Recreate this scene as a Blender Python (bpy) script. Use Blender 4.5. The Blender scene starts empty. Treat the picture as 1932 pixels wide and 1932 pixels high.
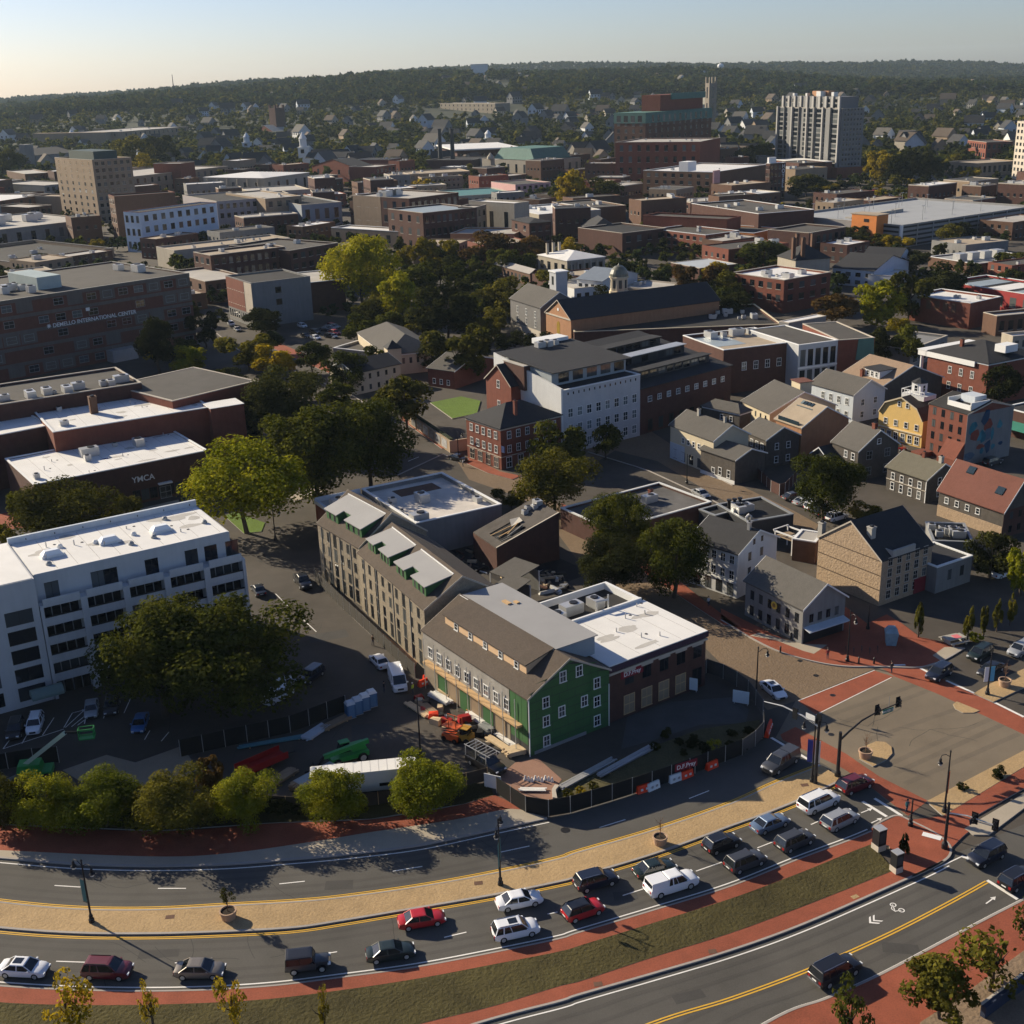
import bpy, math, random
import numpy as np
from mathutils import Vector, Matrix
R = math.radians
random.seed(7)
SC = bpy.context.scene
COL = SC.collection
# ---------------------------------------------------------------- camera
CAM_H, PITCH, ROLL, FPX = 80.0, R(19.7), R(1.75), 2290.0     # survey units: 1932 px wide frame
_c, _s = math.cos(ROLL), math.sin(ROLL)
_up = Vector((0, math.sin(PITCH), math.cos(PITCH)))
_fw = Vector((0, math.cos(PITCH), -math.sin(PITCH)))
cx = Vector((1, 0, 0)) * _c - _up * _s
cy = Vector((1, 0, 0)) * _s + _up * _c
cam = bpy.data.cameras.new('camera')
cam.sensor_width = 36.0
cam.lens = 36.0 * FPX / 1932.0
cam.clip_start = 1.0
cam.clip_end = 30000.0
camo = bpy.data.objects.new('camera', cam)
mw = Matrix((cx, cy, -_fw)).transposed().to_4x4()
mw.translation = (0, 0, CAM_H)
camo.matrix_world = mw
COL.objects.link(camo)
SC.camera = camo
# ---------------------------------------------------------------- sky and sun
SUN_EL, SUN_AZ = R(24.0), R(145.0)          # azimuth measured from +X
w = bpy.data.worlds.new("World")
SC.world = w
w.use_nodes = True
nt = w.node_tree
bg = nt.nodes['Background']
sky = nt.nodes.new('ShaderNodeTexSky')
sky.sky_type = 'NISHITA'
sky.sun_disc = False
sky.sun_elevation = SUN_EL
sky.sun_rotation = R(90.0) - SUN_AZ
sky.altitude = 0
sky.air_density = 0.85
sky.dust_density = 0.6
sky.ozone_density = 1.5
wb = nt.nodes.new('ShaderNodeVectorMath'); wb.operation = 'MULTIPLY'      # white balance of the whole sky
wb.inputs[1].default_value = (1.05, 1.10, 1.36)
nt.links.new(sky.outputs[0], wb.inputs[0]); nt.links.new(wb.outputs[0], bg.inputs[0])
bg.inputs[1].default_value = 0.050
sl = bpy.data.lights.new('sun', 'SUN')
sl.energy = 5.0
sl.angle = R(0.5)
sl.color = (1.0, 0.87, 0.66)
so = bpy.data.objects.new('sun', sl)
sd = Vector((math.cos(SUN_AZ) * math.cos(SUN_EL), math.sin(SUN_AZ) * math.cos(SUN_EL), math.sin(SUN_EL)))
so.rotation_euler = sd.to_track_quat('Z', 'Y').to_euler()
so.location = (-300, 300, 400)
COL.objects.link(so)
SC.view_settings.view_transform = 'Standard'
SC.view_settings.look = 'None'
SC.view_settings.exposure = 0.76
SC.view_settings.gamma = 1.0
SC.view_settings.use_curve_mapping = False
SC.cycles.use_denoising = True
SC.cycles.max_bounces = 6
SC.cycles.volume_bounces = 1
SC.cycles.transparent_max_bounces = 8
SC.cycles.use_adaptive_sampling = True
SC.cycles.adaptive_threshold = 0.02
# ---------------------------------------------------------------- survey helpers: a point of the site plan to metres
_F = np.array(_fw); _U = np.array(_up)
def ray(x, y):
    u = (x - 966.0) / FPX; v = -(y - 966.0) / FPX
    r = u * _c + v * _s; up = -u * _s + v * _c
    return np.array([r, 0, 0]) + _F + _U * up
def at(p, z=0.0):
    d = ray(p[0], p[1]); t = (z - CAM_H) / d[2]
    return Vector((d[0] * t, d[1] * t, z))
def row_of(P):
    q = np.array([P[0], P[1], P[2] - CAM_H]); f = q @ _F; r = q[0] / f; up = (q @ _U) / f
    return 966.0 - FPX * (r * _s + up * _c)
def HB(b, ty):
    """height of an upright whose foot is at b and whose top is seen at row ty"""
    g = at(b); lo, hi = 0.0, 79.0
    for _ in range(40):
        m = (lo + hi) / 2
        if row_of((g[0], g[1], m)) > ty: lo = m
        else: hi = m
    return m
def mpx(p):
    g = at(p); return (Vector((0, 0, CAM_H)) - g).dot(-_fw) / FPX       # metres per survey px at p
def K(x0, y0, k):
    return lambda x, y: (x0 + x * k, y0 + y * k)
T3 = 1 / 3
N1, N2, N3 = K(0, 0, T3), K(644, 0, T3), K(1288, 0, T3)
W1, W2, W3 = K(0, 357.8, T3), K(536.7, 357.8, T3), K(1288, 357.8, T3)
M1, M2, M3 = K(0, 787.1, T3), K(536.7, 787.1, T3), K(1109.1, 679.8, T3)
E1 = K(1448.9, 626.1, .2777)
_k = .28703
S1, S2, S3, S4 = K(0, 1252.2, _k), K(500.9, 1109.1, _k), K(948.1, 1109.1, _k), K(1377.4, 1109.1, _k)
B1, B2, B3, B4 = K(0, 1520.5, _k), K(500.9, 1520.5, _k), K(948.1, 1520.5, _k), K(1377.4, 1520.5, _k)
U = lambda x, y: (x, y)
# ---------------------------------------------------------------- object helpers
def tag(o, label=None, cat=None, group=None, kind=None):
    if label: o['label'] = label
    if cat: o['category'] = cat
    if group: o['group'] = group
    if kind: o['kind'] = kind
    return o
def empty(name, loc=(0, 0, 0), rz=0.0):
    o = bpy.data.objects.new(name, None)
    o.empty_display_size = 0.5
    o.location = loc; o.rotation_euler = (0, 0, rz)
    COL.objects.link(o)
    return o
def put(name, me, parent=None, loc=(0, 0, 0), rz=0.0, sc=None, mats=None):
    o = bpy.data.objects.new(name, me)
    COL.objects.link(o)
    if parent: o.parent = parent
    o.location = loc; o.rotation_euler = (0, 0, rz) if not isinstance(rz, tuple) else rz
    if sc is not None: o.scale = (sc, sc, sc) if isinstance(sc, (int, float)) else sc
    if mats:
        for i, m in enumerate(mats):
            if m:
                o.material_slots[i].link = 'OBJECT'; o.material_slots[i].material = m
    return o
def kids(o):
    return list(o.children)
def copy_tree(o, parent=None):
    c = o.copy(); COL.objects.link(c)
    if parent: c.parent = parent
    for ch in o.children: copy_tree(ch, c)
    return c
class MB:
    def __init__(s): s.v, s.f, s.m = [], [], []
    def poly(s, pts, mi=0):
        n = len(s.v); s.v += [tuple(p) for p in pts]; s.f.append(tuple(range(n, n + len(pts)))); s.m.append(mi); return s
    def hexa(s, p, mi=0):                # 8 points, bottom ring then top ring
        n = len(s.v); s.v += [tuple(q) for q in p]
        for f in ((3, 2, 1, 0), (4, 5, 6, 7), (0, 1, 5, 4), (1, 2, 6, 5), (2, 3, 7, 6), (3, 0, 4, 7)):
            s.f.append(tuple(n + i for i in f)); s.m.append(mi)
        return s
    def box(s, x0, y0, z0, x1, y1, z1, mi=0):
        return s.hexa([(x0, y0, z0), (x1, y0, z0), (x1, y1, z0), (x0, y1, z0), (x0, y0, z1), (x1, y0, z1), (x1, y1, z1), (x0, y1, z1)], mi)
    def prism(s, poly, z0, z1, mi=0, top=None):
        n = len(s.v); k = len(poly)
        s.v += [(p[0], p[1], z0) for p in poly] + [(p[0], p[1], z1) for p in poly]
        for i in range(k):
            j = (i + 1) % k
            s.f.append((n + i, n + j, n + k + j, n + k + i)); s.m.append(mi)
        s.f.append(tuple(n + k + i for i in range(k))); s.m.append(mi if top is None else top)
        return s
    def ring(s, outer, inner, z0, z1, mi=0):
        k = len(outer); n = len(s.v)
        for P, z in ((outer, z0), (outer, z1), (inner, z1), (inner, z0)):
            s.v += [(p[0], p[1], z) for p in P]
        for a in range(3):
            for i in range(k):
                j = (i + 1) % k
                s.f.append((n + a * k + i, n + a * k + j, n + (a + 1) * k + j, n + (a + 1) * k + i)); s.m.append(mi)
        return s
    def bar(s, p, q, w=.1, h=None, mi=0):
        p, q = Vector(p), Vector(q); d = (q - p)
        if d.length < 1e-6: return s
        d.normalize(); h = h or w
        a = d.cross(Vector((0, 0, 1)))
        if a.length < 1e-3: a = Vector((1, 0, 0))
        a.normalize(); b = a.cross(d).normalized(); a *= w / 2; b *= h / 2
        return s.hexa([p - a - b, p + a - b, p + a + b, p - a + b, q - a - b, q + a - b, q + a + b, q - a + b], mi)
    def tube(s, pts, rad, n=8, mi=0, cap=True):
        pts = [Vector(p) for p in pts]; rad = rad if isinstance(rad, (list, tuple)) else [rad] * len(pts)
        b0 = len(s.v); prev = None
        for i, p in enumerate(pts):
            d = (pts[min(i + 1, len(pts) - 1)] - pts[max(i - 1, 0)])
            d = d.normalized() if d.length > 1e-9 else Vector((0, 0, 1))
            if prev is None:
                a = d.orthogonal().normalized()
            else:
                a = (prev - d * prev.dot(d))
                a = a.normalized() if a.length > 1e-6 else d.orthogonal().normalized()
            prev = a; b = d.cross(a)
            for j in range(n):
                t = 2 * math.pi * j / n
                s.v.append(tuple(p + (a * math.cos(t) + b * math.sin(t)) * rad[i]))
        for i in range(len(pts) - 1):
            for j in range(n):
                k = (j + 1) % n
                s.f.append((b0 + i * n + j, b0 + i * n + k, b0 + (i + 1) * n + k, b0 + (i + 1) * n + j)); s.m.append(mi)
        if cap:
            s.f.append(tuple(b0 + j for j in reversed(range(n)))); s.m.append(mi)
            e = b0 + (len(pts) - 1) * n
            s.f.append(tuple(e + j for j in range(n))); s.m.append(mi)
        return s
    def lathe(s, prof, n=16, mi=0, c=(0, 0)):   # prof: (r, z)
        return s.tube([(c[0], c[1], z + i * 1e-5) for i, (r, z) in enumerate(prof)], [max(r, 1e-3) for r, z in prof], n, mi) if False else s._lathe(prof, n, mi, c)
    def _lathe(s, prof, n, mi, c):
        b0 = len(s.v)
        for r, z in prof:
            for j in range(n):
                t = 2 * math.pi * j / n
                s.v.append((c[0] + r * math.cos(t), c[1] + r * math.sin(t), z))
        for i in range(len(prof) - 1):
            for j in range(n):
                k = (j + 1) % n
                s.f.append((b0 + i * n + j, b0 + i * n + k, b0 + (i + 1) * n + k, b0 + (i + 1) * n + j)); s.m.append(mi)
        e = b0 + (len(prof) - 1) * n
        s.f.append(tuple(e + j for j in range(n))); s.m.append(mi)
        s.f.append(tuple(b0 + j for j in reversed(range(n)))); s.m.append(mi)
        return s
    def mesh(s, name, mats, smooth=False):
        me = bpy.data.meshes.new(name)
        me.from_pydata(s.v, [], s.f)
        for m in (mats if isinstance(mats, (list, tuple)) else [mats]): me.materials.append(m)
        me.polygons.foreach_set('material_index', s.m)
        if smooth: me.polygons.foreach_set('use_smooth', [True] * len(s.f))
        me.update()
        return me
    def build(s, name, mats, parent=None, loc=(0, 0, 0), rz=0.0, smooth=False):
        return put(name, s.mesh(name, mats, smooth), parent, loc, rz)
# ---------------------------------------------------------------- materials
MT = {}
def M(name, col, rough=.85, var=.12, scale=.6, spec=.25, metal=0.0, streak=0.0, big=.10, bump=0.0, fine=0.0, coat=0.0):
    if name in MT: return MT[name]
    m = bpy.data.materials.new(name); m.use_nodes = True
    t = m.node_tree; N = t.nodes; L = t.links
    p = N['Principled BSDF']
    p.inputs['Roughness'].default_value = rough
    p.inputs['Specular IOR Level'].default_value = spec
    p.inputs['Metallic'].default_value = metal
    if coat: p.inputs['Coat Weight'].default_value = coat; p.inputs['Coat Roughness'].default_value = .08
    g = N.new('ShaderNodeNewGeometry')
    fac = None
    def addn(sc, amp, vec=None, det=4.0):
        nonlocal fac
        n = N.new('ShaderNodeTexNoise'); n.inputs['Scale'].default_value = sc; n.inputs['Detail'].default_value = det
        n.inputs['Roughness'].default_value = .6
        L.new(vec or g.outputs['Position'], n.inputs['Vector'])
        a = N.new('ShaderNodeMath'); a.operation = 'MULTIPLY_ADD'
        a.inputs[1].default_value = 2 * amp * 1.6; a.inputs[2].default_value = -amp * 1.6
        L.new(n.outputs[0], a.inputs[0])
        if fac is None: fac = a.outputs[0]
        else:
            b = N.new('ShaderNodeMath'); b.operation = 'ADD'
            L.new(fac, b.inputs[0]); L.new(a.outputs[0], b.inputs[1]); fac = b.outputs[0]
        return n
    if var: addn(scale, var)
    if big: addn(.07, big, det=2.0)
    if fine: addn(6.0, fine, det=2.0)
    if streak:
        mp = N.new('ShaderNodeMapping'); mp.inputs['Scale'].default_value = (1.4, 1.4, .12)
        L.new(g.outputs['Position'], mp.inputs['Vector']); addn(1.0, streak, mp.outputs[0])
    if fac is not None:
        one = N.new('ShaderNodeMath'); one.operation = 'ADD'; one.inputs[1].default_value = 1.0; L.new(fac, one.inputs[0])
        mx = N.new('ShaderNodeVectorMath'); mx.operation = 'SCALE'; mx.inputs[0].default_value = col[:3]
        L.new(one.outputs[0], mx.inputs['Scale']); L.new(mx.outputs[0], p.inputs['Base Color'])
    else:
        p.inputs['Base Color'].default_value = (*col[:3], 1)
    if bump:
        n = N.new('ShaderNodeTexNoise'); n.inputs['Scale'].default_value = 3.0; n.inputs['Detail'].default_value = 5.0
        L.new(g.outputs['Position'], n.inputs['Vector'])
        b = N.new('ShaderNodeBump'); b.inputs['Strength'].default_value = bump; b.inputs['Distance'].default_value = .2
        L.new(n.outputs[0], b.inputs['Height']); L.new(b.outputs[0], p.inputs['Normal'])
    MT[name] = m
    return m
def leafmat(name, c1, c2, c3):
    m = bpy.data.materials.new(name); m.use_nodes = True
    t = m.node_tree; N = t.nodes; L = t.links
    N.remove(N['Principled BSDF'])
    out = N['Material Output']
    g = N.new('ShaderNodeNewGeometry'); oi = N.new('ShaderNodeObjectInfo')
    n = N.new('ShaderNodeTexNoise'); n.inputs['Scale'].default_value = .35; n.inputs['Detail'].default_value = 3
    L.new(g.outputs['Position'], n.inputs['Vector'])
    n2 = N.new('ShaderNodeTexNoise'); n2.inputs['Scale'].default_value = 2.2; n2.inputs['Detail'].default_value = 2
    L.new(g.outputs['Position'], n2.inputs['Vector'])
    a = N.new('ShaderNodeMath'); a.operation = 'MULTIPLY_ADD'; a.inputs[1].default_value = .35; a.inputs[2].default_value = -.17
    L.new(oi.outputs['Random'], a.inputs[0])
    b = N.new('ShaderNodeMath'); b.operation = 'ADD'; L.new(n.outputs[0], b.inputs[0]); L.new(a.outputs[0], b.inputs[1])
    b2 = N.new('ShaderNodeMath'); b2.operation = 'MULTIPLY_ADD'; b2.inputs[1].default_value = .4; L.new(n2.outputs[0], b2.inputs[0])
    b3 = N.new('ShaderNodeMath'); b3.operation = 'ADD'; b3.inputs[1].default_value = -.2; L.new(b.outputs[0], b3.inputs[0]); L.new(b3.outputs[0], b2.inputs[2])
    r = N.new('ShaderNodeValToRGB'); e = r.color_ramp.elements
    e[0].position = .32; e[0].color = (*c1, 1); e[1].position = .72; e[1].color = (*c3, 1)
    k = e.new(.5); k.color = (*c2, 1)
    L.new(b2.outputs[0], r.inputs[0])
    d = N.new('ShaderNodeBsdfDiffuse'); tr = N.new('ShaderNodeBsdfTranslucent'); mx = N.new('ShaderNodeMixShader')
    mx.inputs[0].default_value = .38
    L.new(r.outputs[0], d.inputs[0]); L.new(r.outputs[0], tr.inputs[0]); L.new(d.outputs[0], mx.inputs[1]); L.new(tr.outputs[0], mx.inputs[2])
    L.new(mx.outputs[0], out.inputs[0])
    MT[name] = m
    return m
def glassmat(name, dark, pale, frac):  # random paler panes put reflections, lit rooms and blinds into the colour
    m = bpy.data.materials.new(name); m.use_nodes = True
    t = m.node_tree; N = t.nodes; L = t.links; p = N['Principled BSDF']
    oi = N.new('ShaderNodeObjectInfo'); r = N.new('ShaderNodeValToRGB'); r.color_ramp.interpolation = 'LINEAR'
    e = r.color_ramp.elements; e[0].position = frac; e[0].color = (*dark, 1); e[1].position = 1.0; e[1].color = (*pale, 1)
    L.new(oi.outputs['Random'], r.inputs[0]); L.new(r.outputs[0], p.inputs['Base Color'])
    p.inputs['Roughness'].default_value = .08; p.inputs['Specular IOR Level'].default_value = .6
    MT[name] = m
    return m
# walls
brick = M('brick_red', (.175, .060, .040), .9, .16, .8, streak=.10, fine=.12)
brickd = M('brick_dark', (.085, .042, .033), .9, .18, .8, streak=.10, fine=.12)
brickb = M('brick_brown', (.125, .070, .047), .9, .16, .8, streak=.10, fine=.12)
bricko = M('brick_orange', (.33, .175, .095), .9, .14, .8, streak=.08, fine=.10)
tanw = M('tan_masonry', (.29, .215, .145), .9, .12, .5, streak=.10)
stonew = M('limestone', (.36, .32, .255), .9, .10, .5, streak=.10)
greyw = M('grey_render', (.20, .197, .19), .9, .10, .4, streak=.14)
whitew = M('white_paint', (.62, .62, .60), .7, .05, .5, streak=.06)
bluew = M('pale_blue_paint', (.48, .52, .56), .7, .05, .5, streak=.08)
pinkw = M('pink_paint', (.55, .33, .31), .8, .08, .5)
orangew = M('orange_paint', (.62, .21, .05), .7, .08, .5)
yelloww = M('yellow_clapboard', (.66, .45, .16), .75, .06, .8)
shingle = M('weathered_shingle', (.088, .077, .066), .95, .22, 1.4, streak=.14, fine=.15)
creamw = M('cream_paint', (.55, .47, .33), .8, .06, .5)
greensheath = M('green_sheathing', (.046, .122, .044), .7, .10, .5)
concrete = M('concrete', (.36, .34, .30), .9, .10, .4, streak=.12)
darkw = M('dark_paint', (.035, .036, .04), .6, .15, .5)
# roofs
rwhite = M('white_membrane', (.70, .685, .65), .6, .09, .22, big=.07, fine=.03)
rlight = M('pale_membrane', (.40, .375, .335), .8, .12, .3, big=.14)
rtan = M('tan_gravel', (.35, .285, .21), .95, .14, .4, big=.14)
rgrey = M('grey_gravel', (.080, .074, .066), .95, .16, .4, big=.16, fine=.1)
rdark = M('tar_roof', (.030, .029, .028), .9, .25, .3, big=.25)
rbrown = M('brown_shingles', (.088, .069, .054), .95, .14, 1.2, fine=.22, bump=.3)
rslate = M('slate_shingles', (.034, .034, .036), .85, .16, 1.0, fine=.2)
rgreyish = M('grey_shingles', (.100, .093, .083), .95, .12, 1.0, fine=.2)
rred = M('red_shingles', (.15, .062, .046), .95, .12, 1.0, fine=.2)
rgreen = M('copper_green', (.085, .175, .145), .7, .14, .4, streak=.1)
rblue = M('pale_blue_metal', (.28, .33, .36), .5, .06, .4)
rmemb = M('grey_membrane', (.30, .295, .29), .7, .08, .25, big=.07)
# bits
trimw = M('white_trim', (.72, .72, .70), .6, .03, .5, big=0)
stonetrim = M('stone_trim', (.45, .40, .33), .85, .1, .5)
metalg = M('grey_metal', (.30, .31, .31), .45, .12, .8, metal=.3)
metald = M('black_metal', (.018, .018, .02), .45, .1, .8)
galv = M('galvanised_metal', (.50, .50, .49), .4, .12, 1.0, metal=.5)
woodm = M('bare_timber', (.50, .33, .17), .85, .16, 1.2)
blackm = M('black_mesh', (.012, .013, .013), .8, .2, .6)
rubber = M('rubber', (.012, .012, .012), .8, 0, 1, big=0)
glass = glassmat('window_glass', (.010, .013, .018), (.11, .12, .12), .55)
glassb = glassmat('window_glass_blue', (.02, .035, .045), (.16, .20, .21), .4)
litp = M('boarded_panel', (.27, .20, .13), .8, .1, .6)
skyl = M('skylight_dome', (.80, .82, .82), .25, 0, 1, big=0, spec=.5)
# foliage
lf_green = leafmat('leaf_green', (.034, .042, .009), (.060, .068, .013), (.115, .115, .018))
lf_dark = leafmat('leaf_dark', (.020, .024, .009), (.034, .038, .012), (.062, .064, .017))
lf_lime = leafmat('leaf_lime', (.13, .145, .012), (.26, .25, .018), (.42, .36, .02))
lf_gold = leafmat('leaf_gold', (.13, .11, .012), (.26, .20, .016), (.40, .28, .02))
lf_olive = leafmat('leaf_olive', (.048, .050, .011), (.088, .084, .016), (.165, .145, .022))
lf_row = leafmat('leaf_row', (.078, .094, .012), (.150, .165, .016), (.26, .245, .02))
lf_rust = leafmat('leaf_rust', (.05, .032, .014), (.10, .062, .02), (.17, .10, .03))
lf_far = leafmat('leaf_far', (.020, .032, .012), (.034, .048, .016), (.066, .072, .022))
bark = M('bark', (.075, .058, .045), .95, .2, 1.5)
# ---------------------------------------------------------------- windows
_wc = {}
def winmesh(w, h, style='white'):
    k = (round(w, 2), round(h, 2), style)
    if k in _wc: return _wc[k]
    b = MB(); t = min(.09, w * .09)
    fr = {'white': trimw, 'stone': stonetrim, 'dark': metald, 'grey': metalg, 'blue': trimw, 'far': stonetrim, 'board': woodm, 'bay': trimw}[style]
    gl = litp if style == 'board' else (glassb if style == 'blue' else glass)
    b.poly([(-w/2, -.025, 0), (w/2, -.025, 0), (w/2, -.025, h), (-w/2, -.025, h)], 1)
    if style == 'far':
        b.box(-w/2 - .12, -.10, -.16, w/2 + .12, 0, 0, 0)
    elif style == 'dark':
        b.box(-w/2, -.06, -.06, w/2, 0, 0, 0).box(-w/2, -.06, h, w/2, 0, h + .06, 0)
        b.box(-.03, -.05, 0, .03, -.03, h, 0)
    else:
        if style == 'white': t = max(t, .11)
        b.box(-w/2 - t, -.07, 0, -w/2, 0, h, 0).box(w/2, -.07, 0, w/2 + t, 0, h, 0)
        b.box(-w/2 - t, -.08, h, w/2 + t, 0, h + t, 0)
        b.box(-w/2 - t * 1.4, -.14, -t, w/2 + t * 1.4, 0, 0, 0)
        b.box(-w/2, -.05, h * .49, w/2, -.03, h * .54, 0)
        if w > .8: b.box(-.03, -.048, 0, .03, -.03, h * .49, 0).box(-.03, -.048, h * .54, .03, -.03, h, 0)
    _wc[k] = b.mesh('window', [fr, gl])
    return _wc[k]
def face_tf(face, W, D, x):
    if face == 'f': return (x, 0), 0.0
    if face == 'r': return (W, x), R(90)
    if face == 'b': return (W - x, D), R(180)
    return (0, D - x), R(-90)
def windows(root, W, D, face, nx, nz, w, h, z0, dz, x0=None, x1=None, style='white', skip=0.0, name='window', off=0.0):
    Lf = W if face in 'fb' else D
    x0 = Lf * .06 if x0 is None else (x0 * Lf if abs(x0) <= 1 else x0)
    x1 = Lf * .94 if x1 is None else (x1 * Lf if abs(x1) <= 1 else x1)
    me = winmesh(w, h, style)
    out = []
    for j in range(nz):
        for i in range(nx):
            if skip and random.random() < skip: continue
            x = x0 + (x1 - x0) * (i + .5) / nx
            (px, py), rz = face_tf(face, W, D, x)
            o = put(name, me, root, (px, py, z0 + j * dz), rz)
            if off: o.location += Matrix.Rotation(rz, 3, 'Z') @ Vector((0, -off, 0))
            out.append(o)
    return out
# ---------------------------------------------------------------- buildings
FOOT = []            # footprints, kept clear of scattered trees
RECT = []            # (cx, cy, ux, uy, W/2, D/2)
def frame(A, B, C, h):
    a, b, c = at(A, h), at(B, h), at(C, h)
    u = Vector((b[0] - a[0], b[1] - a[1])); W = u.length; u.normalize()
    n = Vector((-u[1], u[0])); D = (Vector((c[0] - a[0], c[1] - a[1]))).dot(n)
    return a, W, D, math.atan2(u[1], u[0])
def bld(name, label, A, B, C, h, wall, roof='flat', rmat=None, wins=(), par=.7, rise=3.0, trim=None, cat='building', group=None, over=.35, base=None, cope=None, units=0, W=None, D=None, z0=0.0):
    """A, B: seen ends of the front top edge, C: a point on the rear top edge, h: height of that edge"""
    a, W_, D_, rz = frame(A, B, C, h)
    W = W or W_; D = D or D_
    D = max(D, 3.0)
    if math.hypot(a[0], a[1]) > 1400: D = min(D, 1.25 * W)
    root = empty(name, (a[0], a[1], z0), rz)
    tag(root, label, cat, group)
    cs = Matrix.Rotation(rz, 2) @ Vector((W / 2, D / 2))
    FOOT.append((a[0] + cs[0], a[1] + cs[1], math.hypot(W, D) / 2))
    RECT.append((a[0] + cs[0], a[1] + cs[1], math.cos(rz), math.sin(rz), W / 2, D / 2))
    O = [(0, 0), (W, 0), (W, D), (0, D)]
    rmat = rmat or rgrey
    if roof == 'flat':
        t = .35
        I = [(t, t), (W - t, t), (W - t, D - t), (t, D - t)]
        MB().prism(O, 0, h - par - .02, 0).build('wall', [wall], root) if par < .02 else None
        if par >= .02:
            b = MB()
            n = 4
            for i in range(4):
                p, q = O[i], O[(i + 1) % 4]
                b.poly([(p[0], p[1], 0), (q[0], q[1], 0), (q[0], q[1], h), (p[0], p[1], h)])
                p, q = I[(i + 1) % 4], I[i]
                b.poly([(p[0], p[1], h - par - .05), (q[0], q[1], h - par - .05), (q[0], q[1], h), (p[0], p[1], h)])
            b.build('wall', [wall], root)
            e = .06
            b = MB()
            OO = [(-e, -e), (W + e, -e), (W + e, D + e), (-e, D + e)]; II = [(t + e, t + e), (W - t - e, t + e), (W - t - e, D - t - e), (t + e, D - t - e)]
            b.ring(OO, II, h - .12, h + .08)
            b.build('coping', [cope or trim or stonetrim], root)
        MB().poly([(t * .5, t * .5, h - par), (W - t * .5, t * .5, h - par), (W - t * .5, D - t * .5, h - par), (t * .5, D - t * .5, h - par)]).build('roof', [rmat], root)
        for k in range(units):
            roof_unit(root, random.uniform(.12, .85) * W, random.uniform(.2, .8) * D, h - par)
    else:
        roof_on(root, W, D, h, roof, rise, rmat, wall, over, trim)
    for s in wins:
        windows(root, W, D, *s[:7], **(s[7] if len(s) > 7 else {}))
    root['_W'] = W; root['_D'] = D
    return root, W, D
def free(x, y, r):
    for cx_, cy_, ux, uy, hw, hd in RECT:
        dx, dy = x - cx_, y - cy_
        if abs(dx) + abs(dy) > 160: continue
        if abs(dx * ux + dy * uy) < hw + r and abs(-dx * uy + dy * ux) < hd + r: return False
    return True
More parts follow.
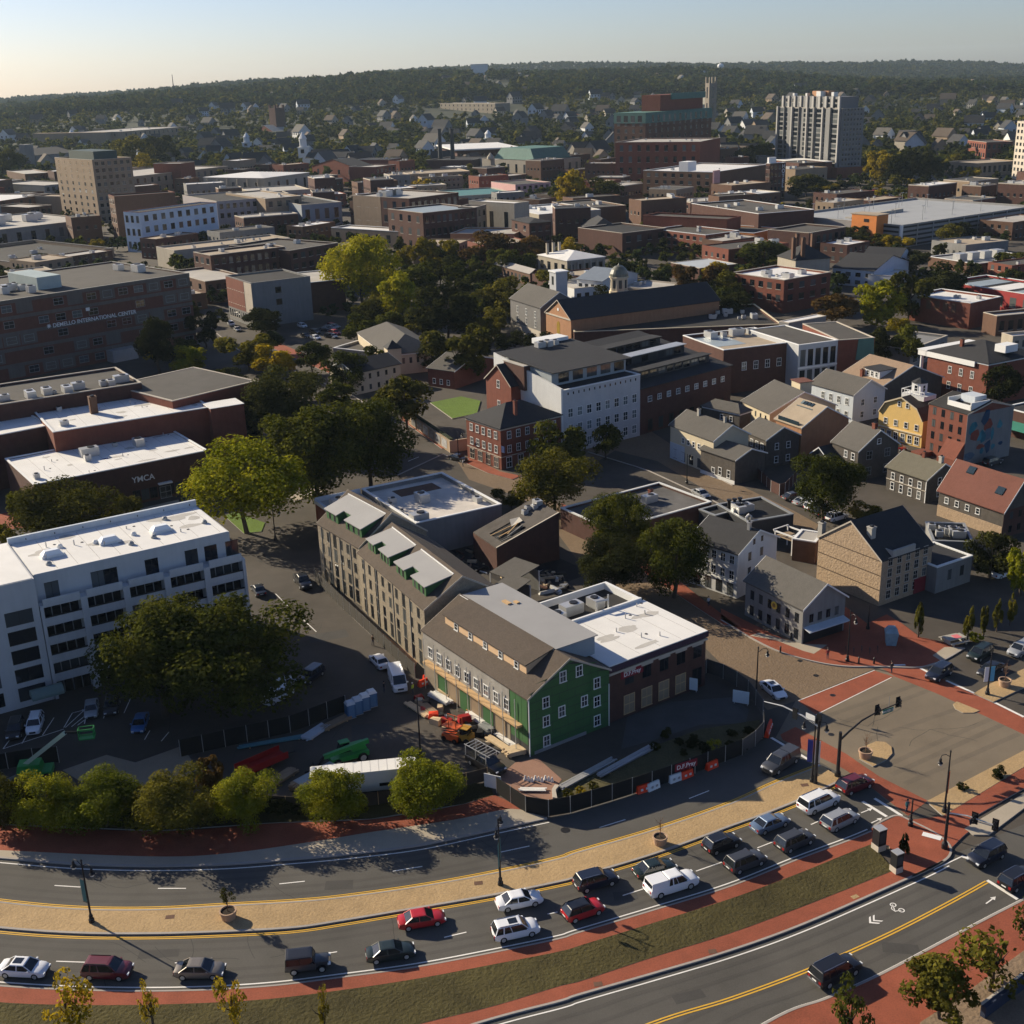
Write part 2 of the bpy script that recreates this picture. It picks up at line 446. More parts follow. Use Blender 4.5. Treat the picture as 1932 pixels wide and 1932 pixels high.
def roof_on(root, W, D, h, roof, rise, rmat, wall, over=.35, trim=None):
    b = MB(); r = MB(); t = .18; trs = []
    class _T:
        def hexa(s_, p): m_ = MB().hexa(p); trs.append(m_); return m_
        def ring(s_, *a_): m_ = MB().ring(*a_); trs.append(m_); return m_
    tr = _T()
    o = over
    if roof == 'gx':         # ridge runs along the front
        b.prism([(0, 0), (W, 0), (W, D), (0, D)], 0, h)
        b.poly([(W, 0, h), (W, D, h), (W, D / 2, h + rise)]); b.poly([(0, D, h), (0, 0, h), (0, D / 2, h + rise)])
        k = rise / (D / 2)
        for sgn, y0 in ((1, 0), (-1, D)):
            ye = y0 - sgn * o; ze = h - k * o
            r.hexa([(-o, ye, ze), (W + o, ye, ze), (W + o, D / 2, h + rise), (-o, D / 2, h + rise),
                    (-o, ye, ze + t), (W + o, ye, ze + t), (W + o, D / 2, h + rise + t), (-o, D / 2, h + rise + t)])
            for xx in (-o - .03, W + o - .02):
                tr.hexa([(xx, ye, ze - .1), (xx + .05, ye, ze - .1), (xx + .05, D / 2, h + rise - .1), (xx, D / 2, h + rise - .1),
                         (xx, ye, ze + t + .01), (xx + .05, ye, ze + t + .01), (xx + .05, D / 2, h + rise + t + .01), (xx, D / 2, h + rise + t + .01)])
    elif roof == 'gy':       # gable end on the front
        b.prism([(0, 0), (W, 0), (W, D), (0, D)], 0, h)
        b.poly([(0, 0, h), (W, 0, h), (W / 2, 0, h + rise)]); b.poly([(W, D, h), (0, D, h), (W / 2, D, h + rise)])
        k = rise / (W / 2)
        for sgn, x0 in ((1, 0), (-1, W)):
            xe = x0 - sgn * o; ze = h - k * o
            r.hexa([(xe, -o, ze), (W / 2, -o, h + rise), (W / 2, D + o, h + rise), (xe, D + o, ze),
                    (xe, -o, ze + t), (W / 2, -o, h + rise + t), (W / 2, D + o, h + rise + t), (xe, D + o, ze + t)])
            for yy in (-o - .03, D + o - .02):
                tr.hexa([(xe, yy, ze - .1), (W / 2, yy, h + rise - .1), (W / 2, yy + .05, h + rise - .1), (xe, yy + .05, ze - .1),
                         (xe, yy, ze + t + .01), (W / 2, yy, h + rise + t + .01), (W / 2, yy + .05, h + rise + t + .01), (xe, yy + .05, ze + t + .01)])
    elif roof == 'hip':
        b.prism([(0, 0), (W, 0), (W, D), (0, D)], 0, h)
        e = [(-o, -o, h), (W + o, -o, h), (W + o, D + o, h), (-o, D + o, h)]
        if W >= D: p, q = (D / 2, D / 2, h + rise), (W - D / 2, D / 2, h + rise)
        else: p, q = (W / 2, W / 2, h + rise), (W / 2, D - W / 2, h + rise)
        lo = [(x, y, z - t) for x, y, z in e]
        for i in range(4): r.poly([lo[i], lo[(i + 1) % 4], e[(i + 1) % 4], e[i]])
        if W >= D: r.poly([e[0], e[1], q, p]).poly([e[1], e[2], q]).poly([e[2], e[3], p, q]).poly([e[3], e[0], p])
        else: r.poly([e[0], e[1], p]).poly([e[1], e[2], q, p]).poly([e[2], e[3], q]).poly([e[3], e[0], p, q])
        tr.ring([(-.12, -.12), (W + .12, -.12), (W + .12, D + .12), (-.12, D + .12)], [(0.01, 0.01), (W - .01, .01), (W - .01, D - .01), (.01, D - .01)], h - .55, h - t - .01)
    elif roof == 'gambrel':  # broken gable end on the front
        b.prism([(0, 0), (W, 0), (W, D), (0, D)], 0, h)
        P = [(0, h), (W * .14, h + rise * .58), (W / 2, h + rise), (W * .86, h + rise * .58), (W, h)]
        b.poly([(x, 0, z) for x, z in reversed(P)][::-1]); b.poly([(x, D, z) for x, z in reversed(P)])
        for i in range(4):
            (xa, za), (xb, zb) = P[i], P[i + 1]
            r.hexa([(xa, -o, za), (xb, -o, zb), (xb, D + o, zb), (xa, D + o, za), (xa, -o, za + t), (xb, -o, zb + t), (xb, D + o, zb + t), (xa, D + o, za + t)])
            tr.hexa([(xa, -o - .05, za - .15), (xb, -o - .05, zb - .15), (xb, -o, zb - .15), (xa, -o, za - .15), (xa, -o - .05, za + t + .01), (xb, -o - .05, zb + t + .01), (xb, -o, zb + t + .01), (xa, -o, za + t + .01)])
    elif roof == 'shed':     # rises from front to rear
        b.hexa([(0, 0, 0), (W, 0, 0), (W, D, 0), (0, D, 0), (0, 0, h), (W, 0, h), (W, D, h + rise), (0, D, h + rise)])
        r.hexa([(-o, -o, h), (W + o, -o, h), (W + o, D + o, h + rise), (-o, D + o, h + rise), (-o, -o, h + t), (W + o, -o, h + t), (W + o, D + o, h + rise + t), (-o, D + o, h + rise + t)])
    b.build('wall', [wall], root)
    r.build('roof', [rmat], root)
    if trim:
        for m_ in trs: m_.build('fascia', [trim], root)
_ru = {}
def roof_unit(root, x, y, z, s=None, name='air_conditioner', mat=None, rz=None):
    k = random.randrange(4)
    if k not in _ru:
        b = MB(); w, d, h = [(2.2, 1.5, 1.3), (1.2, 1.2, 1.1), (3.2, 1.8, 1.6), (.9, .9, .8)][k]
        b.box(-w/2, -d/2, .15, w/2, d/2, h).box(-w/2 + .1, -d/2 + .1, 0, w/2 - .1, d/2 - .1, .15)
        b.lathe([(min(w, d) * .36, h), (min(w, d) * .36, h + .12), (min(w, d) * .3, h + .13)], 10, 1, (w * .12, 0))
        _ru[k] = b.mesh('air_conditioner', [galv, metald])
    return put(name, _ru[k], root, (x, y, z), random.choice([0, R(90)]) if rz is None else rz, s or random.uniform(.8, 1.3))
def chimney(root, x, y, z0, z1, w=.8, d=.8, mat=None):
    b = MB().box(x - w/2, y - d/2, z0, x + w/2, y + d/2, z1, 0).box(x - w/2 - .08, y - d/2 - .08, z1, x + w/2 + .08, y + d/2 + .08, z1 + .15, 0)
    b.box(x - w/4, y - d/4, z1 + .15, x + w/4, y + d/4, z1 + .4, 1)
    return b.build('chimney', [mat or brick, metald], root)
def roof_detail(root, x0, y0, x1, y1, z, n=8, seam=3.0, seed=1):
    rr_ = random.Random(seed)
    sm_ = M('roof_seam_grey', (.40, .39, .37), .7, .1); st_ = M('ponding_stain', (.44, .42, .385), .75, .15, .5); dr_ = M('drain_dark', (.06, .06, .06), .6, .1)
    x = x0 + seam
    while x < x1 - .5:
        MB().box(x - .035, y0, z, x + .035, y1, z + .012).build('roof_seam', [sm_], root); x += seam * rr_.uniform(.85, 1.15)
    for k in range(n):
        cx_, cy_ = rr_.uniform(x0 + 1.5, x1 - 1.5), rr_.uniform(y0 + 1, y1 - 1); m_ = 9; rx, ry = rr_.uniform(.6, 2.2), rr_.uniform(.4, 1.2)
        MB().poly([(min(max(cx_ + math.cos(i * 6.283 / m_) * rx * rr_.uniform(.7, 1.2), x0), x1), min(max(cy_ + math.sin(i * 6.283 / m_) * ry * rr_.uniform(.7, 1.2), y0), y1), z + .004 + .001 * k) for i in range(m_)]).build('ponding_stain', [st_], root)
    for k in range(max(2, n // 2)):
        cx_, cy_ = rr_.uniform(x0 + 1, x1 - 1), rr_.uniform(y0 + .8, y1 - .8)
        MB()._lathe([(.09, 0), (.09, rr_.uniform(.4, .9))], 6, 0, (0, 0)).build('vent_pipe', [galv], root, (cx_, cy_, z)); MB()._lathe([(.22, 0), (.2, .05)], 8, 0, (0, 0)).build('drain', [dr_], root, (cx_ + 1.2, cy_ + .4, z))
def pbox(root, name, mat, *c):
    return MB().box(*c).build(name, [mat], root)
# ---------------------------------------------------------------- trees
def crown_arrays(N, leaf, seed, lobes=16, flat=.85):
    rg = np.random.RandomState(seed)
    c = rg.normal(size=(lobes, 3)); c /= np.linalg.norm(c, axis=1)[:, None]
    c *= (rg.uniform(.25, .80, lobes) ** .75)[:, None]; c[:, 2] = c[:, 2] * .9
    r = rg.uniform(.17, .40, lobes)
    w_ = r ** 2 / (r ** 2).sum()
    i = rg.choice(lobes, N, p=w_)
    d = rg.normal(size=(N, 3)); d /= np.linalg.norm(d, axis=1)[:, None]
    d[:, 2] = np.where((d[:, 2] < -.2) & (rg.rand(N) < .5), -d[:, 2], d[:, 2])
    p = c[i] + d * (r[i] * rg.uniform(.55, 1.06, N))[:, None]
    n = d + rg.normal(size=(N, 3)) * .55; n[:, 2] += .25
    n /= np.linalg.norm(n, axis=1)[:, None]
    a = np.cross(n, rg.normal(size=(N, 3))); a /= np.linalg.norm(a, axis=1)[:, None]
    b = np.cross(n, a)
    s = (leaf * rg.uniform(.55, 1.35, N))[:, None]
    a *= s; b *= s * .72
    q = np.stack([p - a, p - b * .9, p + a, p + b * .9], 1) + (n * s * .0)[:, None, :]
    q[:, :, 2] *= flat
    return q.reshape(-1, 3)
def quads_mesh(name, V, mats, mi=None):
    n = len(V) // 4
    me = bpy.data.meshes.new(name)
    me.vertices.add(n * 4); me.vertices.foreach_set('co', np.ascontiguousarray(V, dtype=np.float32).ravel())
    me.loops.add(n * 4); me.loops.foreach_set('vertex_index', np.arange(n * 4, dtype=np.int32))
    me.polygons.add(n); me.polygons.foreach_set('loop_start', np.arange(0, n * 4, 4, dtype=np.int32))
    me.polygons.foreach_set('loop_total', np.full(n, 4, dtype=np.int32))
    for m in mats: me.materials.append(m)
    if mi is not None: me.polygons.foreach_set('material_index', mi.astype(np.int32))
    me.update(calc_edges=True)
    return me
CROWN = {
    'big': [quads_mesh('crown', crown_arrays(17000, .031, 11 + i, 34), [lf_green]) for i in range(3)],
    'mid': [quads_mesh('crown', crown_arrays(3600, .066, 31 + i, 20), [lf_green]) for i in range(4)],
    'thin': [quads_mesh('crown', crown_arrays(700, .075, 51 + i, 14), [lf_green]) for i in range(3)],
    'far': [quads_mesh('crown', crown_arrays(330, .19, 71 + i, 12), [lf_green]) for i in range(4)],
}
def _trunk(seed):
    rg = random.Random(seed); b = MB()
    b.tube([(0, 0, 0), (.05, .02, .3), (.02, .05, .62), (.1, .0, 1.0)], [.05, .038, .028, .008], 7)
    for k in range(5):
        a = rg.uniform(0, 6.28); z = rg.uniform(.32, .6); l = rg.uniform(.22, .36)
        b.tube([(.03, .03, z), (math.cos(a) * l * .6, math.sin(a) * l * .6, z + .14), (math.cos(a) * l, math.sin(a) * l, z + .33)], [.02, .013, .004], 5)
    return b.mesh('trunk', [bark])
TRUNK = [_trunk(i) for i in range(3)]
_tn = 0
TREEFOOT = []
def tree(base, top, wpx, mat, label, kind='mid', name='broadleaf_tree', group=None, lift=.10, h=None, w=None, cat='tree', squash=1.0):
    """base: foot, top: row of the crown's top, wpx: crown width in survey px"""
    global _tn; _tn += 1
    g = at(base); m = mpx(base)
    H = h or HB(base, top); rad = w or wpx * m / 2
    rg = random.Random(_tn * 13)
    root = empty(name, (g[0], g[1], 0), rg.uniform(0, 6.28))
    tag(root, label, cat, group)
    put('trunk', TRUNK[_tn % 3], root, (0, 0, 0), 0, (H * .5, H * .5, H * .72))
    zc = H * lift; rz = (H - zc) / 2; zc *= .6
    put('crown', CROWN[kind][_tn % len(CROWN[kind])], root, (0, 0, zc + rz), rg.uniform(0, 6.28), (rad * 1.22, rad * 1.22, rz * 1.28 * squash), [mat])
    TREEFOOT.append((g[0], g[1], rad * .7))
    return root
# ---------------------------------------------------------------- terrain
asphalt = M('asphalt', (.085, .080, .071), .9, .12, .35, fine=.12, big=.20)
asphd = M('old_asphalt', (.072, .062, .051), .92, .18, .35, fine=.14, big=.28)
cobble = M('cobblestone', (.172, .122, .078), .95, .16, 1.2, fine=.28, bump=.5, big=.12)
junct = M('junction_paving', (.165, .134, .096), .92, .12, .3, fine=.10, big=.25)
brickp = M('brick_paving', (.252, .071, .039), .92, .20, .45, fine=.24, big=.2)
paver = M('sandstone_pavers', (.37, .256, .132), .92, .14, .5, fine=.28, bump=.3, big=.12)
kerbm = M('granite_kerb', (.33, .30, .27), .85, .1, 1.0)
slabm = M('pale_concrete', (.36, .31, .24), .9, .08, .6, fine=.08)
wline = M('white_road_paint', (.72, .70, .66), .7, .10, 1.5)
yline = M('yellow_road_paint', (.62, .36, .04), .7, .10, 1.5)
turf = M('turf', (.056, .047, .015), .98, .34, .35, fine=.4, bump=.8, big=.4)
lawnm = M('lawn', (.10, .16, .022), .98, .15, .6, fine=.3, bump=.5)
soil = M('bare_soil', (.21, .15, .10), .98, .2, .5, fine=.2, bump=.5)
groundm = M('ground_cover', (.026, .032, .016), .98, .25, .05, big=.2)
_RX = [0, 200, 400, 600, 740, 850, 966, 1100, 1300, 1500, 1700, 1932]
_HN = [20, 44, 66, 74, 78, 78, 74, 70, 68, 50, 34, 22]
_HF = [22, 44, 58, 84, 100, 112, 116, 112, 104, 90, 74, 44]
def sstep(a, b, x):
    t = np.clip((x - a) / (b - a), 0, 1); return t * t * (3 - 2 * t)
def terr(x, y):
    x = np.asarray(x, float); y = np.asarray(y, float)
    px = 966 + FPX * x / np.maximum(y, 50.0)
    hn = np.interp(px, _RX, _HN); hf = np.interp(px, _RX, _HF)
    wob = 7 * np.sin(x * .0031 + 1.3) * np.sin(y * .0023) + 4 * np.sin(x * .0071 + y * .003)
    z = hn * sstep(1250, 3500, y) + wob * sstep(1500, 2600, y)
    z = z + (hf * 1.0 - hn) * sstep(4300, 6000, y) - 14 * sstep(3500, 3900, y) * (1 - sstep(4300, 5000, y))
    return np.where(y < 1250, 0.0, z)
ys = np.concatenate([[-250, 0, 200, 500, 900, 1250], np.linspace(1400, 6300, 50), [6600, 7000]])
ks = np.linspace(-.62, .62, 63)
V = []; Fc = []
for y in ys:
    for k in ks:
        x = k * max(y, 500) * 1.02
        V.append((x, y, float(terr(x, y))))
n = len(ks)
for j in range(len(ys) - 1):
    for i in range(n - 1):
        Fc.append((j * n + i, j * n + i + 1, (j + 1) * n + i + 1, (j + 1) * n + i))
me = bpy.data.meshes.new('ground'); me.from_pydata(V, [], Fc); me.materials.append(groundm)
me.polygons.foreach_set('use_smooth', [True] * len(Fc))
tag(put('ground', me), kind='structure')
# ---------------------------------------------------------------- paving helpers
def crv(pts, n=8):
    """smooth curve through survey points"""
    P = [np.array(p, float) for p in pts]; out = []
    for i in range(len(P) - 1):
        p0, p1, p2, p3 = P[max(i - 1, 0)], P[i], P[i + 1], P[min(i + 2, len(P) - 1)]
        for k in range(n):
            t = k / n
            out.append(.5 * ((2 * p1) + (-p0 + p2) * t + (2 * p0 - 5 * p1 + 4 * p2 - p3) * t * t + (-p0 + 3 * p1 - 3 * p2 + p3) * t ** 3))
    out.append(P[-1])
    return [at(q) for q in out]
def resample(c, n):
    d = [0.0]
    for i in range(1, len(c)): d.append(d[-1] + (c[i] - c[i - 1]).length)
    out = []; j = 0
    for k in range(n):
        s = d[-1] * k / (n - 1)
        while j < len(c) - 2 and d[j + 1] < s: j += 1
        f = (s - d[j]) / max(d[j + 1] - d[j], 1e-9)
        out.append(c[j].lerp(c[j + 1], min(max(f, 0), 1)))
    return out
def area(pts):
    return sum(pts[i][0] * pts[(i + 1) % len(pts)][1] - pts[(i + 1) % len(pts)][0] * pts[i][1] for i in range(len(pts)))
def slab(name, pts, z, mat, kerb=None, world=False):
    W_ = list(pts) if world else [at(p) for p in pts]
    if area(W_) < 0: W_ = W_[::-1]
    b = MB()
    b.poly([(p[0], p[1], z) for p in W_], 0)
    if z > .05:
        k = len(W_)
        for i in range(k):
            p, q = W_[i], W_[(i + 1) % k]
            b.poly([(p[0], p[1], 0), (q[0], q[1], 0), (q[0], q[1], z), (p[0], p[1], z)], 1)
    return tag(b.build(name, [mat, kerb or kerbm]), kind='structure')
def strip(name, top, bot, z, mat, kerb=None, kw=.0):
    n = 60
    a, b_ = resample(top, n), resample(bot, n)
    return slab(name, b_ + a[::-1], z, mat, kerb, world=True)
def offset(c, d):
    out = []
    for i, p in enumerate(c):
        t = (c[min(i + 1, len(c) - 1)] - c[max(i - 1, 0)]); t.z = 0
        t = t.normalized() if t.length > 0 else Vector((1, 0, 0))
        out.append(Vector((p[0] - t[1] * d, p[1] + t[0] * d, 0)))
    return out
def line(name, c, wd, z, mat, kind='structure'):
    a = offset(c, wd / 2); b_ = offset(c, -wd / 2)
    mb = MB()
    for i in range(len(c) - 1):
        mb.poly([(b_[i][0], b_[i][1], z), (b_[i + 1][0], b_[i + 1][1], z), (a[i + 1][0], a[i + 1][1], z), (a[i][0], a[i][1], z)])
    return tag(mb.build(name, [mat]), kind=kind)
def kerb(c, z=.15, wd=.22):
    a = offset(c, wd / 2); b_ = offset(c, -wd / 2); mb = MB()
    for i in range(len(c) - 1):
        mb.hexa([(b_[i][0], b_[i][1], 0), (b_[i + 1][0], b_[i + 1][1], 0), (a[i + 1][0], a[i + 1][1], 0), (a[i][0], a[i][1], 0),
                 (b_[i][0], b_[i][1], z), (b_[i + 1][0], b_[i + 1][1], z), (a[i + 1][0], a[i + 1][1], z), (a[i][0], a[i][1], z)])
    return tag(mb.build('kerb', [kerbm]), kind='structure')
def dash(p, q, wd=.14, z=.03, mat=None):
    return line('lane_marking', [at(p), at(q)], wd, z, mat or wline)
# ---------------------------------------------------------------- city paving
slab('city_paving', [at((-500, 2150)), at((2450, 2150)), Vector((640, 1200, 0)), Vector((-640, 1200, 0))], .006, asphd, world=True)
# curves of the boulevard
up_kerb = crv([(-160, 1606), (0, 1619.5), (143, 1631), (287, 1635), (430, 1631.5), (554, 1622), (644, 1614), (788, 1596.5), (931, 1566.5), (1032, 1545)])
fence_edge = crv([(1032, 1545), (1046, 1542), (1157, 1509), (1261, 1476.5), (1355, 1442), (1442, 1396)])
med_top = crv([(-160, 1680), (0, 1704), (143, 1717), (287, 1718.5), (430, 1711), (554, 1704), (644, 1695.6), (788, 1675.5), (931, 1649.7), (1055, 1622.4), (1091, 1610), (1235, 1568), (1378, 1518.5), (1463, 1480), (1549, 1446)])
med_bot = crv([(-160, 1732), (0, 1751.6), (143, 1761.6), (287, 1763), (430, 1758.7), (554, 1751.6), (644, 1738.6), (788, 1714.4), (931, 1689.8), (1055, 1665), (1091, 1655), (1235, 1612), (1378, 1560), (1435, 1539.6), (1506, 1511), (1590, 1472)])
low_kerb = crv([(-160, 1845), (0, 1862), (172, 1870.7), (344, 1871.2), (501, 1863), (644, 1846), (788, 1826), (931, 1799), (1055, 1773), (1091, 1761.6), (1235, 1718.5), (1378, 1674), (1502, 1624.5), (1600, 1588), (1644, 1570)])
grass_top = crv([(-160, 1874), (0, 1893.6), (172, 1899), (344, 1896.5), (501, 1888), (644, 1870.7), (788, 1849), (931, 1822), (1055, 1798), (1091, 1787.4), (1235, 1743), (1378, 1698), (1502, 1652), (1600, 1612), (1644, 1595)])
grass_bot = crv([(-160, 2050), (300, 2040), (560, 1995), (802, 1932), (931, 1900.8), (1055, 1863), (1091, 1855), (1235, 1807.5), (1378, 1763), (1521, 1710), (1687, 1644)])
side_kerb = crv([(-160, 2120), (300, 2105), (620, 2025), (902, 1932), (1055, 1891), (1091, 1879), (1235, 1837.7), (1378, 1795), (1521, 1743), (1721, 1655.4), (1779, 1626.7)])
slab('boulevard_road', [*up_kerb, *fence_edge, at((1500, 1380)), at((1720, 1540)), *low_kerb[::-1]], .012, asphalt, world=True)
strip('median', med_top, med_bot, .15, paver)
kerb(offset(med_bot, 0.0), .17, .28); kerb(offset(med_top, 0.0), .165, .2)
for c, d in ((offset(med_top, .35), 0), (offset(med_top, .6), 0), (offset(med_bot, -.45), 0), (offset(med_bot, -.7), 0)):
    line('yellow_line', c, .13, .03, yline)
line('edge_line', offset(up_kerb, -.75), .15, .03, wline)
line('edge_line', offset(low_kerb, .6), .16, .03, wline)
strip('brick_walk', low_kerb, grass_top, .15, brickp)
kerb(low_kerb, .165, .2)
strip('verge_brick', grass_bot, side_kerb, .15, brickp)
kerb(side_kerb, .17, .25)
strip('grass', grass_top, grass_bot, .17, turf)
kerb(up_kerb, .17, .3)
# brick walk with a concrete edge along the building site
sb_top = crv([(-160, 1545), (0, 1558), (300, 1570), (500, 1556), (700, 1548), (874, 1519.5), (931, 1502), (990, 1534)])
conc_top = crv([(-160, 1596), (0, 1606), (287, 1618), (430, 1612), (590, 1590), (700, 1572), (860, 1548), (960, 1528), (1000, 1535)])
strip('brick_walk', sb_top, conc_top, .145, brickp)
strip('concrete_walk', conc_top, up_kerb, .15, slabm)
# grass strip with the row of trees
slab('grass', [(-160, 1490), (300, 1500), (560, 1505), (700, 1490), (860, 1480), (925, 1480), (931, 1502), (874, 1519), (700, 1547), (500, 1555), (300, 1569), (0, 1557), (-160, 1544)], .16, turf)
for p, q in (((103, 1671), (152, 1674)), ((298, 1676.5), (351, 1676.5)), ((527, 1668), (575, 1663)), ((741, 1644), (797, 1635)), ((945, 1608), (999, 1596.5)), ((1131, 1561.7), (1180, 1546.5)), ((1300, 1507), (1338, 1492)),
             ((106, 1814), (165, 1816)), ((330, 1817), (352, 1817)), ((612, 1800), (636, 1796)), ((838, 1769), (880, 1759)), ((1033, 1725), (1052, 1721)), ((1175, 1690), (1215, 1677)), ((1313, 1644), (1362, 1627)), ((1429, 1600), (1465, 1586)), ((1530, 1556), (1560, 1543))):
    dash(p, q)
# side road below the verge
side_far = crv([(1150, 2120), (1446, 1932), (1561, 1885), (1664, 1839), (1808, 1763), (1908, 1711), (2050, 1640)])
slab('side_road', [*side_kerb, at((1800, 1612)), at((1990, 1530)), at((2200, 1560)), *side_far[::-1]], .010, asphalt, world=True)
line('edge_line', offset(side_far, .2), .15, .028, wline)
line('edge_line', offset(side_kerb, -.8), .15, .028, wline)
ycl = crv([(960, 2040), (1229, 1932), (1378, 1885), (1521, 1832), (1664, 1768.8), (1779, 1710), (1862, 1664)])
line('yellow_line', offset(ycl, .16), .16, .028, yline); line('yellow_line', offset(ycl, -.16), .16, .028, yline)
slab('brick_walk', [*side_far, at((2250, 1640)), at((2250, 2150)), at((1200, 2150))], .14, brickp, world=True)
kerb(side_far, .16, .25)
slab('planting_bed', [B4(1250, 1433), B4(1560, 1230), B4(1932, 960), (2060, 1760), (2060, 2050), (1700, 2050)], .20, soil)
# junction
slab('junction', [S4(430, 745), S4(1000, 525), S4(1300, 520), S4(1600, 690), S4(2150, 980), S4(2150, 1080), S4(1932, 1110), S4(1290, 1410), S4(1150, 1500), S4(900, 1290), S4(740, 1230), S4(300, 985)], .018, junct)
slab('cobbled_street', [(850, 850), (885, 905), (985, 940), (1040, 990), (1110, 1085), (1200, 1130), (1330, 1222), (1448, 1340), (1506, 1321), (1650, 1262), (1640, 1258), (1550, 1250), (1500, 1237), (1440, 1210), (1380, 1180), (1230, 1080), (1150, 1010), (1065, 960), (1000, 905), (945, 888)], .014, cobble)
slab('cobbled_street', [(1030, 880), (1130, 800), (1230, 815), (1300, 860), (1395, 915), (1500, 965), (1545, 990), (1520, 1030), (1440, 985), (1340, 930), (1240, 870), (1160, 850), (1075, 905)], .013, cobble)
for nm, P in (('crosswalk', [S4(450, 745), S4(950, 545), S4(1075, 585), S4(565, 835)]),
              ('crosswalk', [S4(1000, 530), S4(1260, 530), S4(1500, 650), S4(2050, 910), S4(2050, 1020), S4(1370, 700), S4(1080, 583)]),
              ('crosswalk', [S4(330, 965), S4(430, 915), S4(760, 1090), S4(980, 1240), S4(1300, 1400), S4(1170, 1500), S4(900, 1290), S4(730, 1180), S4(345, 1000)])):
    slab(nm, P, .024, brickp)
for p, q in ((S4(565, 835), S4(1060, 590)), (S4(450, 742), S4(950, 542))): line('edge_line', [at(p), at(q)], .12, .03, wline)
# corner pavements
slab('brick_walk', [S4(-60, 215), S4(0, 250), S4(160, 345), S4(330, 425), S4(560, 490), S4(760, 520), S4(1000, 522), S4(1250, 525), S4(1400, 480), S4(1540, 400), S4(1420, 365), S4(1250, 330), S4(1130, 240), S4(1030, 180), S4(900, 240), S4(760, 130), S4(480, 380), S4(300, 320), S4(0, 170), S4(-60, 140)], .15, brickp)
slab('concrete_walk', [S4(130, 320), S4(190, 300), S4(360, 345), S4(480, 375), S4(640, 380), S4(550, 440), S4(480, 420), S4(300, 350)], .156, slabm)
slab('concrete_walk', [S4(1330, 450), S4(1410, 395), S4(1530, 395), S4(1500, 430), S4(1380, 482)], .156, slabm)
kerb(crv([S4(-60, 215), S4(0, 250), S4(160, 345), S4(330, 425), S4(560, 490), S4(760, 520), S4(1000, 522), S4(1250, 525), S4(1400, 480), S4(1540, 400)]), .17, .25)
slab('brick_walk', [(1058, 950), (1135, 988), (1240, 1064), (1330, 1136), (1395, 1185), (1365, 1180), (1220, 1085), (1150, 1020), (1065, 968)], .15, brickp)
# raised islands of the junction
slab('paved_island', [S4(1290, 1410), S4(2150, 960), S4(2150, 1050), S4(1400, 1505)], .15, paver)
slab('brick_walk', [S4(1400, 1507), S4(2150, 1055), S4(2150, 1200), S4(1570, 1530), S4(1580, 1600), S4(1540, 1630), S4(1360, 1810), S4(1290, 1790), S4(1090, 1700), S4(920, 1700), S4(930, 1590), S4(1110, 1500), S4(1200, 1530)], .145, brickp)
slab('brick_walk', [B4(930, 260), B4(930, 150), B4(1100, 70), B4(1150, 80), B4(1340, 180), B4(1430, 260), B4(1450, 320), B4(1400, 370), B4(1200, 470), B4(1080, 430), B4(1040, 250)], .155, brickp)
kerb(crv([B4(930, 150), B4(1010, 100), B4(1100, 70), B4(1200, 110), B4(1340, 180), B4(1430, 250), B4(1450, 310), B4(1400, 370), B4(1200, 470)]), .17, .25)
slab('concrete_walk', [S4(1540, 1590), S4(1640, 1530), S4(2150, 1230), S4(2150, 1290), S4(1700, 1630), S4(1600, 1630)], .16, slabm)
slab('paved_island', [S4(1600, 700), S4(1700, 640), S4(2150, 440), S4(2150, 560), S4(1730, 755)], .15, paver)
for c, r in ((S4(980, 1070), 1), (S4(1530, 790), 2)):
    pass
isl = [S4(860, 1085), S4(900, 1040), S4(960, 1015), S4(1020, 1020), S4(1060, 1050), S4(1066, 1095), S4(1030, 1135), S4(940, 1180), S4(850, 1130)]
slab('paved_island', isl, .16, paver)
slab('paved_island', [S4(1465, 770), S4(1490, 750), S4(1640, 810), S4(1600, 825), S4(1530, 825), S4(1480, 800)], .10, paver)
for p, q in ((S4(270, 985), S4(600, 1180)), (S4(950, 1385), S4(1130, 1500)), (S4(870, 1405), S4(1030, 1505)), (S4(1420, 610), S4(1620, 700)), (S4(1740, 755), S4(1932, 850)), (B4(1690, 490), B4(1890, 615)), (B4(1520, 330), B4(1560, 345)), (S4(1250, 528), S4(1300, 555))):
    dash(p, q, .4, .032)
dash(B4(1340, 420), B4(1520, 335), .15, .03)
# lane arrows, shared-lane bicycle mark
def flat_mark(name, polys, org, ax, z=.034, mat=None):
    b = MB(); ax = Vector((ax[0], ax[1])).normalized(); pe = Vector((-ax[1], ax[0]))
    for P in polys:
        q = [(org[0] + ax[0] * x + pe[0] * y, org[1] + ax[1] * x + pe[1] * y, z) for x, y in P]
        if area(q) < 0: q = q[::-1]
        b.poly(q)
    return tag(b.build(name, [mat or wline]), kind='structure')
o1 = at(B4(945, 755)); o2 = at(B4(1090, 675)); ax = (o1 - o2)
flat_mark('shared_lane_chevron', [[(x * .62, y * .62) for x, y in q_] for q_ in [[(1.1, 0), (0, 1.0), (-.4, 1.0), (.6, 0), (-.4, -1.0), (0, -1.0)], [(.2, 0), (-.8, .9), (-1.2, .9), (-.2, 0), (-1.2, -.9), (-.8, -.9)]]], o1, ax)
def ringp(cx_, cy_, r0, r1, n=10):
    return [[(cx_ + r1 * math.cos(a), cy_ + r1 * math.sin(a)), (cx_ + r1 * math.cos(b), cy_ + r1 * math.sin(b)), (cx_ + r0 * math.cos(b), cy_ + r0 * math.sin(b)), (cx_ + r0 * math.cos(a), cy_ + r0 * math.sin(a))]
            for a, b in ((2 * math.pi * i / n, 2 * math.pi * (i + 1) / n) for i in range(n))]
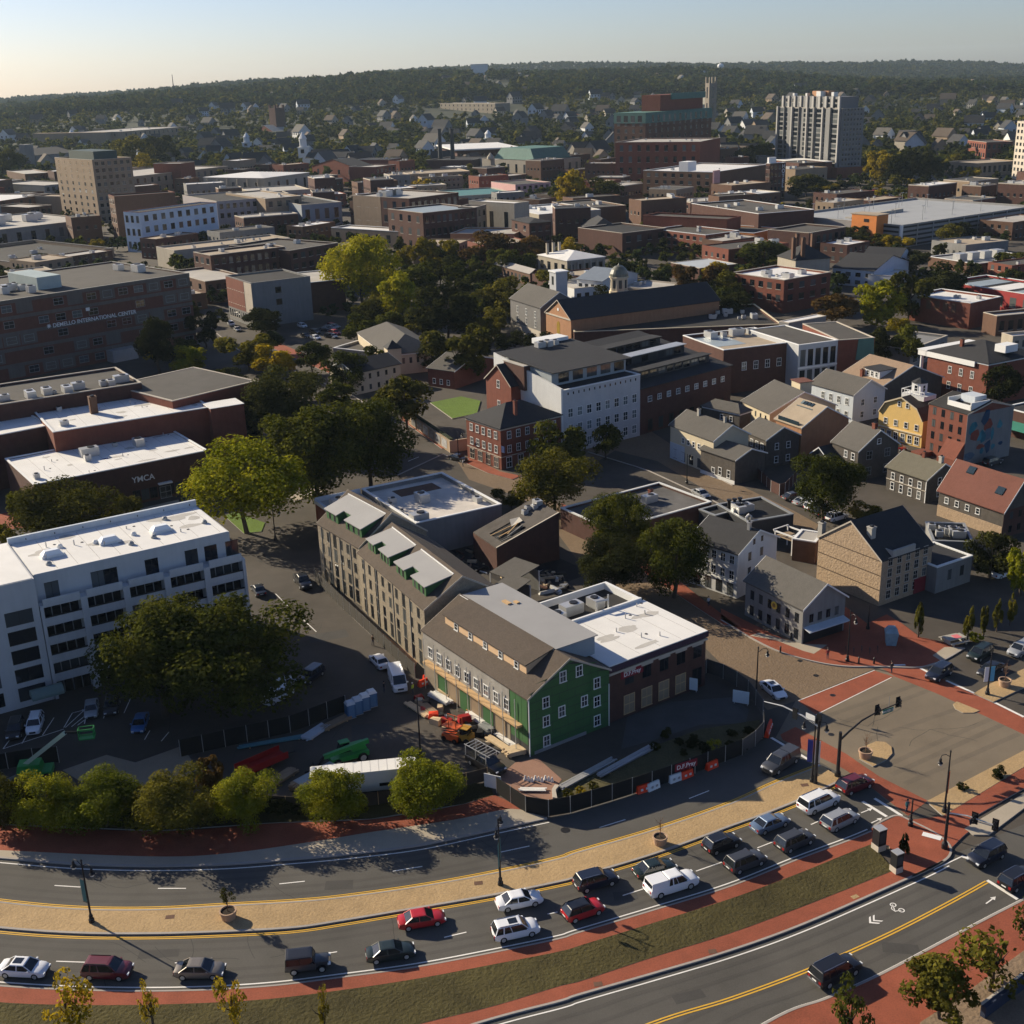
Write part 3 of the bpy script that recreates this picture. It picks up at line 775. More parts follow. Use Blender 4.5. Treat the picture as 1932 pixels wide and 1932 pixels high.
flat_mark('bicycle_marking', [[(x * .7, y * .7) for x, y in q_] for q_ in ringp(-.3, -.75, .32, .48) + ringp(-.3, .75, .32, .48) + [[(-.35, -.8), (.5, -.3), (.6, -.4), (-.25, -.9)], [(.5, -.35), (.55, .5), (.7, .5), (.65, -.35)], [(.6, .45), (-.3, .8), (-.3, .65), (.55, .3)], [(-.3, -.75), (.55, .4), (.65, .3), (-.2, -.85)]]], o2, ax)
for c, p, q in ((S4(900, 1465), S4(860, 1480), S4(960, 1440)), (S4(965, 1530), S4(920, 1548), S4(1000, 1510)), (B4(1715, 620), B4(1690, 640), B4(1745, 600))):
    o = at(c); flat_mark('lane_arrow', [[(-.9, -.07), (.3, -.07), (.3, .07), (-.9, .07)], [(.25, -.28), (.85, 0), (.25, .28)]], o, at(q) - at(p))
flat_mark('manhole_cover', [[(.55 * math.cos(a * .5236), .55 * math.sin(a * .5236)) for a in range(12)]], at(B3(413, 160)), (1, 0), .03, metald)
for p in (S4(665, 965), S4(565, 577), S4(460, 480), S4(675, 707)):
    flat_mark('manhole_cover', [[(.4 * math.cos(a * .5236), .4 * math.sin(a * .5236)) for a in range(12)]], at(p), (1, 0), .03, metald)
for p in (B2(1400, 515), B1(1118, 738), S4(490, 1303)):
    flat_mark('drain_grate', [[(-.45, -.3), (.45, -.3), (.45, .3), (-.45, .3)]], at(p), (1, .1), .165, brickb)
for p in (B3(1380, 965), B3(628, 1180)):
    flat_mark('drain_grate', [[(-.4, -.3), (.4, -.3), (.4, .3), (-.4, .3)]], at(p), (1, .1), .165, brickb)
flat_mark('tactile_plate', [[(-.4, -.25), (.4, -.25), (.4, .25), (-.4, .25)]], at(B4(820, 605)), (1, .5), .165, paver)
flat_mark('tactile_plate', [[(-1.0, -.4), (1.0, -.4), (1.0, .4), (-1.0, .4)]], at(B4(1325, 207)), (1, -.6), .175, trimw)
flat_mark('tactile_plate', [[(-.8, -.2), (.8, -.2), (.8, .2), (-.8, .2)]], at(S4(1115, 514)), (1, 0), .175, trimw)
# lawn, plaza and other small grounds
slab('lawn', [W2(825, 1210), W2(1000, 1175), W2(1110, 1200), W2(1090, 1270), W2(950, 1300)], .25, lawnm)
slab('plaza', [(-60, 980), (0, 970), (90, 953), (80, 990), (0, 1002), (-60, 1012)], .03, brickp)
slab('brick_walk', [M2(280, 1000), M2(420, 1120), M2(600, 1260), M2(760, 1380), M2(720, 1440), M2(560, 1300), M2(400, 1150), M2(270, 1020)], .12, M('dusty_brick', (.34, .21, .125), .95, .12, .8, fine=.12))
slab('yard_slab', [S1(410, 700), S1(700, 600), S1(890, 650), S1(1200, 540), S1(1300, 700), S1(1100, 790), S1(850, 800), S1(520, 770)], .02, M('dusty_slab', (.27, .225, .165), .95, .12, .5, fine=.1))
slab('yard_brick', [S2(1640, 1150), S2(1790, 1120), S3(390, 1260), S3(330, 1340), S3(340, 1410), S3(120, 1390), S2(1480, 1290)], .03, M('pinkish_brick', (.27, .155, .11), .95, .1, .8, fine=.12))
slab('planting_bed', [S3(330, 1340), S3(400, 1270), S3(700, 1150), S3(1300, 930), S3(1690, 870), S3(1710, 990), S3(1400, 1150), S3(700, 1370), S3(360, 1410)], .06, M('mulch', (.085, .075, .035), .98, .3, .6, fine=.3, bump=.6))
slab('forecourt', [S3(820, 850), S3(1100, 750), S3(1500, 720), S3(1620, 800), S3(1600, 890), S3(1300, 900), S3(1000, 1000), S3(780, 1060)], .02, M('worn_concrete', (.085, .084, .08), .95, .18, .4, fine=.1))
# ---------------------------------------------------------------- wear of the roads: tyre lanes, patches, sealed cracks
wear = M('tyre_worn_asphalt', (.074, .069, .062), .88, .14, .35, fine=.12, big=.2)
patchm = M('patched_asphalt', (.060, .057, .053), .9, .15, .5, fine=.12)
seal = M('crack_seal', (.030, .029, .028), .75, .1, 1.0)
def mixc(a, b, t, n=70):
    A_, B_ = resample(a, n), resample(b, n)
    return [p.lerp(q, t) for p, q in zip(A_, B_)]
upc = resample(up_kerb, 60) ; 
for t in (.16, .30, .66, .80): line('tyre_track', mixc(med_bot, low_kerb, t)[4:-6], .45, .0165, wear)
for t in (.2, .36, .64, .8): line('tyre_track', mixc(up_kerb, [p for p in med_top if p[0] < at((1050, 1622))[0]], t), .45, .0165, wear)
for t in (.2, .36, .66, .82): line('tyre_track', mixc(side_kerb[18:], side_far[:len(side_far)], t)[2:-8], .45, .0165, wear)
jw = M('worn_junction', (.142, .116, .085), .9, .18, .3, fine=.1, big=.2)
for p, q in ((S4(1000, 1180), S4(1850, 800)), (S4(1060, 1230), S4(1900, 850)), (S4(700, 900), S4(1400, 640)), (S4(1150, 1290), S4(1900, 960)), (S4(620, 850), S4(1330, 600)), (S4(900, 1000), S4(1600, 760))):
    line('tyre_track', resample([at(p), at(q)], 6), .8, .0215, jw)
rw_ = random.Random(4)
def crack(c, n, z):
    for _ in range(n):
        i = rw_.randrange(4, len(c) - 4); p = c[i]; a = rw_.uniform(0, 6.28); pts = [p]
        for k in range(rw_.randint(4, 9)):
            a += rw_.uniform(-.28, .28); p = p + Vector((math.cos(a), math.sin(a), 0)) * rw_.uniform(.5, 1.1); pts.append(p)
        line('sealed_crack', pts, .05, z, seal)
crack(mixc(med_bot, low_kerb, .5), 9, .0175); crack(mixc(up_kerb, [p for p in med_top if p[0] < at((1050, 1622))[0]], .5), 9, .0175)
crack(resample([at(S4(700, 900)), at(S4(1700, 950))], 30), 8, .0225); crack(resample([at((560, 1130)), at((700, 1400))], 30), 12, .0105); crack(resample([at((250, 1400)), at((700, 1390))], 30), 8, .0105)
for p, w_, d_, z in (((640, 1670), 3, 1.6, .0168), ((300, 1800), 4, 1.2, .0168), ((1180, 1690), 2.5, 1.4, .0168), ((1700, 1790), 3.5, 1.5, .0168), ((620, 1200), 6, 3, .010), ((700, 1380), 5, 4, .010), ((530, 1180), 3, 6, .010), ((1300, 1880), 3, 1.2, .0168)):
    a = at(p); r_ = rw_.uniform(-.3, .3)
    flat_mark('asphalt_patch', [[(-w_ / 2, -d_ / 2), (w_ / 2, -d_ / 2 * .9), (w_ / 2 * .95, d_ / 2), (-w_ / 2, d_ / 2)]], a, (math.cos(r_), math.sin(r_)), z, patchm)
# ---------------------------------------------------------------- buildings of the foreground
def zrow(P, row):
    lo, hi = 0.0, 79.0
    for _ in range(40):
        m = (lo + hi) / 2
        if row_of((P[0], P[1], m)) > row: lo = m
        else: hi = m
    return m
def span(p, q, z): return (at(p, z) - at(q, z)).length
def ruffle(mb, poly, z, mi=0): return mb.poly([(x, y, z) for x, y in poly], mi)
stone = M('granite_rubble', (.25, .21, .155), .95, .22, 1.6, fine=.25, bump=.5, streak=.08)
stonel = M('tan_fieldstone', (.36, .262, .172), .95, .18, 1.8, fine=.28, bump=.5)
# stone warehouse under renovation, two steps along the street
hs = HB(M2(790, 1445), M2(790, 1092)[1])
A, B, C = M2(415, 768), M2(790, 1092), M2(1170, 945)
def dormer(root, x0, x1, D, h, rise, y0):
    d = empty('dormer', (0, 0, 0)); d.parent = root
    yb = D / 2 * .90; zt = h + rise * .90 + .02; zf = h + rise * (y0 / (D / 2)); ze = zf + 1.75
    n = (x1 - x0); k_ = (zt - ze) / (yb - y0)
    def wedge(xa, xb, ya):
        za = ze + (ya - y0) * k_
        MB().hexa([(xa, ya, zf - .2), (xb, ya, zf - .2), (xb, yb, zf - .2), (xa, yb, zf - .2), (xa, ya, za), (xb, ya, za), (xb, yb, zt), (xa, yb, zt)]).build('dormer_wall', [greensheath], d)
    wedge(x0, x0 + n * .34, y0); wedge(x0 + n * .341, x0 + n * .559, y0 + 1.2); wedge(x0 + n * .56, x1, y0)
    def sl(xa, xb, ya, y2):
        za, zb_ = ze + (ya - y0) * k_ + .01, ze + (y2 - y0) * k_ + .01
        MB().hexa([(xa, ya, za), (xb, ya, za), (xb, y2, zb_), (xa, y2, zb_), (xa, ya, za + .14), (xb, ya, za + .14), (xb, y2, zb_ + .14), (xa, y2, zb_ + .14)]).build('dormer_roof', [rmemb], d)
    sl(x0 - .3, x1 + .3, y0 + 1.2, yb); sl(x0 - .3, x0 + n * .34, y0 - .3, y0 + 1.2); sl(x0 + n * .56, x1 + .3, y0 - .3, y0 + 1.2)
    MB().box(x0 - .3, yb, zt - .1, x1 + .3, yb + .15, zt + .3).build('dormer_edge', [trimw], d)
    for q in (.10, .24, .64, .78, .92):
        put('window', winmesh(.6, 1.0, 'dark'), d, (x0 + n * q, y0, zf + .35))
def warehouse(label, A, B, C, h, rise, cols, dorm, name='stone_warehouse'):
    a, W, D, rz = frame(A, B, C, h)
    root = tag(empty(name, (a[0], a[1], 0), rz), label, 'warehouse', 'stone warehouse steps along the site fence')
    FOOT.append((at(A)[0], at(A)[1], 20))
    roof_on(root, W, D, h, 'gx', rise, rbrown, stone, .15, stonetrim)
    st = h / 4.0
    for r in range(4):
        for c in range(cols):
            x = W * (.03 + .94 * (c + .5) / cols)
            tall = c % 4 == 2
            if r == 0: put('door' if tall else 'window', winmesh(1.15, 2.1, 'dark'), root, (x, 0, .15 if tall else .4))
            else: put('loading_door' if tall else 'window', winmesh(1.15 if tall else 1.0, st * (.84 if tall else .60), 'dark'), root, (x, 0, r * st + (.1 if tall else .45)))
    for r in (1, 2, 3):
        put('window', winmesh(.9, 1.5, 'stone'), root, (W, D * .35, r * st + .4), R(90)); put('window', winmesh(.9, 1.5, 'stone'), root, (W, D * .65, r * st + .4), R(90))
    for x0, x1 in dorm: dormer(root, x0 * W, x1 * W, D, h, rise, 1.3)
    for q in (.1, .3, .55, .8):
        lo = MB().box(W * q - .05, -.02, 0, W * q + .05, -.1, h).build('downpipe', [metalg], root)
    return root, W, D
a, Wf, Df, rzf = frame(A, B, C, hs)
rs = zrow(Vector((at(B, hs) + at(C, hs)) / 2), M2(995, 880)[1]) - hs
warehouse('front half of the grey stone warehouse with two pale flat-topped green dormers', A, B, C, hs, rs, 9, ((.06, .40), (.50, .92)))
warehouse('rear half of the grey stone warehouse carrying one long green dormer', M2(186, 602), M2(420, 742), M2(800, 640), hs + .5, rs + .7, 6, ((.08, .92),))
# green sheathed building at the end of the row
hg = HB(S3(180, 1110), S3(165, 730)[1])
A, B = S3(165, 730), S3(700, 535)
a, W, D0, rz = frame(A, B, M2(905, 1130), hg)
mid = (at(A, hg) + at(B, hg)) / 2
rise = zrow(mid, S3(440, 465)[1]) - hg
D = span(S3(440, 465), M2(1050, 995), hg + rise)
root = tag(empty('timber_building', (a[0], a[1], 0), rz), 'long brown-roofed building with green sheathed gable end and half bare walls', 'building')
GREEN = (root, W, D, hg, rise)
FOOT.append((at(A)[0] - 5, at(A)[1] + 15, 22))
roof_on(root, W, D, hg, 'gy', rise, rbrown, darkw, .25, stonetrim)
b = MB()       # sheathing boards of the gable, each with an open joint
def gab(x): return hg + rise * (1 - abs(x - W / 2) / (W / 2)) - .12
rw = 1.22
for j in range(int((hg + rise) / rw) + 1):
    xs = -0.02 if j % 2 else -1.2
    while xs < W:
        x0, x1 = max(xs, .02), min(xs + 2.44, W - .02); z0, z1 = j * rw + .03, (j + 1) * rw - .03
        xs += 2.44
        if x1 - x0 < .1: continue
        P = [(x0, z0), (x1, z0)]
        t1, t0 = min(z1, gab(x1)), min(z1, gab(x0))
        if t0 <= z0 and t1 <= z0: continue
        Q = [(x0 + .02, -.05, z0), (x1 - .02, -.05, z0), (x1 - .02, -.05, max(t1, z0 + .01))]
        if x0 < W / 2 < x1 and gab(W / 2) < z1: Q.append((W / 2, -.05, gab(W / 2)))
        Q.append((x0 + .02, -.05, max(t0, z0 + .01)))
        MB().poly(Q).build('sheathing_board', [greensheath], root)
st = hg / 3
for x, r in ((.21, 2.12), (.21, 1.15), (.40, 1.35), (.21, .12), (.42, 3.12), (.62, 3.12), (.84, 2.15), (.84, 1.18), (.84, .15), (.68, 1.45)):
    put('window', winmesh(.85, 1.35, 'white'), root, (W * x, -.06, r * st + .35))
MB().box(W - .15, -.16, 0, W - .05, -.06, hg * .75).box(0, -.16, 0, .12, -.06, hg).build('corner_board', [trimw], root)
MB().box(.8, -.12, .05, W * .7, -.05, .5).build('base_vent', [metalg], root)
# left flank: boards, siding, storefront
for k in range(3):
    MB().box(-.06, .1 + k * 1.25, 1.6, 0, 1.3 + k * 1.25, hg - .15).build('sheathing_board', [greensheath], root)
MB().box(-.05, 4.0, hg * .5, 0, D, hg - .1).build('siding', [M('grey_siding', (.30, .28, .25), .85, .22, .8, streak=.12)], root)
MB().box(-.05, 4.0, 0, 0, D, hg * .5 - .02).build('ground_floor', [M('raw_plywood', (.26, .215, .16), .85, .28, .5)], root)
windows(root, W, D, 'l', 9, 1, .95, 1.4, hg * .58, 1, .03, .86, 'white', off=.06)
for i in range(6):
    y = 5 + i * (D - 8) / 6
    MB().box(-.1, y, .05, -.05, y + 2.3, hg * .42).build('board_panel', [greensheath if i % 2 else litp], root)
MB().box(-.9, 1.2, hg * .46, -.05, D - 1, hg * .46 + .3).build('scaffold_deck', [woodm], root)
for i in range(9):
    y = 1.5 + i * (D - 3) / 8
    MB().box(-.95, y, 0, -.87, y + .08, hg * .95).build('scaffold_pole', [galv], root)
# long shed dormer with peach wall
pk = M('peach_boarding', (.62, .42, .25), .8, .06, .8)
y0, y1 = D * .13, D * .90
xw = W * .17; zb = hg + rise * .34 - .1
d = empty('shed_dormer', (0, 0, 0)); d.parent = root
zt = zb + 1.5
b = MB().hexa([(xw, y0, zb), (W * .5, y0, zb), (W * .5, y1, zb), (xw, y1, zb), (xw, y0, zt), (W * .5, y0, hg + rise + .1), (W * .5, y1, hg + rise + .1), (xw, y1, zt)])
b.build('dormer_wall', [pk], d)
MB().hexa([(xw - .3, y0 - .2, zt), (W * .5, y0 - .2, hg + rise + .12), (W * .5, y1 + .2, hg + rise + .12), (xw - .3, y1 + .2, zt), (xw - .3, y0 - .2, zt + .16), (W * .5, y0 - .2, hg + rise + .28), (W * .5, y1 + .2, hg + rise + .28), (xw - .3, y1 + .2, zt + .16)]).build('dormer_roof', [rbrown], d)
for k in range(5):
    put('window', winmesh(.7, .9, 'white'), d, (xw - .01, y0 + (k + .6) * (y1 - y0) / 5.4, zb + .3), R(-90))
# flat membrane roof of the rear half
zf = hg + rise - .05
MB().box(W * .50, D * .13, zf - 2.6, W * 1.02, D * .99, zf).build('upper_wall', [rblue], root)
MB().box(W * .49, D * .12, zf, W * 1.05, D, zf + .12).build('flat_roof', [rmemb], root)
MB().box(W * .485, D * .12, zf - .02, W * .49, D, zf + .2).build('roof_edge', [trimw], root)
MB().box(W * .75, D * .72, zf + .12, W * .8, D * .78, zf + .3).box(W * .84, D * .70, zf + .12, W * .88, D * .735, zf + .3).build('timber_stack', [woodm], root)
# dark brick building with the pale roof
hb = HB(S3(1335, 640), S3(1338, 285)[1])
a, W, D, rz = frame(S3(775, 492), S3(1338, 285), S3(920, 85), hb)
root = tag(empty('brick_building', (a[0], a[1], 0), rz), 'dark brick two-storey building with pale membrane roof and red contractor sign', 'building')
FOOT.append((at(S3(1000, 300))[0], at(S3(1000, 300))[1], 18))
roof_detail(root, .3, .3, W - .3, D - .3, hb + .12, 7, 3.2, 2)
FL = W * .13
MB().prism([(-FL, 0), (W, 0), (W, D), (-FL, D)], 0, hb - .02).build('wall', [brickd], root)
MB().box(-FL, -.15, hb, W + .15, D, hb + .12).build('roof', [rwhite], root)
MB().box(-FL, -.28, hb - .75, W + .25, -.02, hb - .02).build('fascia', [M('plum_fascia', (.05, .03, .05), .7, .1)], root)
MB().box(-FL, -.2, hb - 1.3, W + .18, -.02, hb - 1.0).build('cornice', [stonetrim], root)
for i in range(5):
    x = (i + .5) * W / 5
    put('window', winmesh(1.5, 1.7, 'dark'), root, (x, 0, hb * .58))
    put('window' if i % 2 else 'door', winmesh(1.7, 2.6, 'board' if i in (0, 1, 2, 3) else 'dark'), root, (x, 0, .5))
    MB().box(x - 1.0, -.12, hb * .58 + 1.8, x + 1.0, 0, hb * .58 + 2.1).build('lintel', [stonetrim], root)
windows(root, W, D, 'r', 6, 2, 1.2, 1.7, 1.2, 3.6, style='dark')
# the lower tar roof behind it, ringed by white parapets
y2 = D + .02; D2 = D * .62
h2 = hb - .7
MB().prism([(-FL * 1.3, y2), (W * .98, y2), (W * .98, y2 + D2), (-FL * 1.3, y2 + D2)], 0, h2).build('rear_wall', [brickd], root)
MB().box(-FL * 1.2, y2 + .2, h2, W * .96, y2 + D2 - .2, h2 + .06).build('tar_roof', [rdark], root)
MB().box(-FL * 1.3, y2, h2, W * .99, y2 + .35, hb + .5).box(W * .955, y2 + .35, h2, W * .99, y2 + D2, hb + .4).box(-FL * 1.3, y2 + D2 - .3, h2, W * .955, y2 + D2, hb + .4).build('parapet', [trimw], root)
for x, y in ((.35, .5), (.1, .35), (.62, .45)):
    roof_unit(root, W * x, y2 + D2 * y, h2 + .06)
b = MB().tube([(W * .62, y2 + .8, h2), (W * .62, y2 + .8, h2 + 3)], .12, 8).tube([(W * .62, y2 + .8, h2 + 2.2), (W * .5, y2 + 1.2, h2 + 2.2), (W * .5, y2 + 1.2, h2)], .2, 8)
b.build('flue_pipe', [galv], root)
roof_unit(root, -FL * .1, D * .8, hb + .12, .9)
for x, y in ((.35, .55), (.6, .2), (.8, .7)): MB().box(W * x, D * y, hb + .12, W * x + .15, D * y + .15, hb + .7).build('vent_pipe', [galv], root)
BRK = (root, W, D, hb)
# stained white roof block behind the warehouse
r, W, D = bld('brick_building', 'low block with rust-stained white roof and white parapet behind the stone warehouse', M2(745, 600), M2(1228, 492), M2(890, 312), 6.6, greyw, 'flat', M('stained_roof', (.58, .53, .47), .85, .22, .25, big=.2, fine=.1), par=.9, cope=trimw)
pbox(r, 'roof_patch', brickb, W * .3, D * .72, 5.705, W * .8, D * .9, 5.72)
for x, y, s in ((.42, .52, 1.3), (.05, .35, 1), (.13, .62, 1), (-.02, .55, .9), (.1, .1, 1.4), (.9, .25, .8)): roof_unit(r, W * max(x, .06), D * y, 5.7, s)
MB().prism([(-W * .55, D * .1), (-.4, D * .1), (-.4, D), (-W * .55, D)], 0, 5.8).build('side_wall', [brick], r)
MB().box(-W * .54, D * .11, 5.8, -.45, D - .1, 5.88).build('side_roof', [rlight], r)
MB().box(-W * .56, D - .4, 5.8, -.4, D, 6.7).box(-W * .57, D * .1, 5.8, -W * .54, D - .4, 6.5).build('side_parapet', [bluew], r)
roof_unit(r, -W * .4, D * .8, 5.9, 1.2)
# half collapsed mono-pitch brick building
gA = at(M2(1200, 745), 4.6); gB = at(M2(1553, 545), 8.6); gC = at(M2(1045, 660), 4.6)
u = Vector((gB[0] - gA[0], gB[1] - gA[1])); W = u.length; u.normalize(); D = max(8.0, (Vector((gC[0] - gA[0], gC[1] - gA[1]))).dot(Vector((-u[1], u[0]))))
r = tag(empty('brick_building', (gA[0], gA[1], 0), math.atan2(u[1], u[0])), 'half demolished brick building with a dark hole in its sloping roof', 'building')
RECT.append((gA[0] + u[0] * W / 2 - u[1] * D / 2, gA[1] + u[1] * W / 2 + u[0] * D / 2, u[0], u[1], W / 2, D / 2))
def zs(x): return 4.6 + 4.0 * x / W
MB().hexa([(0, 0, 0), (W, 0, 0), (W, D, 0), (0, D, 0), (0, 0, zs(0) - .1), (W, 0, zs(W) - .1), (W, D, zs(W) - .1), (0, D, zs(0) - .1)]).build('wall', [brickd], r)
def slope(nm, m, x0, x1, y0, y1, dz=0.0, th=.16): MB().hexa([(x0, y0, zs(x0) + dz), (x1, y0, zs(x1) + dz), (x1, y1, zs(x1) + dz), (x0, y1, zs(x0) + dz), (x0, y0, zs(x0) + dz + th), (x1, y0, zs(x1) + dz + th), (x1, y1, zs(x1) + dz + th), (x0, y1, zs(x0) + dz + th)]).build(nm, [m], r)
rg_ = M('sooty_roof', (.085, .075, .066), .95, .25, .6, fine=.2)
slope('roof', rg_, W * .52, W, 0, D); slope('roof', rg_, 0, W * .52, D * .62, D); slope('roof', rg_, 0, W * .12, 0, D * .62); slope('roof', rg_, W * .12, W * .52, 0, D * .10)
slope('dark_hole_sheet', rdark, W * .12, W * .52, D * .10, D * .62, -.05, .06)  # black sheet paints the darkness inside the open roof hole
for k in range(13):
    x0 = W * random.uniform(.10, .3); y0 = D * random.uniform(.12, .6)
    MB().bar((x0, y0, zs(x0) + random.uniform(0, .4)), (x0 + random.uniform(1.5, 4), y0 + random.uniform(-.8, .8), zs(x0) + random.uniform(.6, 1.6)), .14).build('broken_rafter', [woodm if k % 3 == 0 else (rdark if k % 3 == 1 else greyw)], r)
MB().poly([(W * .40, D * .42, zs(W * .4) + .3), (W * .56, D * .36, zs(W * .56) + .5), (W * .60, D * .60, zs(W * .6) + .25), (W * .46, D * .64, zs(W * .46) + .6)]).build('torn_tarpaulin', [rlight], r)
slope('coping', stonetrim, 0, W, -.12, .14, .17, .08)
for k in range(4): roof_unit(r, W * (.70 + .08 * k), D * (.62 + .08 * (k % 2)), zs(W * (.70 + .08 * k)), .8)
# fenced demolition yard with open porch roofs
for p, q, s, hh in ((M2(1160, 880), M2(1300, 930), M2(1350, 800), 3.6), (M2(1175, 960), M2(1290, 1000), M2(1240, 900), 3.2)):
    a, W, D, rz = frame(p, q, s, hh)
    t = tag(empty('open_shed', (a[0], a[1], 0), rz), 'grey open shed roof beside the stone warehouse, ' + ('larger one' if hh > 3.5 else 'smaller one'), 'shed', 'grey sheds in the demolition yard')
    W = min(W, 7); D = min(max(D, 3), 6)
    MB().hexa([(0, 0, hh), (W, 0, hh), (W, D, hh + .8), (0, D, hh + .8), (0, 0, hh + .15), (W, 0, hh + .15), (W, D, hh + .95), (0, D, hh + .95)]).build('roof', [rgreyish], t)
    for x, y in ((.1, .1), (W - .1, .1), (.1, D - .1), (W - .1, D - .1)):
        MB().box(x - .08, y - .08, 0, x + .08, y + .08, hh).build('post', [trimw], t)
    MB().box(.2, D - .2, 0, W - .2, D - .1, hh).build('wall', [greyw], t)
# white apartment block on the left
ht = HB((475, 1216), 1054)
a, W, D, rz = frame(M1(225, 1075), M1(1385, 800), M1(1160, 505), ht)
hp = ht + 3.9
root = tag(empty('apartment_block', (a[0], a[1], 0), rz), 'long white five-storey apartment block with strip balconies and white roof', 'building')
FOOT.append((at((260, 1150))[0], at((260, 1150))[1], 30))
ex = 24.0                       # runs on past the picture's left edge
wht = M('white_render', (.50, .50, .495), .75, .06, .5, streak=.08)
_, Wp, Dp, _ = frame(M1(180, 935), M1(1340, 665), M1(1160, 505), hp)
yb = 1.7
MB().prism([(0, 1.5), (W, 1.5), (W, yb + Dp), (0, yb + Dp)], 0, ht - .3).build('wall', [wht], root)
MB().prism([(0, yb + .4), (W - 1.2, yb + .4), (W - 1.2, yb + Dp), (0, yb + Dp)], ht - .3, hp).build('penthouse_wall', [wht], root)
MB().prism([(-ex, .1), (-.1, .1), (-.1, yb + Dp), (-ex, yb + Dp)], 0, hp + .3).build('west_wing', [wht], root)
MB().box(.3, yb + .5, hp, W - 1.4, yb + Dp - .6, hp + .05).box(-ex + .3, .3, hp + .3, -.3, yb + Dp - .4, hp + .36).build('roof', [rwhite], root)
roof_detail(root, .6, yb + 1, W - 1.8, yb + Dp - 1.2, hp + .05, 14, 3.0, 3)
MB().box(-.1, yb + Dp - .5, hp, W - 1.2, yb + Dp, hp + 1.0).build('parapet', [bluew], root)
fl = ht / 5
nb = 5
for r_ in range(5):
    z = r_ * fl
    MB().box(0, 0, z + fl - .28, W, 1.5, z + fl - .02).build('balcony_slab', [wht], root)
    for c in range(nb):
        x0, x1 = c * W / nb + .45, (c + 1) * W / nb - .45
        if r_: MB().box(x0, .05, z, x1, .15, z + .95).build('balcony_front', [wht], root)
        if r_: MB().box(x0, .03, z + .95, x1, .17, z + 1.15).build('balcony_rail', [metald], root)
        MB().box(x0 + .1, 1.40, z + .05, x1 - .1, 1.48, z + fl - .4).build('glazing', [glass], root)
        for k in range(1, 4): MB().box(x0 + (x1 - x0) * k / 4 - .06, 1.34, z + .05, x0 + (x1 - x0) * k / 4 + .06, 1.40, z + fl - .4).build('mullion', [metalg], root)
for c in range(nb + 1):
    x = c * W / nb
    MB().box(x - .45 if c else 0, -.12, 0, x + .45 if c < nb else W, 1.5, ht + .05).build('pier', [wht], root)
for c in range(nb):
    MB().box(c * W / nb + .46, -.02, ht, (c + 1) * W / nb - .46, .18, ht + .9).build('terrace_parapet', [wht], root)
for x in (.045, .26, .32, .52, .72, .82, .93):
    put('window', winmesh(1.9, 2.2, 'dark'), root, (W * x + 1, yb + .4, ht + .2))
for r_ in range(5):
    for k in range(3):
        o = put('window', winmesh(3.6, 1.9, 'dark'), root, (-2.8 - k * 5.5, .1, r_ * fl + 1.0))
for x, y in ((.14, .42), (.42, .45), (.68, .45)):
    b = MB(); b.box(-1.5, -.9, 0, 1.5, .9, .35, 1); b.hexa([(-1.4, -.8, .35), (1.4, -.8, .35), (1.4, .8, .35), (-1.4, .8, .35), (-.9, -.45, .95), (.9, -.45, .95), (.9, .45, .95), (-.9, .45, .95)], 0)
    b.build('skylight', [skyl, trimw], root, (W * x, yb + Dp * y, hp + .05))
for x, y in ((.2, .6), (.55, .5), (.36, .5), (.9, .4), (.75, .75), (.1, .2), (.5, .25), (.62, .3)):
    b = MB().lathe([(.45, 0), (.4, .3), (.2, .55)], 10); b.build('roof_vent', [trimw if x in (.36, .2, .55) else metalg], root, (W * x, yb + Dp * y, hp + .05), 0)
for k in range(7): MB().box(0, 0, 0, .12, .06, .25).build('scupper', [metald], root, (W * (.08 + k * .14), yb + Dp - .56, hp + .3))
MB().lathe([(.9, 0)], 8).v and None
bcan = MB().tube([(0, -2.6, 2.4), (4.2, -2.6, 2.4)], 1.1, 12); bcan.v = [(x, y, 2.4 + max(z - 2.4, -.1)) for x, y, z in bcan.v]
bcan.build('entrance_canopy', [M('green_canvas', (.16, .22, .20), .8, .1)], root, (-3.5, 0, 0))
# ---- brick sports centre complex on the left
hY = HB((392, 920), 849)
r, W, D = bld('sports_centre', 'low brick hall with white roof, big wall letters and a flagpole in front', M1(190, 382), M1(1175, 187), M1(1050, 45), hY, brickd, 'flat', rwhite, par=.25, cope=trimw)
YM = (r, W, D, hY); roof_detail(r, .5, .5, W - .5, D - .5, hY - .25, 12, 3.4, 4)
for x, y in ((.05, .2), (.38, .45), (.42, .6), (.72, .62), (.6, .75)): roof_unit(r, W * x, D * y, hY - .25)
for k in range(8): put('window', winmesh(1.6, 2.2, 'dark'), r, (W * (.55 + .05 * k), 0, .6))
put('door', winmesh(2.2, 2.4, 'grey'), r, (W * .72, 0, .1)); MB().box(W * .68, -.9, 3.2, W * .76, 0, 3.5).build('door_canopy', [trimw], r)
def wall_text(root, s, x, z, size, mat, y=-.06, name='lettering', rz=0.0, loc=None, bold=True):
    cu = bpy.data.curves.new(name, 'FONT'); cu.body = s; cu.size = size; cu.extrude = .03; cu.align_x = 'CENTER'
    if bold: cu.offset = size * .012
    t_ = bpy.data.objects.new(name, cu); me_ = bpy.data.meshes.new_from_object(t_); bpy.data.objects.remove(t_); me_.materials.clear(); me_.materials.append(mat)
    o = bpy.data.objects.new(name, me_); COL.objects.link(o); o.parent = root
    o.location = loc or (x, y, z); o.rotation_euler = (R(90), 0, rz)
    return o
wall_text(r, 'YMCA', W * .60, hY * .55, 1.7, trimw)
hY2 = hY + 4.2
r, W, D = bld('sports_centre', 'higher brick block with white roof and square brick chimney behind the low hall', W1(300, 1372), W1(752, 1300), W1(800, 1130), hY2, brick, 'flat', rwhite, par=.3, cope=trimw, W=34)
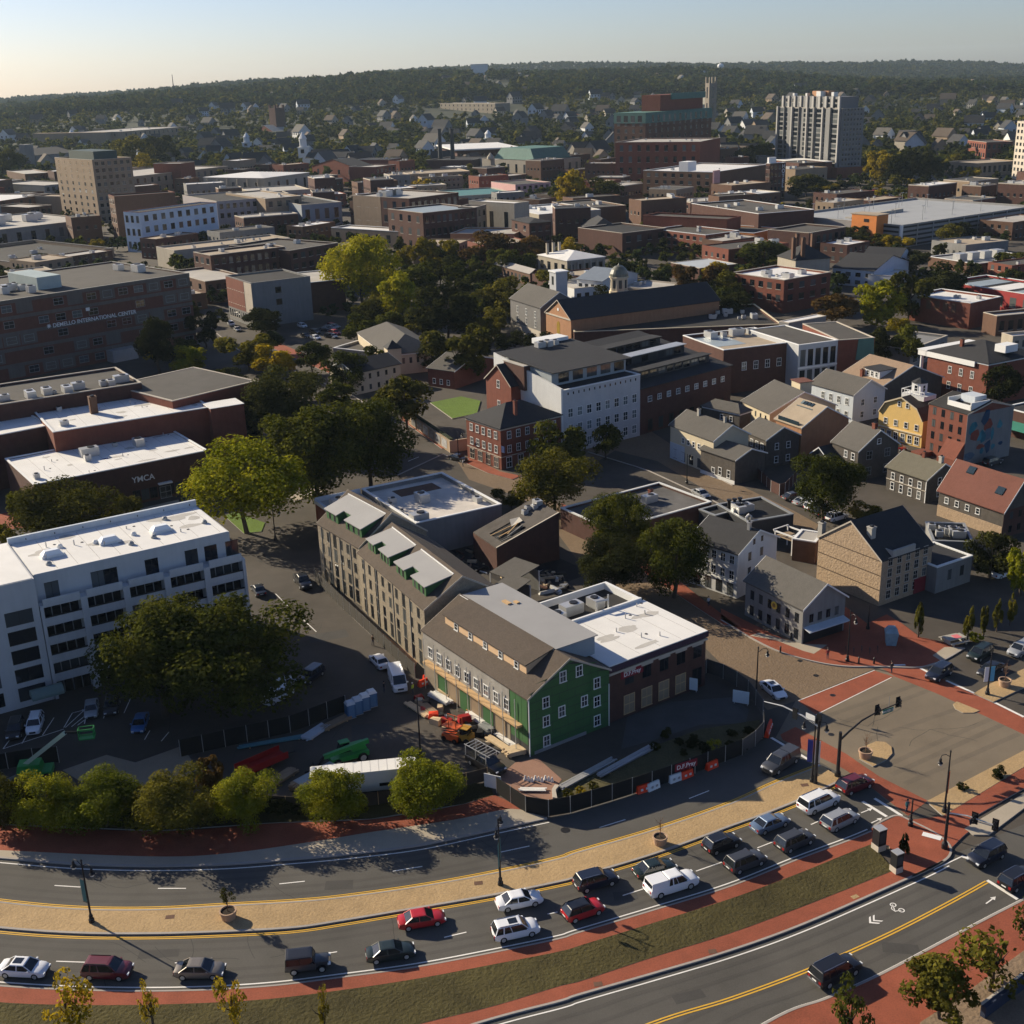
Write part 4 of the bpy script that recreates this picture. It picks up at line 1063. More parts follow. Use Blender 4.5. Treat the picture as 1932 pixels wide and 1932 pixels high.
roof_detail(r, .5, .5, W - .5, D - .5, hY2 - .3, 10, 3.4, 5)
chimney(r, W * .33, D * .45, hY2 - .3, hY2 + 3.4, 1.6, 1.6, brickb)
MB().box(W * .98, -2.0, 0, W + 7, 4.0, hY2 + .02).build('stair_block', [brick], r); MB().box(W * .98 - .1, -2.1, hY2 + .02, W + 7.1, 4.1, hY2 + .14).build('stair_roof', [rwhite], r)
for x, y in ((.9, .55), (.1, .2), (.15, .7), (.6, .85), (.75, .9)): roof_unit(r, W * x, D * y, hY2 - .3)
r, W, D = bld('sports_centre', 'brick wing with plain white roof at the picture edge beside the chimney block', W1(-330, 1450), W1(285, 1332), W1(190, 1212), hY2 - .6, brickd, 'flat', rwhite, par=.2, cope=trimw)
r, W, D = bld('sports_centre', 'long brick block with grey gravel roof and a row of fans', W1(-300, 1262), W1(800, 1092), W1(705, 997), hY2 + 3, brickd, 'flat', rgrey, par=.5, cope=stonetrim)
for x in (.30, .43, .52, .56, .62, .69, .82, .86, .93): roof_unit(r, W * x, D * random.uniform(.15, .3), hY2 + 2.5)
r, W, D = bld('sports_centre', 'tall windowless brick gymnasium with wide plain grey roof', W1(975, 1197), W1(1452, 1082), W1(1265, 967), hY2 + 1.5, brick, 'flat', rgrey, par=.02)
pbox(r, 'wall_band', greyw, W * .3, -.04, 1, W * .95, 0, 7)
# ---- big brick and concrete office block
hO = HB(W1(1100, 872), W1(1070, 472)[1])
r, W, D = bld('office_block', 'big five-storey office block in brick and grey bands with a banner of white letters', W1(-450, 700), W1(1070, 472), W1(850, 377), hO, M('office_brick', (.135, .060, .043), .9, .16, .8, streak=.1), 'flat', rgrey, par=.4, cope=concrete)
bandm = M('office_band', (.135, .118, .10), .9, .12, .4, streak=.14)
fl = hO / 5
for k in range(5):
    pbox(r, 'concrete_band', bandm, 0, -.10, k * fl + fl * .78, W, 0, (k + 1) * fl - .02)
for j in range(5):
    for c in range(16):
        x = (c + .5) * W / 16
        if random.random() < .72: put('window', winmesh(W / 16 * .55, fl * .42, 'grey'), r, (x, 0, j * fl + fl * .25))
        if random.random() < .3: pbox(r, 'wall_panel', bandm, x - W / 34, -.05, j * fl + fl * .1, x + W / 34, -.02, j * fl + fl * .78)
wall_text(r, '\u2737 DEMELLO INTERNATIONAL CENTER', W * .585, fl * 2.86, 1.7, trimw, -.20)
wall_text(r, '\u2744 Seamen\u2019s Union', W * .64, fl * 3.6, 1.3, galv, -.16) if False else None
pbox(r, 'wall_emblem', trimw, W * .565, -.16, fl * 3.55, W * .58, -.1, fl * 3.55 + 1.0)
pbox(r, 'lift_house', M('pale_green_metal', (.36, .42, .40), .5, .08), W * .47, D * .25, hO - .4, W * .56, D * .65, hO + 3.4)
for x, y in ((.36, .3), (.4, .4), (.43, .2), (.45, .5), (.38, .6), (.44, .35), (.9, .6), (.92, .4), (.35, .5)): roof_unit(r, W * x, D * y, hO - .4, random.uniform(1.2, 2.0))
pbox(r, 'entrance_vault', galv, W * .62, -4, 0, W * .72, 0, 3.6)
# ---------------------------------------------------------------- buildings of the old town on the right
def house(label, A, B, C, base, wall, roof='gx', rmat=rgreyish, rise=2.6, wins=(), trim=trimw, name='house', h=None, **k):
    h = h or HB(base, A[1] if k.pop('ref', 'A') == 'A' else B[1])
    return bld(name, label, A, B, C, h, wall, roof, rmat, wins, rise=rise, trim=trim, cat='house', group=k.pop('group', None), **k) + (h,)
# white clapboard house, gable on the street corner
h = HB(M3(855, 1350), M3(850, 1095)[1])
r, W, D, h = house('white clapboard building with dark roof and storefront on the cobbled street corner', M3(580, 1010), M3(850, 1095), M3(1112, 1010), None, whitew, 'gx', rslate, 2.6, h=h)
fl = h / 3
for j in (1, 2):
    windows(r, W, D, 'f', 5, 1, .85, 1.35, j * fl + .6, 1, .05, .98, 'white')
windows(r, W, D, 'f', 4, 1, 1.3, 1.9, .4, 1, .05, .98, 'dark')
MB().box(0, -.25, fl - .05, W, 0, fl + .25).build('shop_cornice', [trimw], r)
windows(r, W, D, 'r', 2, 2, .8, 1.3, fl + .6, fl, .15, .75, 'dark')
windows(r, W, D, 'r', 2, 1, .6, .8, h + .5, fl, .3, .7, 'dark')
chimney(r, W * .85, D * .45, h + 1.8, h + 3.6, .5, .5, galv)
# grey shop with round yellow sign
h = HB(S4(472, 370), S4(480, 132)[1])
r, W, D, h = house('grey clapboard shop with plain grey roof and a round yellow sign', M3(895, 1245), M3(1220, 1405), M3(1455, 1330), None, greyw, 'gx', rgreyish, 2.9, h=h)
windows(r, W, D, 'f', 6, 1, .85, 1.35, h * .56, 1, .05, .98, 'dark')
windows(r, W, D, 'f', 6, 1, .9, 1.5, .6, 1, .05, .98, 'dark')
windows(r, W, D, 'r', 4, 1, .8, 1.2, h * .56, 1, .1, .9, 'dark')
MB().hexa([(W, .2, 2.6), (W + 1.4, .2, 2.3), (W + 1.4, D - .2, 2.3), (W, D - .2, 2.6), (W, .2, 2.75), (W + 1.4, .2, 2.45), (W + 1.4, D - .2, 2.45), (W, D - .2, 2.75)]).build('awning', [bluew], r)
pbox(r, 'shopfront', metald, W, .3, .1, W + .06, D - .3, 2.4)
b = MB().tube([(0, -.12, 0), (0, -.02, 0)], .62, 20); b.build('round_sign', [M('yellow_sign', (.62, .42, .06), .6, 0, big=0)], r, (W * .52, 0, h * .70))
b = MB().tube([(0, -.16, 0), (0, -.11, 0)], .34, 16); b.build('sign_emblem', [M('brown_sign', (.25, .13, .04), .6, 0, big=0)], r, (W * .52, 0, h * .70))
# big fieldstone building with lit gable
h = HB(E1(735, 1865), E1(775, 1560)[1])
a, W, D, rz = frame(E1(345, 1395), E1(775, 1560), E1(1100, 1440), h)
mid = (at(E1(345, 1395), h) + at(E1(775, 1560), h)) / 2
rise = zrow(mid, E1(560, 1288)[1]) - h
r, W, D = bld('fieldstone_building', 'big tan fieldstone building with steep dark roof, roof deck and thick chimneys', E1(345, 1395), E1(775, 1560), E1(1100, 1440), h, stonel, 'gy', rslate, rise=rise, trim=stonetrim, over=.15)
for k, z in enumerate((.98, .66, .34)):
    pbox(r, 'tie_band', M('weathered_band', (.11, .08, .055), .95, .3, 1.5), .1, -.03, h * z, W - .1, 0, h * z + .16)
windows(r, W, D, 'r', 5, 4, .9, 1.3, .9, h / 4.1, .08, .95, 'stone')
MB().box(W * .72, D * .22, h + .2, W + .1, D * .62, h + .35).build('roof_deck', [rdark], r)
MB().box(W * .98, D * .2, h + .1, W + .12, D * .64, h + 1.2).box(W * .70, D * .19, h + .1, W + .12, D * .21, h + 1.2).build('deck_wall', [concrete], r)
MB().box(W * .68, D * .36, h + .35, W * .72, D * .6, h + 2.6).build('deck_door', [bluew], r)
chimney(r, W * .72, D * .12, h + .6, h + rise * .9, 1.0, 1.0, concrete); chimney(r, W * -.02, .9, h - .5, h + 2.2, .9, .9, concrete)
pbox(r, 'red_doors', M('dark_red_paint', (.20, .02, .03), .6, .1), W, D * .68, .1, W + .2, D * .9, 2.6)
# flat roofed blocks between the two streets
r, W, D = bld('low_block', 'low flat tar-roofed block with bright streaks, beside the tree row', M3(130, 960), M3(700, 800), M3(440, 680), 4.2, brickd, 'flat', M('streaked_tar', (.10, .095, .09), .9, .35, .3, big=.4), par=.5, cope=whitew)
roof_unit(r, W * .66, D * .55, 3.7, .9); chimney(r, W * .75, D * .7, 3.6, 5, .7, .7)
r, W, D = bld('low_block', 'low dark flat block with pipes and fans behind the white clapboard building', M3(905, 915), M3(1165, 870), M3(960, 775), 4.4, darkw, 'flat', rdark, par=.3, cope=metalg)
for k in range(4): roof_unit(r, W * (.08 + .1 * k), D * .55, 4.1, .9)
for k in range(3):
    b = MB().lathe([(.3, 0), (.3, 1.6), (.45, 1.65), (.45, 1.9)], 10); b.build('flue', [metald], r, (W * (.1 + .12 * k), D * .75, 4.1))
b = MB().tube([(0, 0, 0), (.0, 0, .6), (.5, 0, 1.0), (1.0, 0, .6), (1.0, 0, 0)], .22, 8); b.build('duct', [galv], r, (W * .05, D * .12, 4.2))
r, W, D = bld('low_block', 'tiny dark flat block with parapet beside the piped roof', M3(720, 880), M3(830, 850), M3(790, 800), 4.0, darkw, 'flat', rdark, par=.4, cope=metalg)
# shingle and cream shop on the bend
h = HB(M3(832, 700), M3(835, 560)[1])
r, W, D, h = house('shingled one-storey shop wing with white trimmed windows on the bend', M3(640, 500), M3(835, 565), M3(1000, 520), None, shingle, 'gx', rgreyish, 1.6, h=h)
windows(r, W, D, 'f', 2, 1, .8, 1.5, 1.1, 1, .45, .95, 'white'); put('door', winmesh(.9, 2.0, 'white'), r, (W * .38, 0, .1)); pbox(r, 'base_board', whitew, 0, -.06, 0, W, 0, .8)
h = HB(M3(640, 590), M3(640, 430)[1]) + 1.2
r, W, D, h = house('two-storey cream and shingle house with two thin chimneys above the bend', M3(468, 365), M3(712, 455), M3(870, 400), None, creamw, 'gx', rgreyish, 2.6, h=h)
windows(r, W, D, 'f', 6, 1, .7, 1.1, h * .6, 1, .25, .98, 'white'); windows(r, W, D, 'f', 5, 1, 1.4, 1.9, .5, 1, .03, .98, 'dark')
pbox(r, 'shopfront', bluew, 0, -.05, 0, W * .35, 0, h * .5); windows(r, W, D, 'r', 2, 1, .8, 1.2, h * .6, 1, .2, .8, 'white')
chimney(r, W * .3, D * .45, h + 2, h + 3.8, .6, .6, concrete); chimney(r, W * .85, D * .5, h + 2, h + 3.8, .5, .5, concrete)
r, W, D, h = house('dark shingled house with a row of white windows behind the cream house', M3(880, 395), M3(1010, 450), M3(1150, 400), None, shingle, 'gx', rgreyish, 2.2, h=6.2)
windows(r, W, D, 'f', 4, 1, .85, 1.4, 3.6, 1, .05, .95, 'white'); windows(r, W, D, 'r', 2, 2, .8, 1.3, .8, 2.9, .15, .85, 'white')
r, W, D, h = house('low hipped shingle house behind the two-chimney house', M3(650, 255), M3(860, 300), M3(970, 290), None, shingle, 'hip', rgreyish, 1.6, h=6.5)
windows(r, W, D, 'f', 2, 1, .7, 1.1, 4.2, 1, .4, .9, 'white')
r, W, D, h = house('wide yellow-walled house with low grey roofs, skylights and a brick dormer', M3(875, 230), M3(1030, 300), M3(1250, 190), None, creamw, 'gx', rgreyish, 4.0, h=6.5)
windows(r, W, D, 'f', 5, 1, .6, 1.1, 4.4, 1, .05, .95, 'dark')
MB().box(W * .3, D * .62, h + 2, W * .6, D * .8, h + 4.8).build('dormer', [creamw], r); MB().box(W * .28, D * .6, h + 4.8, W * .62, D * .82, h + 4.95).build('dormer_roof', [rred], r)
r, W, D, h = house('shingled house with glazed roof deck cut into its tan roof', M3(1065, 330), M3(1210, 380), M3(1480, 330), None, bricko, 'gx', rtan, 3.6, h=7.6)
MB().box(W * .15, D * .06, h + .5, W * .75, D * .34, h + .62).build('roof_deck', [rdark], r); MB().box(W * .1, -.1, h - .1, W * .9, 0, h + 1.0).build('deck_railing', [glassb], r)
MB().box(W * .15, D * .34, h + .6, W * .75, D * .36, h + 2.8).build('deck_glazing', [glassb], r)
for k in range(4): MB().hexa([(W * (.2 + .12 * k), D * .40, h + 3.0), (W * (.28 + .12 * k), D * .40, h + 3.0), (W * (.28 + .12 * k), D * .46, h + 3.5), (W * (.2 + .12 * k), D * .46, h + 3.5), (W * (.2 + .12 * k), D * .40, h + 3.2), (W * (.28 + .12 * k), D * .40, h + 3.2), (W * (.28 + .12 * k), D * .46, h + 3.7), (W * (.2 + .12 * k), D * .46, h + 3.7)]).build('skylight', [glassb], r)
windows(r, W, D, 'f', 2, 2, .8, 1.3, 1.0, 3.0, .1, .9, 'white')
r, W, D, h = house('white house with grey roof and dark shutters near the white bank frontage', M3(1265, 130), M3(1505, 195), M3(1630, 145), None, bluew, 'gx', rgreyish, 2.8, h=7.0)
windows(r, W, D, 'f', 4, 1, .9, 1.5, 4.2, 1, .2, .95, 'white'); windows(r, W, D, 'f', 4, 1, .9, 1.5, 1.0, 1, .2, .95, 'white'); windows(r, W, D, 'r', 2, 2, .9, 1.4, 1.0, 3, .1, .9, 'white')
r, W, D, h = house('tan roofed house with a wide white dormer behind the white house', E1(480, 300), E1(760, 380), E1(1010, 260), None, shingle, 'gx', M('tan_shingles', (.27, .19, .13), .95, .12, 1.0, fine=.2), 4.2, h=6.0)
MB().box(W * .45, D * .12, h + 1.0, W * .8, D * .5, h + 3.2).build('dormer', [whitew], r); MB().box(W * .43, D * .10, h + 3.2, W * .82, D * .52, h + 3.35).build('dormer_roof', [rslate], r); windows(r, W, D, 'f', 3, 1, .7, 1.1, h + 1.6, 1, .47, .78, 'white', off=-D * .12); chimney(r, W * .42, D * .1, h, h + 2.5)
r, W, D, h = house('shingle-sided gable house with pale grey roof behind the round tree', E1(440, 745), E1(615, 810), E1(835, 740), None, shingle, 'gx', rgreyish, 3.6, h=HB(E1(610, 1020), E1(615, 815)[1]))
windows(r, W, D, 'f', 2, 1, .8, 1.3, h * .66, 1, .4, .95, 'white'); windows(r, W, D, 'r', 2, 2, 1.3, 1.6, .9, 3.4, .05, .95, 'grey'); windows(r, W, D, 'r', 1, 1, .8, 1.0, h + .8, 1, .4, .6, 'white'); chimney(r, W * .8, D * .5, h + 2.8, h + 4.6, .9, .7)
r, W, D, h = house('little dark gabled house beside the round tree', E1(300, 820), E1(400, 850), E1(500, 800), None, darkw, 'gy', rslate, 1.6, h=4.0)
# black shingle house with rows of white windows
h = HB(E1(1070, 1170), E1(1080, 1010)[1])
r, W, D, h = house('dark shingled two-storey house with eight white windows and a stone lion by the door', E1(812, 915), E1(1080, 1005), E1(1235, 930), None, shingle, 'gx', M('olive_shingles', (.125, .115, .085), .95, .12, 1.0, fine=.2), 2.4, h=h) if False else house('dark shingled two-storey house with eight white sash windows', E1(812, 915), E1(1080, 1005), E1(1235, 930), None, shingle, 'gx', M('olive_shingles', (.125, .115, .085), .95, .12, 1.0, fine=.2), 2.4, h=h)
windows(r, W, D, 'f', 4, 1, .75, 1.25, h * .55, 1, .05, .95, 'white'); windows(r, W, D, 'f', 4, 1, .75, 1.4, .5, 1, .05, .95, 'white'); windows(r, W, D, 'r', 1, 2, .8, 1.3, .8, h * .5, .2, .6, 'white')
pbox(r, 'string_course', stonetrim, -.05, -.12, h * .49, W, 0, h * .49 + .12); pbox(r, 'corner_board', trimw, W - .12, -.08, 0, W + .05, .0, h); chimney(r, W * .5, D * .5, h + 1.8, h + 3.4, .7, .6); chimney(r, W * .92, D * .5, h + 1.8, h + 3.6, .7, .7, concrete)
# red roofed barn-like house
h = HB(E1(1600, 1400), E1(1605, 1215)[1])
r, W, D, h = house('long red-roofed house with skylights and stone ground floor', E1(1165, 1070), E1(1605, 1218), E1(1745, 1130), None, shingle, 'gx', rred, 5.0, h=h)
windows(r, W, D, 'f', 4, 1, .7, 1.0, h * .58, 1, .05, .7, 'white'); pbox(r, 'stone_base', stonel, 0, -.12, 0, W, 0, h * .42); pbox(r, 'end_wall', brickd, W, 0, 0, W + .05, D, h); windows(r, W, D, 'r', 3, 2, .8, 1.2, .8, h * .5, .1, .9, 'dark', off=.06)
for x, y in ((.22, .52), (.75, .28)):
    t = D / 2 * y * 1.3; z = h + 5 * (t / (D / 2)); MB().hexa([(W * x, t, z + .2), (W * x + 1.6, t, z + .2), (W * x + 1.6, t + .9, z + 1.25), (W * x, t + .9, z + 1.25), (W * x, t, z + .4), (W * x + 1.6, t, z + .4), (W * x + 1.6, t + .9, z + 1.45), (W * x, t + .9, z + 1.45)]).build('skylight', [glassb], r)
r, W, D = bld('low_block', 'small grey flat annexe beside the fieldstone building', E1(1150, 1600), E1(1390, 1520), E1(1210, 1400), 4.6, greyw, 'flat', rslate, par=.1, cope=trimw)
windows(r, W, D, 'l', 1, 1, .8, 1.4, 2.0, 1, .3, .6, 'dark'); windows(r, W, D, 'f', 2, 1, .9, 1.6, 1.8, 1, .2, .9, 'dark')
r, W, D = bld('low_block', 'cluttered dark flat annexe full of roof machinery under the red roof', E1(1120, 1420), E1(1400, 1430), E1(1040, 1290), 4.0, greyw, 'flat', rdark, par=.3, cope=metalg)
for k in range(7): roof_unit(r, W * (.1 + .12 * k), D * random.uniform(.3, .7), 3.7, 1.0)
# yellow gambrel house
h = HB(E1(1045, 810), E1(1052, 600)[1]) 
r, W, D = bld('yellow_house', 'bright yellow gambrel-fronted house with row of shop windows and a white roof lantern', E1(755, 540), E1(1055, 612), E1(1160, 560), h - 1.0, yelloww, 'gambrel', rbrown, rise=4.4, trim=creamw, cat='house')
h -= 1.0
windows(r, W, D, 'f', 6, 1, 1.0, 1.7, .5, 1, .03, .97, 'white'); windows(r, W, D, 'f', 4, 1, .8, 1.2, h * .62, 1, .05, .98, 'white'); windows(r, W, D, 'f', 2, 1, .7, 1.0, h + 2.3, 1, .36, .72, 'white')
pbox(r, 'shop_cornice', creamw, 0, -.3, h * .45, W, 0, h * .45 + .25)
lt = empty('roof_lantern', (W * .55, D * .65, h + 3.6)); lt.parent = r
MB().box(-3, -2.2, 0, 3, 2.2, 1.0).build('lantern_deck', [whitew], lt)
b = MB()
for i in range(9):
    b.box(-3 + i * .75 - .05, -2.25, 1.0, -3 + i * .75 + .05, -2.15, 2.0)
b.box(-3.05, -2.28, 1.9, 3.05, -2.12, 2.02).box(-3.05, -2.2, 1.9, -2.95, 2.2, 2.02).build('lantern_railing', [trimw], lt)
MB().box(-1.2, -1.2, 1.0, 1.2, 1.2, 3.6).build('lantern_room', [trimw], lt); MB().lathe([(1.9, 3.6), (.1, 4.6)], 8).build('lantern_roof', [rslate], lt)
for q in range(4): put('window', winmesh(.8, 1.4, 'white'), lt, ((0, -1.2, 1.6), (1.2, 0, 1.6), (0, 1.2, 1.6), (-1.2, 0, 1.6))[q], R(90 * q))
# brick warehouse with mural side wall
h = HB(E1(1330, 905), E1(1355, 560)[1])
r, W, D = bld('mural_building', 'four-storey brick building with white roof balustrade and a blue mural on its grey side', E1(1095, 490), E1(1358, 565), E1(1585, 480), h, brick, 'gx', rdark, rise=1.8, trim=stonetrim, over=.1)
windows(r, W, D, 'f', 4, 4, .95, 1.5, 1.2, h / 4.15, .05, .95, 'dark')
pbox(r, 'side_wall', greyw, W, 0, 0, W + .06, D, h)
mu = [(.02, .12, .16), (.05, .20, .24), (.015, .05, .10), (.20, .05, .035), (.09, .13, .17), (.03, .16, .20)]
for k in range(16):
    y0 = random.uniform(.08, .8) * D; z0 = random.uniform(.02, .78) * h; n = 7; ry = random.uniform(.5, 1.6); rz_ = random.uniform(.6, 1.8)
    MB().poly([(W + .07 + k * .004, y0 + math.cos(i * 6.283 / n) * ry * random.uniform(.6, 1.2), max(.2, z0 + rz_ + math.sin(i * 6.283 / n) * rz_ * random.uniform(.6, 1.2))) for i in range(n)]).build('mural_patch', [M('mural_%d' % (k % 6), mu[k % 6], .8, .3, 1.0)], r)
MB().box(W * .35, D * .1, h + .3, W * .95, D * .12, h + 1.6).box(W * .35, D * .1, h + .3, W * .37, D * .5, h + 2.2).box(W * .93, D * .1, h + .3, W * .95, D * .5, h + 2.2).build('balustrade', [trimw], r)
MB().box(W * .45, D * .3, h + .5, W * .8, D * .55, h + 2.8).build('glass_lantern', [bluew], r)
MB().box(-.6, -3.5, 0, W * .2, -.1, 1.0).build('loading_step', [brick], r)
MB().hexa([(W * .55, -2.6, 0), (W, -2.6, 0), (W, 0, 0), (W * .55, 0, 0), (W * .55, -2.6, 1.6), (W, -2.6, 1.6), (W, 0, 5.0), (W * .55, 0, 5.0)]).build('lean_to', [brick], r)
r, W, D = bld('low_block', 'brick shop with green awning beside the mural building', E1(1590, 510), E1(1900, 590), E1(1990, 470), 6.2, brickd, 'flat', rslate, par=.2, cope=trimw)
MB().hexa([(0, -2.5, 2.4), (W, -2.5, 2.4), (W, 0, 3.6), (0, 0, 3.6), (0, -2.5, 2.5), (W, -2.5, 2.5), (W, 0, 3.7), (0, 0, 3.7)]).build('awning', [M('green_awning', (.03, .16, .12), .7, .1)], r)
# columned brick house
h = HB(E1(1180, 400), E1(1090, 120)[1])
r, W, D = bld('columned_house', 'brick townhouse with white columns, wide white frieze and broad grey roof', E1(1090, 125), E1(1500, 215), E1(1690, 120), h, brick, 'hip', rslate, rise=3.2, trim=trimw, cat='house')
windows(r, W, D, 'f', 3, 2, .9, 1.7, h * .22, h * .36, .3, .85, 'white'); MB().box(-.5, -.5, h - 1.5, W * .8, -.1, h - .2).build('frieze', [trimw], r)
for k in range(4):
    b = MB().lathe([(.55, 0), (.48, .3), (.42, h - 1.8), (.6, h - 1.5)], 14); b.build('column', [trimw], r, (-2.2, .4 + k * D * .3, 0))
MB().box(-2.9, -.5, h - 1.5, -.02, D + .3, h - .15).build('portico_beam', [trimw], r)
chimney(r, W * .35, D * .25, h + 1.0, h + 3.2); MB().box(W * .8, D * .35, h + 1.6, W * .97, D * .6, h + 3.4).build('dormer', [trimw], r)
MB().hexa([(-3.2, -.6, h - .15), (0, -.6, h - .15), (0, D + .6, h - .15), (-3.2, D + .6, h - .15), (-3.2, -.6, h), (0, -.6, h), (0, D + .6, h), (-3.2, D + .6, h)]).build('portico_roof', [trimw], r)
# ---- museum group
hB = HB(M2(1215, 300), W2(1222, 1352)[1])
r, W, D = bld('corner_house', 'three-storey brick corner house with dark hipped roof and red chimney', W2(1222, 1352), W2(1565, 1272), W2(1050, 1282), hB, brick, 'hip', rslate, rise=3.4, trim=stonetrim)
fl = hB / 3
windows(r, W, D, 'l', 5, 2, .9, 1.5, fl + .5, fl, .06, .95, 'white'); windows(r, W, D, 'f', 6, 2, .9, 1.5, fl + .5, fl, .06, .95, 'white')
pbox(r, 'shop_base', stonetrim, -.06, -.06, fl * .88, W, D, fl * .88 + .2); windows(r, W, D, 'l', 4, 1, 1.5, 2.2, .3, 1, .03, .97, 'stone'); windows(r, W, D, 'f', 5, 1, 1.3, 2.2, .3, 1, .03, .97, 'white')
chimney(r, W * .36, D * .2, hB + .5, hB + 4.4, .7, .7); MB().box(0, -1.2, fl + 1, .1, -.1, fl + 2.4).build('hanging_sign', [M('blue_sign', (.03, .05, .14), .5, 0)], r)
hW = HB((1208, 822), 706)
A, B = (1062, 737), (1208, 706)
r, W, D = bld('museum_wing', 'white stone museum wing with dark glazed top storey', A, B, W2(1420, 985), hW, M('white_stone', (.43, .44, .45), .8, .08, .5, streak=.06), 'flat', rslate, par=.1, cope=trimw)
fl = hW / 4
windows(r, W, D, 'f', 8, 3, 1.25, 1.9, 1.0, fl, .03, .98, 'blue'); windows(r, W, D, 'f', 14, 1, .35, .45, hW - 1.2, 1, .03, .97, 'dark')
MB().box(W * .02, D * .18, hW, W * .98, D * .95, hW + 3.2).build('attic_wall', [M('grey_cladding', (.30, .33, .34), .7, .08)], r)
windows(r, W, D, 'f', 5, 1, W * .13, 2.0, hW + .6, 1, .08, .98, 'dark', off=-D * .18)
MB().hexa([(-.2, D * .12, hW + 3.2), (W + .2, D * .12, hW + 3.2), (W + .2, D, hW + 4.4), (-.2, D, hW + 4.4), (-.2, D * .12, hW + 3.4), (W + .2, D * .12, hW + 3.4), (W + .2, D, hW + 4.6), (-.2, D, hW + 4.6)]).build('attic_roof', [rslate], r)
MB().hexa([(-.5, 0, 0), (-.02, 0, 0), (-.02, D, 0), (-.5, D, 0), (-.5, 0, hW + .4), (-.02, 0, hW + .4), (-.02, D, hW + 4.6), (-.5, D, hW + 4.6)]).build('party_wall', [whitew], r)
for k in range(3): roof_unit(r, W * (.5 + .1 * k), D * .9, hW + 4.4, 1.1)
MB().box(W * .6, D * .98, hW + 4.2, W * .95, D * 1.15, hW + 5.4).build('skylight', [trimw], r)
hG = hW - 1.2
r, W, D = bld('museum_gable', 'narrow brick gable with pale steps beside the white museum wing', W2(1140, 1065), W2(1282, 1112), W2(1400, 1080), hG, brick, 'gy', rslate, rise=4.0, trim=stonetrim)
windows(r, W, D, 'f', 1, 3, 1.0, 1.7, 2.5, hG / 2.8, .3, .7, 'white')
MB().box(W * .45, D * .3, hG - 1, W + 2.5, D + 4, hG + 4.6).build('brick_tower', [brickd], r); MB().box(W * .43, D * .28, hG + 4.6, W + 2.6, D + 4.1, hG + 4.8).build('tower_roof', [rlight], r)
# main museum hall with arched window
hM = HB(W2(1470, 872), W2(1480, 690)[1])
a, W, D, rz = frame(W2(1480, 692), W2(1622, 735), W3(380, 665), hM)
mid = (at(W2(1480, 692), hM) + at(W2(1622, 735), hM)) / 2
rise = zrow(mid, W2(1548, 625)[1]) - hM
r, W, D = bld('museum_hall', 'long museum hall with dark roof and lit brick gable with arched window', W2(1480, 692), W2(1622, 735), W3(380, 665), hM, bricko, 'gy', rslate, rise=rise, trim=stonetrim, over=.4)
b = MB(); P = [(-.9, 0), (.9, 0), (.9, 4.6)] + [(.9 * math.cos(t), 4.6 + .9 * math.sin(t)) for t in (.5, 1.05, 1.57, 2.1, 2.65)] + [(-.9, 4.6)]
b.poly([(x, -.05, z) for x, z in P]); b.build('arched_window', [M('amber_glass', (.30, .20, .04), .3, .2)], r, (W * .5, 0, 3.0))
pbox(r, 'gable_cornice', stonetrim, -.3, -.3, hM - .4, W + .3, 0, hM); 
b = MB().tube([(0, -.1, 0), (0, 0, 0)], .5, 12); b.build('round_window', [trimw], r, (W * .5, 0, hM + rise * .4))
windows(r, W, D, 'l', 10, 1, 1.1, 2.4, 2, 1, .05, .6, 'stone')
# octagonal cupola with dome and railing
c = at(W2(1893, 575), hM + 2); cu = empty('cupola', r.matrix_world.inverted() @ Vector((0, 0, 0)))
cu.parent = r; bpy.context.view_layer.update()
loc = Matrix.Rotation(-rz, 2) @ Vector((c[0] - a[0], c[1] - a[1]))
cu.location = (loc[0], loc[1], hM + 1.5)
s = mpx(W2(1893, 700)) * 18
MB().lathe([(s * .98, -1.5), (s * .98, .8), (s * .88, .9), (s * .85, s * 1.45), (s * 1.0, s * 1.5), (s * 1.0, s * 1.62), (s * .9, s * 1.64)], 8).build('drum', [creamw], cu)
MB().lathe([(s * .92, s * 1.64), (s * .90, s * 1.9), (s * .72, s * 2.3), (s * .42, s * 2.58), (s * .12, s * 2.68), (.05, s * 2.9)], 20).build('dome', [M('dome_slate', (.14, .135, .095), .35, .2, .8, spec=.6)], cu)
for k in range(8):
    t = math.pi / 8 + k * math.pi / 4; put('window', winmesh(s * .32, s * .9, 'dark'), cu, (math.cos(t) * s * .80, math.sin(t) * s * .80, s * .4), t + R(90))
for p0, p1, p2, lab in ((W2(2000, 680), W2(2330, 620), W2(1900, 560), 'low dark flat range with roof terrace in front of the museum hall'),):
    r, W, D = bld('museum_range', lab, W2(1640, 805), W3(560, 760), W3(330, 650), 7.0, brickd, 'flat', rdark, par=.8, cope=creamw)
    for k in range(9): roof_unit(r, W * (.72 + .025 * k), D * random.uniform(.4, .7), 6.2, 1.0)
r, W, D = bld('shingled_meeting_house', 'dark clapboard meeting house with grey roof and square white bell tower', W2(1278, 615), W2(1448, 668), W2(1560, 612), HB(W2(1290, 800), W2(1278, 615)[1]), M('grey_clapboard', (.16, .155, .15), .9, .1, .6, streak=.08), 'gx', rgreyish, rise=4.2, trim=trimw)
h = HB(W2(1290, 800), W2(1278, 615)[1])
windows(r, W, D, 'f', 3, 2, 1.0, 1.9, h * .38, h * .28, .1, .98, 'white'); put('door', winmesh(1.6, 2.6, 'dark'), r, (W * .4, 0, .1)); pbox(r, 'stone_base', stonetrim, -.03, -.05, 0, W, 0, h * .3)
